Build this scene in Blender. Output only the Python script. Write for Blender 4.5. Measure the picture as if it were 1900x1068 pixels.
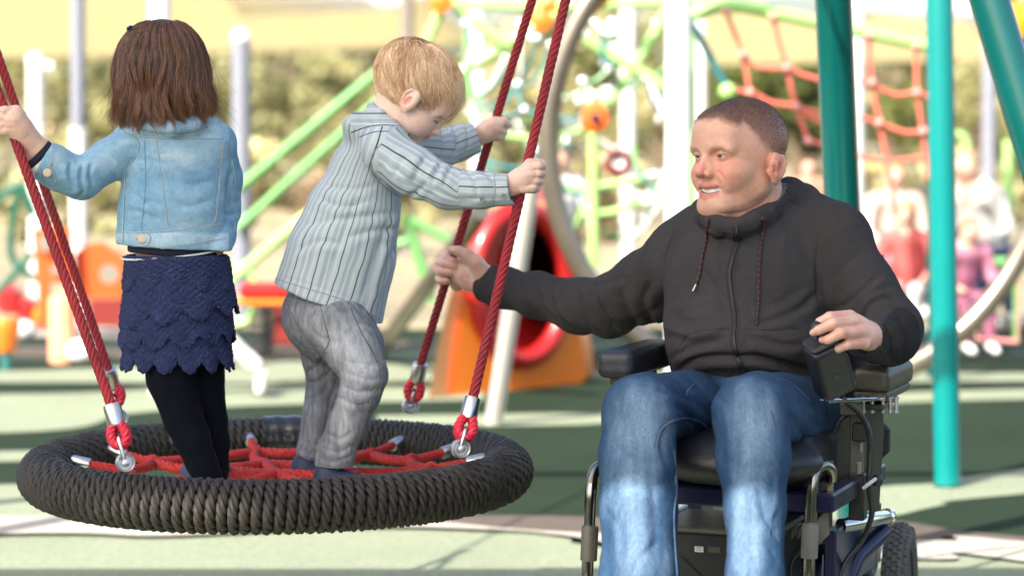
import bpy, math, random
import numpy as np
from mathutils import Vector, Matrix
from mathutils.bvhtree import BVHTree
for _o in list(bpy.data.objects): bpy.data.objects.remove(_o)
R = math.radians
f32 = np.float32
SC = bpy.context.scene

# ------------------------------------------------------------------ camera
FPX = 4486.0
PITCH = math.atan((534 - 230) / FPX)
CAM = np.array([0, 0, 1.3])
cd = bpy.data.cameras.new('camera'); cam = bpy.data.objects.new('camera', cd)
SC.collection.objects.link(cam); SC.camera = cam
cam.location = CAM; cam.rotation_euler = (R(90) - PITCH, 0, 0)
cd.lens = 85.0; cd.sensor_width = 36.0; cd.clip_end = 600; cd.clip_start = 0.05
cd.dof.use_dof = True; cd.dof.focus_distance = 5.22; cd.dof.aperture_fstop = 2.35
# ------------------------------------------------------------------ sky and sun
SUN_EL, SUN_AZ = R(46), R(-142)   # azimuth measured from +Y clockwise: behind the camera, to its left
SD = np.array([math.sin(SUN_AZ) * math.cos(SUN_EL), math.cos(SUN_AZ) * math.cos(SUN_EL), math.sin(SUN_EL)])
w = bpy.data.worlds.new("World"); SC.world = w; w.use_nodes = True
nt = w.node_tree; bg = nt.nodes['Background']
sky = nt.nodes.new('ShaderNodeTexSky'); sky.sky_type = 'NISHITA'; sky.sun_disc = False
sky.sun_elevation = SUN_EL; sky.sun_rotation = SUN_AZ % (2 * math.pi)
sky.dust_density = 3.5; sky.ozone_density = 0.6; sky.air_density = 1.0
nt.links.new(sky.outputs[0], bg.inputs[0]); bg.inputs[1].default_value = 0.15
sl = bpy.data.lights.new('sun', 'SUN'); sun = bpy.data.objects.new('sun', sl); SC.collection.objects.link(sun)
sl.energy = 4.6; sl.angle = R(0.53); sl.color = (1.0, 0.94, 0.84)
sun.rotation_euler = Vector(tuple(-SD)).to_track_quat('-Z', 'Y').to_euler()
SC.view_settings.view_transform = 'Standard'; SC.view_settings.look = 'None'
SC.view_settings.exposure = 1.36; SC.view_settings.gamma = 1.0
SC.render.engine = 'CYCLES'
try:
    SC.cycles.use_denoising = True; SC.cycles.max_bounces = 8; SC.cycles.transparent_max_bounces = 8
except Exception: pass

# ------------------------------------------------------------------ helpers
UP = np.array([0, math.sin(PITCH), math.cos(PITCH)]); FW = np.array([0, math.cos(PITCH), -math.sin(PITCH)])
def W(px, py, Y):
    """point of the place that the photo shows at (px,py), Y metres in front of the camera"""
    d = FW + np.array([1., 0, 0]) * (px - 950) / FPX + UP * (534 - py) / FPX
    return CAM + d * (Y / d[1])
def G(px, py, z=0.0):
    d = FW + np.array([1., 0, 0]) * (px - 950) / FPX + UP * (534 - py) / FPX
    return CAM + d * ((z - CAM[2]) / d[2])
def proj(v):
    r = v - CAM; dep = r @ FW
    return np.stack([950 + FPX * r[:, 0] / dep, 534 - FPX * (r @ UP) / dep], 1)
A3 = lambda *a: np.array(a, float)
def nrm(v): v = np.asarray(v, float); return v / (np.linalg.norm(v) + 1e-12)
RNG = np.random.default_rng(7)

# value noise
_T = np.random.default_rng(3).random((32, 32, 32)).astype(f32) * 2 - 1
def noise(p, s, seed=0):
    q = np.asarray(p, f32) * s + seed * 7.31
    i = np.floor(q).astype(np.int32); t = q - i; t = t * t * (3 - 2 * t); i &= 31; j = (i + 1) & 31
    g = lambda a, b, c: _T[a, b, c]
    x0, y0, z0 = i[..., 0], i[..., 1], i[..., 2]; x1, y1, z1 = j[..., 0], j[..., 1], j[..., 2]
    tx, ty, tz = t[..., 0], t[..., 1], t[..., 2]
    a = g(x0, y0, z0) * (1 - tx) + g(x1, y0, z0) * tx; b = g(x0, y1, z0) * (1 - tx) + g(x1, y1, z0) * tx
    c = g(x0, y0, z1) * (1 - tx) + g(x1, y0, z1) * tx; d = g(x0, y1, z1) * (1 - tx) + g(x1, y1, z1) * tx
    return (a * (1 - ty) + b * ty) * (1 - tz) + (c * (1 - ty) + d * ty) * tz

# ------------------------------------------------------------------ objects
def link(o, parent=None):
    SC.collection.objects.link(o)
    if parent is not None: o.parent = parent
    return o
def thing(name, label, cat, loc=(0, 0, 0), group=None):
    o = bpy.data.objects.new(name, None); link(o); o.location = tuple(loc); o.empty_display_size = .1
    o['label'] = label; o['category'] = cat
    if group: o['group'] = group
    return o
def tag(o, label=None, cat=None, group=None, kind=None):
    if label: o['label'] = label
    if cat: o['category'] = cat
    if group: o['group'] = group
    if kind: o['kind'] = kind
    return o
def mk(name, v, f, mat, parent=None, smooth=True, col=None, attrs=None, origin=None, sub=0):
    """v: world positions; the mesh is stored relative to its thing's base"""
    v = np.asarray(v, float)
    o0 = np.zeros(3)
    if parent is not None:
        q = parent
        while q is not None: o0 = o0 + np.array(q.location); q = q.parent
    elif origin is not None: o0 = np.asarray(origin, float)
    me = bpy.data.meshes.new(name)
    if isinstance(f, np.ndarray):
        m, k = f.shape; me.vertices.add(len(v)); me.vertices.foreach_set('co', (v - o0).astype(f32).ravel())
        me.loops.add(m * k); me.loops.foreach_set('vertex_index', f.astype(np.int32).ravel())
        me.polygons.add(m); me.polygons.foreach_set('loop_start', np.arange(0, m * k, k, dtype=np.int32))
        me.update(calc_edges=True)
    else:
        me.from_pydata([tuple(x) for x in (v - o0)], [], [tuple(int(i) for i in q) for q in f]); me.update()
    if smooth: me.polygons.foreach_set('use_smooth', np.ones(len(me.polygons), bool))
    if col is not None:
        c = np.ones((len(v), 4), f32); c[:, :3] = col
        a = me.color_attributes.new('Col', 'FLOAT_COLOR', 'POINT'); a.data.foreach_set('color', c.ravel())
    for n_, d_ in (attrs or {}).items():
        a = me.attributes.new(n_, 'FLOAT', 'POINT'); a.data.foreach_set('value', np.asarray(d_, f32))
    if mat is not None: me.materials.append(mat)
    o = bpy.data.objects.new(name, me); link(o, parent)
    if parent is None: o.location = tuple(o0)
    if sub:
        s = o.modifiers.new('s', 'SUBSURF'); s.levels = sub; s.render_levels = sub
    return o
class MB:
    """collects shapes into one mesh"""
    def __init__(s): s.v = []; s.f = []; s.n = 0
    def add(s, v, f):
        v = np.asarray(v, float); s.v.append(v); s.f += [tuple(int(i) + s.n for i in q) for q in f]; s.n += len(v); return s
    def box(s, c, h, M=None, bev=0.0):
        c = np.asarray(c, float); h = np.asarray(h, float); M = np.eye(3) if M is None else np.asarray(M)
        if bev <= 0:
            L = np.array([[x, y, z] for x in (-1, 1) for y in (-1, 1) for z in (-1, 1)], float) * h
            return s.add(c + L @ M, [(0, 1, 3, 2), (4, 6, 7, 5), (0, 4, 5, 1), (2, 3, 7, 6), (0, 2, 6, 4), (1, 5, 7, 3)])
        b = min(bev, *(h * .95)); vs = []; idx = {}
        for sx in (-1, 1):
            for sy in (-1, 1):
                for sz in (-1, 1):
                    S = np.array([sx, sy, sz])
                    for a in range(3):
                        p = S * (h - b); p = p.astype(float); p[a] = S[a] * h[a]; idx[(sx, sy, sz, a)] = len(vs); vs.append(p)
        F = []
        cyc = [(-1, -1), (1, -1), (1, 1), (-1, 1)]
        for a in range(3):
            b_, c_ = (a + 1) % 3, (a + 2) % 3
            for sg in (-1, 1):
                q = []
                for u, w_ in cyc:
                    t = [0, 0, 0]; t[a] = sg; t[b_] = u; t[c_] = w_; q.append(idx[(*t, a)])
                F.append(q if sg > 0 else q[::-1])
            for u in (-1, 1):
                for w_ in (-1, 1):
                    t0 = [0, 0, 0]; t0[b_] = u; t0[c_] = w_; t1 = list(t0); t0[a] = -1; t1[a] = 1
                    q = [idx[(*t0, b_)], idx[(*t1, b_)], idx[(*t1, c_)], idx[(*t0, c_)]]
                    F.append(q if u * w_ > 0 else q[::-1])
        for k in [(x, y, z) for x in (-1, 1) for y in (-1, 1) for z in (-1, 1)]:
            q = [idx[(*k, 0)], idx[(*k, 1)], idx[(*k, 2)]]
            F.append(q if k[0] * k[1] * k[2] > 0 else q[::-1])
        return s.add(c + np.array(vs) @ M, F)
    def tube(s, P, r, n=10, closed=False, cap=True):
        P = np.asarray(P, float); K = len(P); r = np.broadcast_to(np.asarray(r, float), (K,))
        T = (np.roll(P, -1, 0) - np.roll(P, 1, 0)) if closed else np.gradient(P, axis=0)
        T /= np.linalg.norm(T, axis=1)[:, None] + 1e-12
        u = np.cross(T[0], [0, 0, 1.]);
        if np.linalg.norm(u) < .1: u = np.cross(T[0], [1., 0, 0])
        u = nrm(u); U = []
        for k in range(K):
            u = nrm(u - T[k] * (u @ T[k])); U.append(u)
        U = np.array(U); V = np.cross(T, U)
        a = np.arange(n) * 2 * math.pi / n
        v = P[:, None] + r[:, None, None] * (U[:, None] * np.cos(a)[None, :, None] + V[:, None] * np.sin(a)[None, :, None])
        F = []
        for k in range(K if closed else K - 1):
            k2 = (k + 1) % K
            for j in range(n):
                F.append((k * n + j, k * n + (j + 1) % n, k2 * n + (j + 1) % n, k2 * n + j))
        if cap and not closed:
            F.append(tuple(range(n))[::-1]); F.append(tuple((K - 1) * n + j for j in range(n)))
        return s.add(v.reshape(-1, 3), F)
    def cyl(s, a, b, r, n=16, r2=None): return s.tube([a, b], [r, r if r2 is None else r2], n)
    def lathe(s, c, axis, prof, n=24, closed=False):
        """prof: (radius, height along axis)"""
        axis = nrm(axis); u = np.cross(axis, [0, 0, 1.])
        if np.linalg.norm(u) < .1: u = np.cross(axis, [1., 0, 0])
        u = nrm(u); w_ = np.cross(axis, u); a = np.arange(n) * 2 * math.pi / n
        prof = np.asarray(prof, float); K = len(prof)
        v = np.asarray(c) + prof[:, 1][:, None, None] * axis + prof[:, 0][:, None, None] * (u * np.cos(a)[None, :, None] + w_ * np.sin(a)[None, :, None])
        F = []
        for k in range(K if closed else K - 1):
            k2 = (k + 1) % K
            for j in range(n): F.append((k * n + j, k2 * n + j, k2 * n + (j + 1) % n, k * n + (j + 1) % n))
        if not closed: F.append(tuple(range(n))); F.append(tuple((K - 1) * n + j for j in range(n))[::-1])
        return s.add(v.reshape(-1, 3), F)
    def prism(s, pts, ext):
        """polygon of 3D points swept by ext"""
        p = np.asarray(pts, float); n = len(p)
        return s.add(np.vstack([p, p + ext]), [tuple(range(n)), tuple(range(n, 2 * n))[::-1]] + [(i, i + n, (i + 1) % n + n, (i + 1) % n) for i in range(n)])
    def build(s, name, mat, parent=None, smooth=True, origin=None, bevel=0, **k):
        v = np.vstack(s.v); o = mk(name, v, s.f, mat, parent, smooth, origin=origin, **k)
        if smooth:
            try: o.data.set_sharp_from_angle(angle=R(40))
            except Exception: pass
        if bevel:
            m = o.modifiers.new('b', 'BEVEL'); m.width = bevel; m.segments = 2; m.limit_method = 'ANGLE'; m.angle_limit = R(40)
        return o
def smooth_path(P, n=8, closed=False):
    """Catmull-Rom"""
    P = np.asarray(P, float); K = len(P); out = []
    for i in range(K if closed else K - 1):
        if closed: a, b, c, d = P[(i - 1) % K], P[i], P[(i + 1) % K], P[(i + 2) % K]
        else: a, b, c, d = P[max(i - 1, 0)], P[i], P[i + 1], P[min(i + 2, K - 1)]
        for t in np.arange(n) / n:
            out.append(.5 * ((2 * b) + (-a + c) * t + (2 * a - 5 * b + 4 * c - d) * t * t + (-a + 3 * b - 3 * c + d) * t ** 3))
    if not closed: out.append(P[-1])
    return np.array(out)
def resample(P, step):
    L = np.r_[0, np.cumsum(np.linalg.norm(np.diff(P, axis=0), axis=1))]; n = max(2, int(L[-1] / step) + 1)
    t = np.linspace(0, L[-1], n); return np.stack([np.interp(t, L, P[:, k]) for k in range(3)], 1), t
def frames(P):
    T = np.gradient(P, axis=0); T /= np.linalg.norm(T, axis=1)[:, None] + 1e-12
    u = np.cross(T[0], [0, 1., 0]);
    if np.linalg.norm(u) < .1: u = np.cross(T[0], [1., 0, 0])
    U = []
    for k in range(len(P)): u = nrm(u - T[k] * (u @ T[k])); U.append(u)
    U = np.array(U); return T, U, np.cross(T, U)
def twisted(mb, P, r, ns=3, pitch=.1, step=None, sides=8, ph=0., fat=.56, sgn=1):
    """a laid rope: ns strands wound around the path"""
    P, t = resample(np.asarray(P, float), step or pitch / 12); T, U, V = frames(P)
    for k in range(ns):
        a = ph + sgn * 2 * math.pi * (t / pitch) + 2 * math.pi * k / ns
        Q = P + (r * (1 - fat)) * (U * np.cos(a)[:, None] + V * np.sin(a)[:, None])
        mb.tube(Q, r * fat * 1.04, sides)

# ------------------------------------------------------------------ signed distance sculpting
class S3:
    def __init__(s, h): s.h = h; s.p = []
    def _add(s, fn, lo, hi, k, op): s.p.append((fn, np.asarray(lo, float), np.asarray(hi, float), k, op)); return s
    def cone(s, a, b, ra, rb, k=.01, flat=None, op='u'):
        a, b = np.asarray(a, float), np.asarray(b, float); ab = b - a; L2 = ab @ ab + 1e-12
        def fn(X, Y, Z):
            px, py, pz = X - a[0], Y - a[1], Z - a[2]
            t = np.clip((px * ab[0] + py * ab[1] + pz * ab[2]) / L2, 0, 1)
            vx, vy, vz = px - t * ab[0], py - t * ab[1], pz - t * ab[2]
            if flat is not None:
                n, sc = flat; d = (vx * n[0] + vy * n[1] + vz * n[2]) * (1 / sc - 1)
                vx, vy, vz = vx + d * n[0], vy + d * n[1], vz + d * n[2]
            return np.sqrt(vx * vx + vy * vy + vz * vz) - (ra + (rb - ra) * t)
        m = max(ra, rb) * max(1, flat[1] if flat is not None else 1)
        return s._add(fn, np.minimum(a, b) - m, np.maximum(a, b) + m, k, op)
    def chain(s, pts, k=.01, flat=None, op='u'):
        for (a, ra), (b, rb) in zip(pts[:-1], pts[1:]): s.cone(a, b, ra, rb, k, flat, op)
        return s
    def ell(s, c, r, M=None, k=.01, op='u'):
        c = np.asarray(c, float); r = np.asarray(r, float); M = np.eye(3) if M is None else np.asarray(M)
        def fn(X, Y, Z):
            x, y, z = X - c[0], Y - c[1], Z - c[2]
            q = [(x * M[i, 0] + y * M[i, 1] + z * M[i, 2]) for i in range(3)]
            k0 = np.sqrt(sum((q[i] / r[i]) ** 2 for i in range(3))); k1 = np.sqrt(sum((q[i] / r[i] ** 2) ** 2 for i in range(3))) + 1e-9
            return np.where(k0 < 1e-4, -r.min(), k0 * (k0 - 1) / k1)
        e = np.sqrt(((M * r[:, None]) ** 2).sum(0)); return s._add(fn, c - e, c + e, k, op)
    def box(s, c, h, rr=.01, M=None, k=.01, op='u'):
        c = np.asarray(c, float); h = np.asarray(h, float); M = np.eye(3) if M is None else np.asarray(M)
        def fn(X, Y, Z):
            x, y, z = X - c[0], Y - c[1], Z - c[2]
            q = [np.abs(x * M[i, 0] + y * M[i, 1] + z * M[i, 2]) - (h[i] - rr) for i in range(3)]
            return np.sqrt(sum(np.maximum(a, 0) ** 2 for a in q)) + np.minimum(np.maximum(np.maximum(q[0], q[1]), q[2]), 0) - rr
        e = (np.abs(M) * h[:, None]).sum(0); return s._add(fn, c - e, c + e, k, op)
    def plane(s, p, n, k=.004):
        """cut away everything on the side n points to"""
        p = np.asarray(p, float); n = nrm(n)
        return s._add(lambda X, Y, Z: -((X - p[0]) * n[0] + (Y - p[1]) * n[1] + (Z - p[2]) * n[2]), None, None, k, 's') if False else s._plane(p, n, k)
    def _plane(s, p, n, k):
        s.p.append((lambda X, Y, Z: -((X - p[0]) * n[0] + (Y - p[1]) * n[1] + (Z - p[2]) * n[2]), 'all', None, k, 's')); return s
    def mesh(s, disp=None, smooth=1):
        h = s.h; us = [p for p in s.p if p[4] == 'u']
        lo = np.min([p[1] for p in us], 0) - 4 * h; hi = np.max([p[2] for p in us], 0) + 4 * h
        n = np.ceil((hi - lo) / h).astype(int) + 1; D = np.full(n, 9., f32)
        ax = [(lo[i] + h * np.arange(n[i])).astype(f32) for i in range(3)]
        for fn, a, b, k, op in s.p:
            if isinstance(a, str): i0 = np.zeros(3, int); i1 = n
            else:
                m = k + 3 * h; i0 = np.clip(np.floor((a - m - lo) / h).astype(int), 0, n); i1 = np.clip(np.ceil((b + m - lo) / h).astype(int) + 1, 0, n)
            if (i1 <= i0).any(): continue
            sl_ = tuple(slice(i0[i], i1[i]) for i in range(3))
            d = fn(ax[0][sl_[0]][:, None, None], ax[1][sl_[1]][None, :, None], ax[2][sl_[2]][None, None, :]).astype(f32)
            E = D[sl_]
            if op == 'u': hh = np.maximum(k - np.abs(E - d), 0) / max(k, 1e-6); D[sl_] = np.minimum(E, d) - hh * hh * k * .25
            elif op == 's': d = -d; hh = np.maximum(k - np.abs(E - d), 0) / max(k, 1e-6); D[sl_] = np.maximum(E, d) + hh * hh * k * .25
            elif op == 'i': D[:] = np.maximum(D, 9. * 0 + 1e-9) if False else D; D[sl_] = np.maximum(E, d)
        if disp is not None:
            I = np.argwhere(np.abs(D) < 5 * h)
            P = lo + I * h; D[tuple(I.T)] += disp(P).astype(f32)
        # surface nets
        neg = D < 0; N = n; sh = N - 1
        c = np.zeros(sh, np.uint8)
        for i in (0, 1):
            for j in (0, 1):
                for k in (0, 1): c += neg[i:i + sh[0], j:j + sh[1], k:k + sh[2]]
        act = (c > 0) & (c < 8); I = np.argwhere(act); idx = np.full(sh, -1, np.int64); idx[act] = np.arange(len(I))
        pos = np.zeros((len(I), 3)); cnt = np.zeros(len(I))
        cor = [(i, j, k) for i in (0, 1) for j in (0, 1) for k in (0, 1)]
        val = {q: D[I[:, 0] + q[0], I[:, 1] + q[1], I[:, 2] + q[2]] for q in cor}
        for a in cor:
            for x in range(3):
                if a[x] == 0:
                    b = list(a); b[x] = 1; b = tuple(b); va, vb = val[a], val[b]; m = (va < 0) != (vb < 0)
                    t = np.where(m, va / np.where(m, va - vb, 1), 0); q = np.tile(np.array(a, float), (len(I), 1)); q[:, x] = t
                    pos[m] += q[m]; cnt[m] += 1
        v = lo + (I + pos / cnt[:, None]) * h
        F = []
        for x in range(3):
            y, z = (x + 1) % 3, (x + 2) % 3
            s0 = [slice(None)] * 3; s1 = [slice(None)] * 3; s0[x] = slice(0, -1); s1[x] = slice(1, None)
            m = neg[tuple(s0)] != neg[tuple(s1)]; E = np.argwhere(m)
            E = E[(E[:, y] > 0) & (E[:, z] > 0) & (E[:, y] < sh[y]) & (E[:, z] < sh[z])]
            def g(dy, dz):
                q = E.copy(); q[:, y] -= dy; q[:, z] -= dz; return idx[q[:, 0], q[:, 1], q[:, 2]]
            Q = np.stack([g(1, 1), g(0, 1), g(0, 0), g(1, 0)], 1); fl = ~neg[E[:, 0], E[:, 1], E[:, 2]]
            Q[fl] = Q[fl][:, ::-1]; F.append(Q)
        F = np.vstack(F); F = F[(F >= 0).all(1)]
        M = Msh(v, F)
        for _ in range(smooth): M.relax(.5)
        return M
class Msh:
    def __init__(s, v, f): s.v = v; s.f = f; s.col = None; s._n = None
    def relax(s, a=.5):
        e = np.vstack([s.f[:, [i, (i + 1) % 4]] for i in range(4)]); acc = np.zeros_like(s.v); c = np.zeros(len(s.v))
        for i, j in ((0, 1), (1, 0)):
            for k in range(3): acc[:, k] += np.bincount(e[:, i], s.v[e[:, j], k], len(s.v))
            c += np.bincount(e[:, i], minlength=len(s.v))
        s.v = s.v * (1 - a) + a * acc / c[:, None]; s._n = None
    @property
    def n(s):
        if s._n is None:
            a, b, c, d = (s.v[s.f[:, i]] for i in range(4)); q = np.cross(c - a, d - b); N = np.zeros_like(s.v)
            for i in range(4):
                for k in range(3): N[:, k] += np.bincount(s.f[:, i], q[:, k], len(s.v))
            s._n = N / (np.linalg.norm(N, axis=1)[:, None] + 1e-12)
        return s._n
    def facing(s): return np.einsum('ij,ij->i', s.n, (CAM - s.v) / np.linalg.norm(CAM - s.v, axis=1)[:, None])
    def stroke_d(s, pts):
        """distance in photo pixels from the polyline, signed (+ on its left going along it), and position along it"""
        q = proj(s.v); pts = np.asarray(pts, float); best = np.full(len(q), 1e9); sg = np.ones(len(q)); tt = np.zeros(len(q)); L = 0
        seg = np.linalg.norm(np.diff(pts, axis=0), axis=1); tot = seg.sum()
        for (a, b, l) in zip(pts[:-1], pts[1:], seg):
            ab = b - a; t = ((q - a) @ ab) / (ab @ ab); tc = np.clip(t, 0, 1); w_ = q - a - tc[:, None] * ab; d = np.hypot(w_[:, 0], w_[:, 1])
            m = d < best; best[m] = d[m]; sg[m] = np.sign(ab[0] * (q[m, 1] - a[1]) - ab[1] * (q[m, 0] - a[0])); tt[m] = (L + tc[m] * l) / tot; L += l
        return best, sg, tt
    def sculpt(s, strokes, gain=1., ymin=-9, ymax=99):
        """carve folds: (points, width px, amplitude mm, kind) ; kind 'g' groove, 'r' ridge, 'f' fold (ridge next to groove)"""
        for st in strokes:
            pts, wd, amp, kind = st[:4]; pts = curve2(pts)
            d, sg, t = s.stroke_d(pts); m = (d < 5 * wd) & (s.facing() > -.1) & (s.v[:, 1] > ymin) & (s.v[:, 1] < ymax)
            tp = np.clip(np.minimum(t, 1 - t) * 5 + .15, 0, 1); x = d * sg / wd; A = amp * gain * (.0015 if kind == 'f' else .001)
            if kind == 'g': e = -np.exp(-x * x)
            elif kind == 'r': e = np.exp(-x * x)
            else: e = .75 * np.exp(-(((x - 1.5) / 1.25) ** 2)) - .9 * np.exp(-(((x + .2) / .62) ** 2)) + .25 * np.exp(-(((x + 1.8) / 1.1) ** 2))
            fc = np.clip(s.facing() * 3 + .3, 0, 1)
            dv = (A * e * tp * fc * m)[:, None] * s.n
            s.v = s.v + dv
        s._n = None
        return s
    def paint(s, c): s.col = np.tile(np.asarray(c, float), (len(s.v), 1)); return s
    def blend(s, wgt, c):
        wgt = np.clip(wgt, 0, 1)[:, None]; s.col = s.col * (1 - wgt) + np.asarray(c, float) * wgt; return s
    def noisy(s, amp, scale, seed=0, stretch=(1, 1, 1)):
        s.v = s.v + (amp * noise(s.v * np.array(stretch), scale, seed))[:, None] * s.n; s._n = None; return s
    def ridged(s, amp, scale, seed=0, stretch=(1, 1, 1), p=2):
        x = 1 - np.abs(noise(s.v * np.array(stretch) + .05 * noise(s.v, scale * .7, seed + 3)[:, None], scale, seed)); s.v = s.v + (amp * (x ** p - .5))[:, None] * s.n; s._n = None; return s
    def build(s, name, mat, parent=None, attrs=None, **k): return mk(name, s.v, s.f, mat, parent, True, s.col, attrs, **k)
    def bvh(s): return BVHTree.FromPolygons([tuple(x) for x in s.v], [tuple(int(i) for i in q) for q in s.f])
def curve2(pts, n=6):
    p = np.asarray(pts, float)
    if len(p) < 3: return p
    return smooth_path(np.c_[p, np.zeros(len(p))], n)[:, :2]
def join(*ms):
    v = []; f = []; c = []; n = 0
    for m in ms: v.append(m.v); f.append(m.f + n); c.append(m.col if m.col is not None else np.ones((len(m.v), 3))); n += len(m.v)
    M = Msh(np.vstack(v), np.vstack(f)); M.col = np.vstack(c); return M
def snap(bvh, pts, off=0.001, n=10, cur=True):
    """lay a line seen in the photo on to a surface: returns surface points lifted by off"""
    p = curve2(pts, n) if cur else np.asarray(pts, float); out = []
    for x, y in p:
        d = Vector(tuple(nrm(W(x, y, 5) - CAM))); h = bvh.ray_cast(Vector(tuple(CAM)), d)
        if h[0] is not None:
            nn = h[1] if h[1].dot(d) < 0 else -h[1]; out.append(np.array(h[0] + nn * off))
    return np.array(out)
def chainpx(pts, k=1.0):
    """[(px,py,Y,r_px)] -> [(world, r)]"""
    return [(W(a, b, Y), r * Y / FPX * k) for a, b, Y, r in pts]
def strands(P, rad, sides=3):
    """P (N,K,3) hair paths -> tubes"""
    N, K, _ = P.shape; T = np.gradient(P, axis=1); T /= np.linalg.norm(T, axis=2)[..., None] + 1e-9
    ref = np.broadcast_to(nrm([.3, .9, .2]), T.shape); U = np.cross(T, ref); U /= np.linalg.norm(U, axis=2)[..., None] + 1e-9; V = np.cross(T, U)
    a = np.arange(sides) * 2 * math.pi / sides
    v = P[:, :, None] + rad[:, :, None, None] * (U[:, :, None] * np.cos(a)[None, None, :, None] + V[:, :, None] * np.sin(a)[None, None, :, None])
    base = (np.arange(N) * K * sides)[:, None, None]; kk = (np.arange(K - 1) * sides)[None, :, None]; j = np.arange(sides)[None, None, :]; j2 = (j + 1) % sides
    F = np.stack([base + kk + j, base + kk + j2, base + kk + sides + j2, base + kk + sides + j], -1).reshape(-1, 4)
    return v.reshape(-1, 3), F

# ------------------------------------------------------------------ materials
def M_(name, col=(.5, .5, .5), rough=.6, metal=0., attr=False, var=0., vs=8., bump=0., bs=200., bd=.002, spec=.5, sss=0., coat=0., sheen=0., stretch=None, var2=None, trans=0., emit=None, bump2=None):
    m = bpy.data.materials.new(name); m.use_nodes = True; t = m.node_tree; b = t.nodes['Principled BSDF']; N = t.nodes.new; Lk = t.links.new
    b.inputs['Roughness'].default_value = rough; b.inputs['Metallic'].default_value = metal
    b.inputs['Specular IOR Level'].default_value = spec
    if sss: b.inputs['Subsurface Weight'].default_value = sss; b.inputs['Subsurface Radius'].default_value = (.012, .004, .002); b.inputs['Subsurface Scale'].default_value = 1.
    if coat: b.inputs['Coat Weight'].default_value = coat; b.inputs['Coat Roughness'].default_value = .1
    if sheen: b.inputs['Sheen Weight'].default_value = sheen; b.inputs['Sheen Roughness'].default_value = .5
    tc = N('ShaderNodeTexCoord'); mp = N('ShaderNodeMapping'); Lk(tc.outputs['Object'], mp.inputs[0])
    if stretch: mp.inputs['Scale'].default_value = stretch
    if attr: a = N('ShaderNodeAttribute'); a.attribute_name = 'Col'; src = a.outputs['Color']
    else: a = N('ShaderNodeRGB'); a.outputs[0].default_value = (*col, 1); src = a.outputs[0]
    for vv, vsc in ([(var, vs)] if var else []) + (var2 or []):
        n = N('ShaderNodeTexNoise'); n.inputs['Scale'].default_value = vsc; n.inputs['Detail'].default_value = 4; Lk(mp.outputs[0], n.inputs[0])
        r = N('ShaderNodeMapRange'); r.inputs[1].default_value = .25; r.inputs[2].default_value = .75; r.inputs[3].default_value = 1 - vv; r.inputs[4].default_value = 1 + vv; Lk(n.outputs[0], r.inputs[0])
        x = N('ShaderNodeVectorMath'); x.operation = 'SCALE'; Lk(src, x.inputs[0]); Lk(r.outputs[0], x.inputs['Scale']); src = x.outputs[0]
    Lk(src, b.inputs['Base Color'])
    last = None
    for (bb, bsc) in ([(bump, bs)] if bump else []) + (bump2 or []):
        n = N('ShaderNodeTexNoise'); n.inputs['Scale'].default_value = bsc; n.inputs['Detail'].default_value = 3; Lk(mp.outputs[0], n.inputs[0])
        u = N('ShaderNodeBump'); u.inputs['Strength'].default_value = bb; u.inputs['Distance'].default_value = bd; Lk(n.outputs[0], u.inputs['Height'])
        if last: Lk(last.outputs[0], u.inputs['Normal'])
        last = u
    if last: Lk(last.outputs[0], b.inputs['Normal'])
    if trans:
        tl = N('ShaderNodeBsdfTranslucent'); mx = N('ShaderNodeMixShader'); mx.inputs[0].default_value = trans
        Lk(src, tl.inputs[0]); Lk(b.outputs[0], mx.inputs[1]); Lk(tl.outputs[0], mx.inputs[2]); Lk(mx.outputs[0], t.nodes['Material Output'].inputs[0])
    return m
def nodes(m): return m.node_tree, m.node_tree.nodes['Principled BSDF']
# ================================================================== unseen shade sail added over the swing (above the frame), shaped to shade the three people
m_sail = M_('tan_shade_cloth', (.78, .72, .52), .85, var=.05, vs=3, bump=.1, bs=400, trans=.62)
m_sailw = M_('white_shade_cloth', (.9, .9, .88), .85, trans=.7)
m_post = M_('white_painted_post', (.72, .71, .68), .4, var=.05, vs=5)
m_postg = M_('grey_and_shaded_post', (.22, .23, .27), .45, var=.06, vs=5)  # plain grey post, also the painted shade on two pale posts
def sail(corners, sag, mat, label, group=None, posts=True, name='shade_sail', N=14, pm=None, pr=.05):
    c = [np.asarray(x, float) for x in corners]; v = []
    for i in range(N + 1):
        for j in range(N + 1):
            u, t = i / N, j / N; p = (c[0] * (1 - u) + c[1] * u) * (1 - t) + (c[3] * (1 - u) + c[2] * u) * t
            v.append(p - A3(0, 0, sag * math.sin(math.pi * u) * math.sin(math.pi * t)))
    F = [(i * (N + 1) + j, (i + 1) * (N + 1) + j, (i + 1) * (N + 1) + j + 1, i * (N + 1) + j + 1) for i in range(N) for j in range(N)]
    base = np.mean(c, 0); t = thing(name, label, 'shade sail', (base[0], base[1], 0), group)
    o = mk('fabric', v, F, mat, t); s = o.modifiers.new('t', 'SOLIDIFY'); s.thickness = .006
    b = MB(); b.tube(smooth_path([c[0], c[1], c[2], c[3]], 1, True), .012, 6, closed=True); b.build('edge_rope', m_post, t)
    if posts:
        for p in c:
            b = MB(); e = p + nrm(A3(p[0] - base[0], p[1] - base[1], 0)) * .25; b.cyl(A3(e[0], e[1], 0), A3(e[0], e[1], e[2] + .2), pr, 24); b.tube([p, e], .008, 6); b.build('mast', pm or m_post, t)
    return t
e_y = lambda x: 2.43 - .25 * (x + 1.45)  # near edge slanted so sun still reaches the shins and the rim
sail([(-4.6, e_y(-4.6), 3.6), (2.3, e_y(2.3), 3.6), (2.3, 4.25, 3.6), (-4.6, 4.25, 3.6)], .04, m_sail, 'unseen tan shade sail added overhead to shade the swing and the wheelchair')
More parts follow.
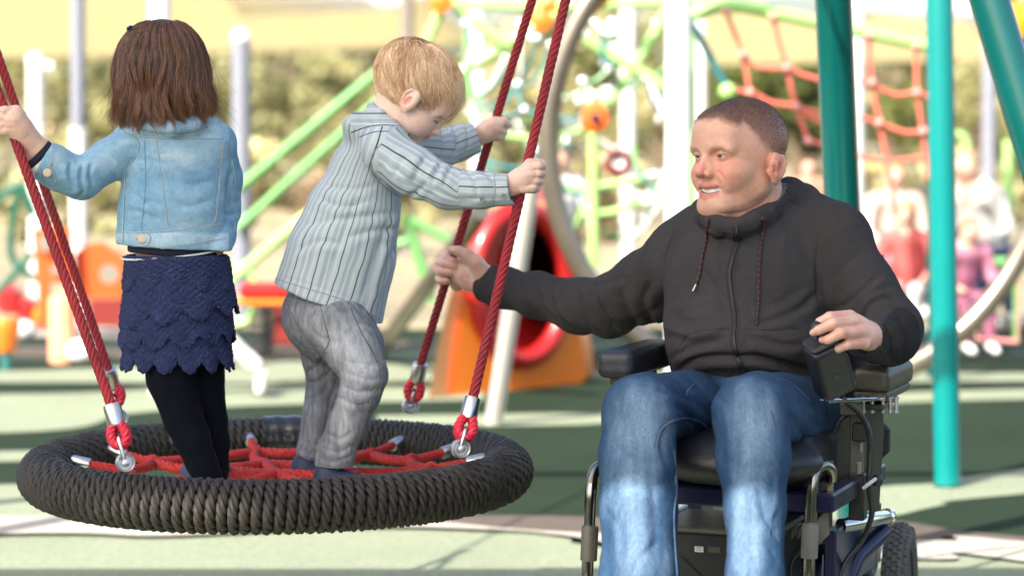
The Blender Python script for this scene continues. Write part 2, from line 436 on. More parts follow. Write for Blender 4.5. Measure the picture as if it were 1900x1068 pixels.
# ================================================================== ground
def gmat(name, col, v=.12): return M_(name, col, .9, var=v, vs=1.3, var2=[(.16, 45), (.12, 160)], bump=.6, bs=90, bd=.004, spec=.05)
m_dark = gmat('dark_green_rubber', (.017, .028, .017)); m_mint = gmat('mint_rubber', (.20, .225, .155), .08); m_cream = gmat('cream_concrete', (.34, .315, .27), .06)
m_brown = gmat('brown_grey_rubber', (.095, .078, .064)); m_sand = M_('dry_sandy_ground', (.24, .20, .12), .95, var=.3, vs=.6, var2=[(.3, 6)]); m_teald = gmat('shaded_rubber', (.026, .038, .032))
def sheet(name, poly, z, mat, kind='structure'):
    p = np.array([G(x, y, 0) if len(q_) == 2 else q_ for q_ in poly for x, y in [q_[:2]]]); p[:, 2] = z
    o = mk(name, p, [tuple(range(len(p)))[::-1]], mat, None, False, origin=(p[0][0], p[0][1], 0)); o['kind'] = kind
    if o.data.polygons[0].normal.z < 0: o.data.flip_normals()
    return o
g0 = mk('ground', [(-150, -30, 0), (150, -30, 0), (150, 260, 0), (-150, 260, 0)], [(0, 1, 2, 3)], m_dark, None, False); g0['kind'] = 'structure'
b = MB(); b.add([(-150, 15.3, .004), (150, 15.3, .004), (150, 260, .004), (-150, 260, .004)], [(0, 1, 2, 3)]); tag(b.build('sandy_ground', m_sand, smooth=False), kind='structure')
def band(name, top, bot, z, mat):
    t_ = curve2(top, 8); b_ = curve2(bot, 8); return sheet(name, [tuple(p) for p in t_] + [tuple(p) for p in b_[::-1]], z, mat)
band('shaded_rubber_band', [(-1200, 632), (500, 628), (1300, 626), (3300, 628)], [(-1200, 680), (500, 672), (1300, 662), (3300, 668)], .004, m_teald)  # dark band paints in shadow lying across the far ground
band('cream_stripe', [(-1200, 602), (0, 604), (240, 606)], [(-1200, 628), (0, 626), (240, 630)], .008, m_cream)  # pale band across the far left ground
band('sand_strip', [(-1200, 645), (0, 645), (260, 650), (600, 640), (760, 634)], [(-1200, 668), (0, 664), (260, 668), (600, 662), (760, 640)], .008, m_brown)
band('mint_stripe', [(-1200, 700), (0, 690), (500, 672), (1100, 690), (1500, 692), (2000, 694), (3300, 700)], [(-1200, 716), (0, 712), (500, 712), (1100, 706), (1500, 712), (2000, 710), (3300, 716)], .008, m_mint)
band('mint_stripe', [(-1200, 722), (0, 732), (400, 716), (700, 718), (900, 726)], [(-1200, 815), (0, 804), (240, 768), (500, 752), (900, 742)], .004, m_mint)
band('mint_stripe', [(700, 772), (1000, 768), (1150, 766), (1500, 740), (1900, 722), (3300, 700)], [(700, 790), (1000, 790), (1150, 784), (1500, 758), (1900, 741), (3300, 716)], .004, m_mint)
band('mint_stripe', [(-1200, 848), (0, 838), (120, 830), (260, 800)], [(-1200, 866), (0, 857), (120, 845), (260, 812)], .004, m_mint)
band('mint_area', [(-1200, 910), (0, 900), (200, 900), (600, 938), (900, 962), (1060, 985)], [(-1200, 2400), (0, 1500), (200, 1500), (600, 1500), (900, 1500), (1060, 1500)], .004, m_mint)
band('mint_curve', [(1000, 1068), (1300, 960), (1600, 908), (1750, 896), (1900, 872), (3300, 700)], [(1000, 1100), (1300, 1040), (1640, 963), (1750, 938), (1900, 917), (3300, 800)], .004, m_mint)
band('brown_strip', [(700, 946), (800, 960), (1000, 962), (1250, 968), (1640, 972), (1750, 985), (1900, 1001), (3300, 1120)], [(700, 948), (800, 975), (1000, 990), (1250, 1000), (1640, 1006), (1750, 1010), (1900, 1012), (3300, 1160)], .012, m_brown)
band('cream_path', [(-1200, 985), (0, 965), (300, 968), (650, 962), (820, 976), (1000, 992), (1300, 1003), (1750, 1011), (1900, 1013), (3300, 1165)], [(-1200, 1030), (0, 998), (300, 1002), (650, 985), (900, 990), (1040, 1000), (1300, 1040), (1750, 1046), (1900, 1050), (3300, 1260)], .016, m_cream)
band('mint_area', [(1000, 1001), (1300, 1040), (1750, 1046), (1900, 1050), (3300, 1260)], [(1000, 1500), (1300, 1500), (1750, 1500), (1900, 1500), (3300, 1700)], .008, m_mint)
# ================================================================== materials shared
m_steel = M_('brushed_steel', (.62, .62, .62), .28, 1., bump=.1, bs=300)
m_galv = M_('galvanised_steel', (.55, .56, .58), .38, .85, var=.12, vs=20, bump=.15, bs=60)
m_redrope = M_('red_rope', (.27, .014, .022), .7, var=.3, vs=9, var2=[(.35, 500)], bump=.5, bs=900, bd=.001)
m_rednet = M_('red_net_rope', (.42, .018, .014), .65, var=.15, vs=60, var2=[(.2, 700)], bump=.5, bs=900, bd=.001)
m_black = M_('black_rope', (.022, .0175, .0145), .46, var=.35, vs=14, var2=[(.4, 700)], bump=.8, bs=1100, bd=.0015, spec=.45)
m_blackp = M_('black_plastic', (.018, .018, .02), .38, var=.2, vs=20, bump=.15, bs=500, bd=.0005)
m_rubber = M_('black_rubber', (.03, .03, .032), .7, var=.2, vs=30, bump=.3, bs=400, bd=.001)
m_teal = M_('teal_paint', (.0, .078, .072), .22, var=.06, vs=6, bump=.05, bs=250, spec=.6, coat=.35)
m_olive = M_('olive_brown_plastic', (.045, .042, .028), .42, var=.2, vs=25, bump=.2, bs=300, bd=.0006)

# ================================================================== nest swing
SWC = A3((512 - 950) / FPX * 5.6, 5.6, .495); RR, RT = .538, .036
swing = thing('nest_swing', 'round nest swing with black rope rim and red net, two children standing in it', 'swing', (SWC[0], SWC[1], SWC[2]))
tilt = lambda th: A3(SWC[0] + RR * math.cos(th), SWC[1] + RR * math.sin(th), SWC[2])
mb = MB(); NT = 150; per = 34; n = NT * per
th = np.arange(n) * 2 * math.pi / n; ph = NT * th
rad = np.stack([np.cos(th), np.sin(th), 0 * th], 1); zz = A3(0, 0, 1)
cR = RT + .0125
C = SWC + rad * RR
Q = C + cR * (rad * np.cos(ph)[:, None] + zz * np.sin(ph)[:, None])
T = np.roll(Q, -1, 0) - np.roll(Q, 1, 0); T /= np.linalg.norm(T, axis=1)[:, None]
O = (Q - C) / cR; B = np.cross(T, O)
L = 2 * math.pi * cR * NT; ntw = round(L / .068)
def ring_strands(sel=None):
    for k in range(3):
        a = -2 * math.pi * ntw * np.arange(n) / n + 2 * math.pi * k / 3
        P = Q + .0062 * (O * np.cos(a)[:, None] + B * np.sin(a)[:, None])
        mb.tube(P, .0068, 7, closed=True)
ring_strands()
mb.build('rope_wound_rim', m_black, swing)
mb = MB(); a = np.linspace(0, 2 * math.pi, 97)[:-1]
mb.tube(np.stack([SWC[0] + RR * np.cos(a), SWC[1] + RR * np.sin(a), SWC[2] + 0 * a], 1), RT - .001, 16, closed=True)
mb.build('rim_core', m_blackp, swing)
# worn shiny black sleeve at the back of the rim
a = np.linspace(R(73), R(99), 40); mb = MB()
mb.tube(np.stack([SWC[0] + RR * np.cos(a), SWC[1] + RR * np.sin(a), SWC[2] + 0 * a], 1), cR + .0145 + .0012 * np.sin(a * 460), 28)
mb.build('rim_sleeve', M_('glossy_black_sleeve', (.02, .02, .024), .18, var=.3, vs=40, bump=.4, bs=40, bd=.004), swing)

# net : ends on the rim, two inner rings and spokes
netz = SWC[2] + .006
def NP(r, deg, dz=0.): return A3(SWC[0] + r * math.cos(R(deg)), SWC[1] + r * math.sin(R(deg)), netz - .022 * (1 - (r / .5) ** 2) + dz)
def net_rope(pts, ph=0.):
    b = MB(); twisted(b, smooth_path(pts, 6), .0125, 3, .045, sides=7, ph=ph); return b
ends = [8 + 24 * i for i in range(15)]
for i, dg in enumerate(ends):
    r_in = .36
    b = MB(); p0, p1 = NP(.455, dg, .008), NP(.36, dg)
    twisted(b, [p0, p1], .011, 3, .045, sides=7)
    nr = b.build('net_rope', m_rednet, swing)
    b = MB(); d = nrm(NP(.49, dg, .012) - p0); b.lathe(p0 - d * .012, d, [(.009, 0), (.0142, .001), (.015, .004), (.015, .042), (.0135, .046), (.006, .047)], 18)
    fr = b.build('ferrule', m_steel, swing)
    e = p0 + d * .035; b = MB(); sd = nrm(np.cross(d, [0, 0, 1])); lp = [e + sd * .004, e + d * .016 + sd * .006, e + d * .026, e + d * .016 - sd * .006, e - sd * .004]
    b.tube(smooth_path(lp, 5), .0022, 6); b.build('wire_eye', m_steel, swing)
for rr_, off in ((.36, 0), (.20, 12)):
    for i, dg in enumerate(ends):
        if rr_ == .20 and i % 2: continue
        nx = dg + (24 if rr_ > .3 else 48)
        if rr_ == .20 and i == 14: nx = 368
        a_, b_ = NP(rr_, dg), NP(rr_, nx); mid = NP(rr_ * (.93 if rr_ > .3 else .88), (dg + nx) / 2)
        net_rope([a_, mid, b_], i).build('net_rope', m_rednet, swing)
for i, dg in enumerate(ends[::2]):
    net_rope([NP(.36, dg, .002), NP(.28, dg + 3, -.003), NP(.20, dg, .002)], i).build('net_rope', m_rednet, swing)
    net_rope([NP(.20, dg, .003), NP(.0, 0, .002 + .001 * i)], i).build('net_rope', m_rednet, swing)
for dg in ends:
    b = MB(); p = NP(.36, dg); d = nrm(p - NP(.3, dg)); t_ = np.cross(d, [0, 0, 1.]); aa = np.linspace(0, 2 * math.pi, 15)[:-1]
    for o_ in (-.005, .005): b.tube(np.array([p + t_ * o_ + .0125 * (A3(0, 0, 1) * math.sin(x) + (d * math.cos(x))) for x in aa]), .0062, 6, closed=True)
    b.build('knot', m_rednet, swing)

# suspension ropes (px,py at the foot and head of each, depths from the swing's geometry)
HL, HR = W(-255, -520, 5.6), W(1171, -520, 5.6)
susp = [('near left', W(209, 757, 5.20), HL, (233, 858, 5.17), .0116), ('far left', W(203, 690, 5.86), HL + A3(.032, .03, 0), (222, 775, 5.9), .0112),
        ('near right', W(876, 745, 5.31), HR, (855, 832, 5.27), .0116), ('far right', W(779, 680, 6.02), HR + A3(-.03, .03, 0), (762, 752, 6.04), .0112)]
def shackle(foot, at, parent, sc=1.0):
    """thimble loop, bow shackle and nut between the rope's ferrule and the rim"""
    d = nrm(at - foot); s_ = nrm(np.cross(d, [0, 1, 0])); v_ = np.cross(s_, d)
    f0 = foot; b = MB()
    b.lathe(f0 - d * .01, d, [(.014, -.0), (.0185, .002), (.0195, .006), (.0195, .046), (.018, .051), (.010, .052)], 28)
    b.build('ferrule', m_steel, parent)
    b = MB(); c = f0 + d * .062
    for o_ in (-.007, .007):
        lp = [f0 + d * .036 + s_ * .008, c + s_ * .016 - d * .004, c + d * .014 + s_ * .013, c + d * .021, c + d * .014 - s_ * .013, c - s_ * .016 - d * .004, f0 + d * .036 - s_ * .008]
        twisted(b, smooth_path([p + v_ * o_ for p in lp], 6), .0110, 3, .034, sides=7)
    b.build('rope_eye', M_redeye, parent)
    b = MB(); q = c + d * .010; L_ = np.linalg.norm(at - q)
    lp = [q - d * .004 - v_ * .012, q + d * .01 - v_ * .014, q + d * (L_ - .008) - v_ * .008, q + d * (L_ + .004), q + d * (L_ - .008) + v_ * .01, q + d * .01 + v_ * .013, q - d * .004 + v_ * .012, q - d * .01]
    b.tube(smooth_path(lp, 6, True), .0048, 9, closed=True)
    b.build('shackle', m_steel, parent)
    b = MB(); vv = A3(0.25, -1, .1); vv = nrm(vv)
    b.lathe(at + vv * -.012, vv, [(.019, 0), (.0215, .003), (.0215, .018), (.019, .021), (.0155, .018), (.015, .008), (.0085, .008), (.008, .024), (.003, .026)], 26)
    b.build('eye_nut', m_galv, parent)
M_redeye = M_('red_rope_eye', (.62, .02, .05), .5, var=.2, vs=80, bump=.4, bs=900, bd=.001)
for nm, foot, head, att, r_ in susp:
    b = MB(); twisted(b, [foot, head], r_, 5, .085, step=.0075, sides=7, fat=.40); ro = b.build('suspension_rope', m_redrope, swing)
    at = W(*att); shackle(foot, at, ro)
# swing frame
frame = thing('a_frame', 'teal steel A-frame carrying the nest swing, one leg rising behind the man', 'swing frame', (1.3, 6.3, 0))
apex = W(1500, -1120, 6.5)
def legpost(a, b, r): q = MB(); q.cyl(a, b, r, 40); return q
fa = W(1547, 20, 6.85); d = fa - apex; footA = apex + d * (apex[2] / -d[2]) if d[2] < 0 else fa
legpost(apex, footA, .052).build('leg', m_teal, frame)
fc = W(1836, 0, 6.35); d = fc - apex; footC = apex + d * (apex[2] / -d[2])
legpost(apex, footC, .052).build('leg', m_teal, frame)
ap2 = apex.copy(); ap2[0] = -2.6
for dx, dy in ((-.5, .9), (-.35, -.8)):
    legpost(ap2, A3(ap2[0] + dx, ap2[1] + dy, 0), .052).build('leg', m_teal, frame)
b = MB(); b.cyl(ap2 + A3(-.15, 0, 0), apex + A3(.15, 0, 0), .055, 40); b.build('crossbeam', m_teal, frame)
for H_ in (HL, HR):
    b = MB(); top = A3(H_[0], apex[1], apex[2] - .05); k_ = 12
    for i in range(k_):
        c0 = H_ + (top - H_) * (i / k_); c1 = H_ + (top - H_) * ((i + 1.2) / k_); mid = (c0 + c1) / 2; dd = nrm(c1 - c0); s_ = nrm(np.cross(dd, [1, 0, 0] if i % 2 else [0, 1, 0]))
        hl = np.linalg.norm(c1 - c0) / 2; aa = np.linspace(0, 2 * math.pi, 13)[:-1]
        b.tube([mid + dd * hl * math.cos(x) + s_ * .014 * math.sin(x) for x in aa], .004, 6, closed=True)
    b.build('hanging_chain', m_galv, frame)
# ================================================================== people
SK = A3(.68, .42, .32); SKR = A3(.62, .235, .18)
m_skin = M_('skin', attr=True, rough=.42, sss=.10, var=.07, vs=60, var2=[(.06, 400)], bump=.25, bs=600, bd=.0008, spec=.5)
m_eyew = M_('eye_white', (.52, .48, .44), .12); m_iris = M_('iris', (.02, .028, .03), .1, coat=.5); m_teeth = M_('teeth', (.85, .80, .72), .2)
m_lash = M_('lash', (.05, .03, .02), .6)

def head(O, F, L, s, kind, h=.0022):
    """O eye-level centre, F forward, L towards the person's left; kind 'man' or 'child'. local axes F,L,U"""
    F = nrm(F); L = nrm(L - F * (L @ F)); U = np.cross(F, L); U = U if U[2] > -.2 else -U; M = np.array([F, L, U])
    p = lambda f, l, u: O + s * (f * F + l * L + u * U)
    S = S3(h); E = lambda c, r, k=.012, op='u': S.ell(p(*c), np.array(r) * s, M, k * s, op)
    Cn = lambda a, b, ra, rb, k=.01, op='u': S.cone(p(*a), p(*b), ra * s, rb * s, k * s, None, op)
    man = kind == 'man'
    if man:
        E((-.014, 0, .031), (.098, .078, .081)); E((.012, 0, -.012), (.076, .068, .075), .03)
        E((.024, 0, -.053), (.064, .054, .052), .03)
        Cn((.070, -.014, -.098), (.070, .014, -.098), .024, .024, .02)
        for q in (-1, 1):
            Cn((.068, q * .012, -.098), (.0, q * .052, -.066), .019, .019, .03)
            E((.055, q * .040, -.036), (.032, .026, .024), .02)          # cheeks
            E((.066, q * .036, -.052), (.018, .016, .018), .015)
            Cn((.084, q * .014, .014), (.074, q * .046, .013), .009, .010, .012)
        E((.062, 0, .045), (.030, .055, .045), .03)
    else:
        E((-.020, 0, .036), (.108, .084, .086)); E((.02, 0, -.008), (.066, .068, .062), .03)
        E((.028, 0, -.045), (.052, .052, .042), .03)
        E((.062, 0, -.075), (.020, .020, .017), .02)
        for q in (-1, 1):
            E((.046, q * .036, -.038), (.036, .030, .030), .02)
            Cn((.082, q * .014, .014), (.070, q * .044, .014), .007, .007, .014)
        E((.064, 0, .042), (.028, .055, .04), .03)
    # nose
    if man:
        Cn((.085, 0, .008), (.108, 0, -.024), .0075, .0088, .010); E((.1115, 0, -.030), (.0105, .0108, .0095), .007)
        for q in (-1, 1): E((.089, q * .0105, -.024), (.012, .0095, .014), .010)
        for q in (-1, 1): E((.098, q * .0135, -.0345), (.012, .0072, .0082), .004)
        for q in (-1, 1): E((.102, q * .0065, -.0435), (.005, .0038, .004), .003, 's')
    else:
        Cn((.082, 0, .0), (.092, 0, -.022), .007, .0085, .010); E((.096, 0, -.025), (.0095, .0095, .0085), .006)
        for q in (-1, 1): E((.087, q * .010, -.028), (.008, .006, .0065), .006)
    # eyes
    er = .0118; ex = (.0735 if man else .070); el = .031
    for q in (-1, 1):
        E((ex + (.0165 if man else .018), q * (el + .001), .0 if man else .002), (.0125, .0185, .0115) if man else (.012, .018, .010), .010, 's')
        E((ex, q * el, 0), (er + .0022,) * 3, .004)
        sl_ = .0025 if man else .0011
        y0 = 0 if man else -.004
        Cn((ex + er + .001, q * (el - .010), y0 - .001), (ex + er - .002, q * (el + .011), y0), sl_, sl_, .0015, 's')
        if man:
            Cn((.082, q * .018, -.0125), (.070, q * .046, -.010), .0025, .002, .006)
    # mouth
    if man:
        for q in (-1, 1):
            S.chain([(p(.0945, 0, -.0575), .0062 * s), (p(.089, q * .018, -.0570), .0055 * s), (p(.0745, q * .034, -.0575), .0035 * s)], .006 * s)
            S.chain([(p(.0905, 0, -.0810), .0072 * s), (p(.0855, q * .018, -.0785), .0062 * s), (p(.072, q * .034, -.0640), .0035 * s)], .006 * s)
            for df in (.004, -.005): S.chain([(p(.0945 + df, 0, -.0690), .0056 * s), (p(.087 + df, q * .020, -.0672), .0048 * s), (p(.0745 + df * .6, q * .0345, -.0600), .0018 * s)], .0012 * s, op='s')
    else:
        for q in (-1, 1):
            Cn((.086, 0, -.043), (.076, q * .015, -.045), .0055, .003, .004); Cn((.083, 0, -.054), (.074, q * .014, -.050), .0060, .003, .004)
            Cn((.092, 0, -.0485), (.079, q * .017, -.0485), .0013, .001, .0015, 's')
        E((.082, 0, -.062), (.004, .012, .003), .005, 's')
    # ears
    for q in (-1, 1):
        e0 = (-.006 if man else .018, q * (.080 if man else .083), -.033 if man else -.014); sc = .93 if man else .95
        o_ = nrm(A3(-.45, q * .9, 0)); # outward of the ear plate
        pe = lambda a, b, c=0: p(e0[0] + sc * a + o_[0] * c, e0[1] + o_[1] * c + 0, e0[2] + sc * b)
        ring = [(.012, .012), (.008, .026), (-.004, .032), (-.016, .028), (-.021, .014), (-.018, -.002), (-.011, -.016), (-.002, -.026), (.006, -.024), (.009, -.014)]
        cpts = [(pe(a, b, .009 + .35 * max(0, -a)), .0036 * s) for a, b in ring]
        Fe = nrm(M.T @ np.array([.9, q * .45, 0])); Me = np.array([nrm(M.T @ o_), Fe, U])
        S.ell(pe(-.006, .005, .006), np.array([.0135, .0215, .031]) * s, Me, .006 * s)
        S.chain(cpts, .003 * s)
        S.ell(pe(-.003, -.021, .007), np.array([.004, .008, .009]) * s, Me, .004 * s)
        S.ell(pe(.0, .002, .0185), np.array([.006, .0075, .013]) * s, Me, .003 * s, 's')
        S.chain([(pe(-.010, .022, .011), .003 * s), (pe(-.013, .008, .012), .0032 * s), (pe(-.008, -.008, .0115), .0028 * s)], .004 * s)
        S.cone(pe(.012, .0, .003), pe(.011, -.008, .006), .004 * s, .004 * s, .004 * s)
    return S, M, p

def eyes(p, M, s, parent, look, man=True):
    ex = (.0735 if man else .070)
    for q in (-1, 1):
        c = p(ex, q * .031, 0); d = nrm(look); b = MB(); r = .0116 * s
        b.lathe(c, d, [(0, -r)] + [(r * math.sin(a), -r * math.cos(a)) for a in np.linspace(.2, 2.72, 14)], 20)
        e = b.build('eye', m_eyew, parent)
        b = MB(); b.lathe(c, d, [(r * math.sin(a) * 1.02, r * math.cos(a) * 1.02) for a in (.60, .42, .22, .05)][::-1], 18); b.build('iris', m_iris, e)

def hand_paint(m, k=1.):
    m.paint(SK); m.blend(.25 + .5 * noise(m.v, 45, 4), SKR * k); return m

# ------------------------------------------------------------------ the man
man = thing('person', 'smiling man with cropped hair in charcoal hoodie and jeans, sitting in the wheelchair', 'man', W(1395, 760, 5.3))
mO = W(1371, 287, 5.27); psi = R(50); tl_ = R(-3)
mF = A3(-math.sin(psi), -math.cos(psi), -.03); mL = A3(math.cos(psi), -math.sin(psi), .03); ms = 1.09
S, MM, mp_ = head(mO, mF, mL, ms, 'man')
S.cone(mp_(-.024, 0, -.045), mp_(-.045, .0, -.150), .061 * ms, .070 * ms, .02)
S.cone(mp_(.016, 0, -.098), mp_(-.008, 0, -.140), .043 * ms, .058 * ms, .02)
S.cone(mp_(.040, -.015, -.098), mp_(.030, .02, -.102), .026 * ms, .028 * ms, .02)
mh = S.mesh()
mh.sculpt([([(1330, 316), (1339, 326), (1348, 341)], 3.0, 1.8, 'g'), ([(1342, 318), (1353, 327), (1360, 340)], 9, .6, 'r'), ([(1326, 283), (1340, 280), (1360, 288)], 1.6, .7, 'g'), ([(1330, 296), (1342, 300), (1358, 296)], 1.8, .8, 'g'),
  ([(1360, 291), (1380, 295), (1402, 300)], 1.3, .5, 'g'), ([(1360, 294), (1378, 301), (1396, 308)], 1.3, .45, 'g'), ([(1312, 268), (1315, 280)], 1.8, .8, 'g'), ([(1303, 362), (1318, 365), (1334, 361)], 3, 1.2, 'g'), ([(1346, 340), (1350, 348)], 2.2, 1.2, 'g'),
  ([(1362, 325), (1364, 345), (1352, 366)], 5, .9, 'g'), ([(1322, 278), (1340, 274), (1362, 284)], 3, .7, 'r'), ([(1425, 340), (1405, 364), (1365, 382), (1325, 386)], 6, 1.6, 'r'), ([(1436, 352), (1410, 380), (1370, 396), (1325, 397)], 4, 2.6, 'g'), ([(1300, 300), (1304, 308)], 3, .5, 'r'), ([(1333, 302), (1348, 308), (1368, 306)], 7, 1.3, 'r'), ([(1365, 262), (1372, 300), (1376, 330)], 14, 1.2, 'r'), ([(1428, 301), (1438, 295), (1448, 304), (1447, 322)], 2.2, 1.8, 'g'), ([(1433, 306), (1439, 314), (1437, 324)], 4.5, 4.5, 'g'), ([(1296, 333), (1299, 339)], 1.8, .7, 'g')])
loc = (mh.v - mO) @ MM.T / ms; lf, ll, lu = loc.T
mh.paint(SK * A3(1.0, .90, .84))
nz = noise(mh.v, 40, 1); mh.blend(.25 + .4 * nz, A3(.60, .29, .21))
g = lambda c, r: np.exp(-(((loc - np.array(c)) / r) ** 2).sum(1))
for q in (-1, 1):
    mh.blend(.75 * g((.075, q * .040, -.032), .026), A3(.64, .18, .13))
    mh.blend(.8 * g((-.01, q * .092, -.028), (.03, .012, .03)), A3(.66, .22, .17))
    mh.blend(.55 * np.exp(-((lu - .0150 - .10 * (np.abs(ll) - .018)) / .0032) ** 2) * np.exp(-((ll * q - .031) / .016) ** 4) * (lf > .055), A3(.30, .17, .10))   # brows
    mh.blend(.5 * g((.08, q * .031, -.006), (.02, .014, .003)), A3(.48, .2, .15))
mh.blend(.7 * g((.11, 0, -.028), .018), A3(.68, .19, .15))
for q in (-1, 1):
    mh.blend(.9 * g((.101, q * .0075, -.045), (.006, .0045, .0028)), A3(.14, .04, .03))  # dark of the nostril hollows painted into the skin
    lidc = np.abs(ll * q - .032); mh.blend(.75 * np.exp(-((lu - .0034 + 12 * lidc ** 2) / .0014) ** 2) * (lidc < .0135) * (lf > .06), A3(.10, .045, .03)); mh.blend(.35 * np.exp(-((lu + .0036 - 10 * lidc ** 2) / .0013) ** 2) * (lidc < .0125) * (lf > .06), A3(.25, .09, .07))
    mh.blend(.3 * g((.072, q * .032, .0075), (.02, .016, .005)), A3(.45, .20, .15))
lip = np.zeros(len(mh.v))
for u_, w_ in ((-.0585, .0050), (-.0800, .0062)):
    lip = np.maximum(lip, np.exp(-((lu - u_ - .1 * np.abs(ll) * (.4 if u_ > -.06 else 2.2)) / w_) ** 4) * (np.abs(ll) < .027) * (lf > .07))
mh.blend(lip * .85, A3(.52, .15, .13))
inner = (np.abs(lu + .0692 - 6.5 * ll ** 2) < .0070 - 3 * ll ** 2) & (lf < .0885 - 13 * ll ** 2) & (lf > .05) & (np.abs(ll) < .034)
mh.blend(inner * 1., A3(.15, .03, .025))
mh.blend(.5 * (noise(mh.v, 260, 5) > .45) * .35, A3(.50, .26, .17))
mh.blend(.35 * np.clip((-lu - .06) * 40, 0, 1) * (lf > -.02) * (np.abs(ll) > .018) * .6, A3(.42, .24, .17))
q_ = proj(mh.v); mh.blend(.65 * np.exp(-(((q_[:, 0] - 1437) / 6) ** 2 + ((q_[:, 1] - 314) / 10) ** 2)), A3(.36, .09, .06))  # dark of the ear hollow painted in, with a redder tone
mh.blend(.42 * np.clip((-lu - .030) * 30, 0, 1) * np.clip((.075 - lf) * 30, 0, 1) * (np.abs(ll) > .01) * (.8 + .5 * noise(mh.v, 300, 4)) * (lu > -.125), A3(.40, .20, .13))  # stubble tone on cheeks and jaw, also painting in their shaded side
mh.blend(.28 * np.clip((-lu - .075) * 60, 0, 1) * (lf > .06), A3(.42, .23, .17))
# cropped hair
hl = .070 - .45 * np.maximum(0, np.abs(ll) - .028) + .0  # front hairline height
hairm = np.where(lf > .045, (lu - hl) / .006, 0); side = np.where(lf <= .045, 1., 0)
edge = .052 - .9 * np.maximum(0, lf - .03)
w3 = np.clip((lf - .028) / .024, 0, 1); thr = w3 * hl + (1 - w3) * (np.interp(lf, [-.12, -.06, -.035, -.012, .012, .03, .045], [-.085, -.07, -.02, .0, .016, .040, .064])); hb = (lu - thr) / (.020 - .010 * w3)
hb = np.clip(hb * .8 + .25 + .22 * noise(mh.v, 260, 2), 0, 1)
earz = (np.abs(ll) > .083) & (lu < .01) | ((np.abs(ll) > .078) & (lu < .004) & (lf > -.045)); hb[earz] = 0
hcol = A3(.085, .038, .021)
top = np.clip((lu - .02) / .08, 0, 1)
mh.col = mh.col * (1 - hb[:, None] * (.56 + .40 * top)[:, None]) + (hb * (.56 + .40 * top))[:, None] * hcol
# hands
def fin(S, pts, k=.003): S.chain(chainpx(pts), k)
S = S3(.0022)
S.chain(chainpx([(925, 527, 5.86, 25), (897, 521, 5.875, 27), (878, 512, 5.89, 29), (862, 504, 5.905, 27)]), .012, (A3(.1, -1, 0), .62))
S.chain(chainpx([(862, 486, 5.925, 16), (858, 500, 5.93, 16), (852, 514, 5.93, 16), (848, 526, 5.93, 14)]), .01)
S.chain(chainpx([(893, 505, 5.87, 20), (884, 488, 5.86, 14.5), (869, 473, 5.865, 10.5), (852, 466, 5.875, 9), (838, 463, 5.885, 8)]), .008)
S.ell(W(845, 464.5, 5.872), (.010, .006, .006), k=.003)
fin(S, [(862, 482, 5.945, 11), (838, 472, 5.965, 9.5), (826, 473, 5.945, 8.5), (829, 480, 5.91, 7.5), (842, 484, 5.895, 7)])
fin(S, [(858, 494, 5.95, 11), (832, 484, 5.97, 10), (817, 486, 5.94, 9), (825, 490, 5.905, 8.2), (844, 494, 5.893, 7.6)])
fin(S, [(853, 508, 5.95, 11), (828, 498, 5.97, 10), (812, 500, 5.94, 8.8), (820, 504, 5.905, 8), (837, 506, 5.895, 7.4)])
fin(S, [(848, 522, 5.945, 10), (828, 514, 5.96, 9), (815, 516, 5.94, 8), (818, 521, 5.91, 7.4), (828, 521, 5.90, 7)])
h1 = S.mesh(); h1.sculpt([([(871, 478), (873, 500), (884, 522)], 3, 1.6, 'g'), ([(858, 512), (872, 516)], 3, .8, 'g'), ([(862, 488), (856, 530)], 5, 1.5, 'g')]); hand_paint(h1)
S = S3(.0022)
kn = [(1578, 586, 5.0), (1590, 601, 4.985), (1600, 619, 4.975), (1604, 637, 4.975)]
S.chain(chainpx([(1640, 632, 5.10, 24), (1608, 622, 5.03, 27), (1593, 612, 5.00, 27)]), .012, (nrm(A3(.3, -1, .5)), .7))
for k_ in kn: S.cone(W(1612, 620, 5.03), W(*k_), .022, .0125, .01)
fin(S, [(1576, 587, 5.0, 12.5), (1540, 588, 4.955, 10.5), (1522, 597, 4.955, 9), (1514, 607, 4.965, 7.5)])
fin(S, [(1588, 598, 4.985, 12.5), (1545, 600, 4.925, 10.5), (1520, 612, 4.925, 9), (1509, 617, 4.935, 7.2)])
fin(S, [(1598, 616, 4.975, 12.5), (1560, 618, 4.915, 10.5), (1536, 630, 4.925, 9), (1526, 630, 4.935, 7.5)])
fin(S, [(1602, 636, 4.975, 11.5), (1572, 639, 4.93, 9.5), (1556, 646, 4.94, 8.5), (1550, 650, 4.96, 7)])
S.chain(chainpx([(1590, 600, 5.03, 12), (1560, 612, 5.02, 11), (1538, 620, 5.0, 9)]), .006)
h2 = S.mesh(); h2.sculpt([([(1582, 594), (1545, 596), (1527, 604)], 1.6, 1.2, 'g'), ([(1592, 609), (1560, 611), (1538, 622)], 1.6, 1.2, 'g'), ([(1600, 629), (1568, 632), (1548, 642)], 1.6, 1.2, 'g'),
    ([(1587, 590), (1585, 600)], 4, .7, 'r'), ([(1599, 607), (1597, 618)], 4, .7, 'r'), ([(1553, 590), (1552, 598)], 2, -.6, 'g')]); hand_paint(h2)
for tip in ((1511, 608, 4.96), (1506, 617, 4.93), (1523, 630, 4.93)):
    c = W(*tip); h2.blend(.8 * np.exp(-(((h2.v - c) / .0045) ** 2).sum(1)), A3(.72, .5, .42))
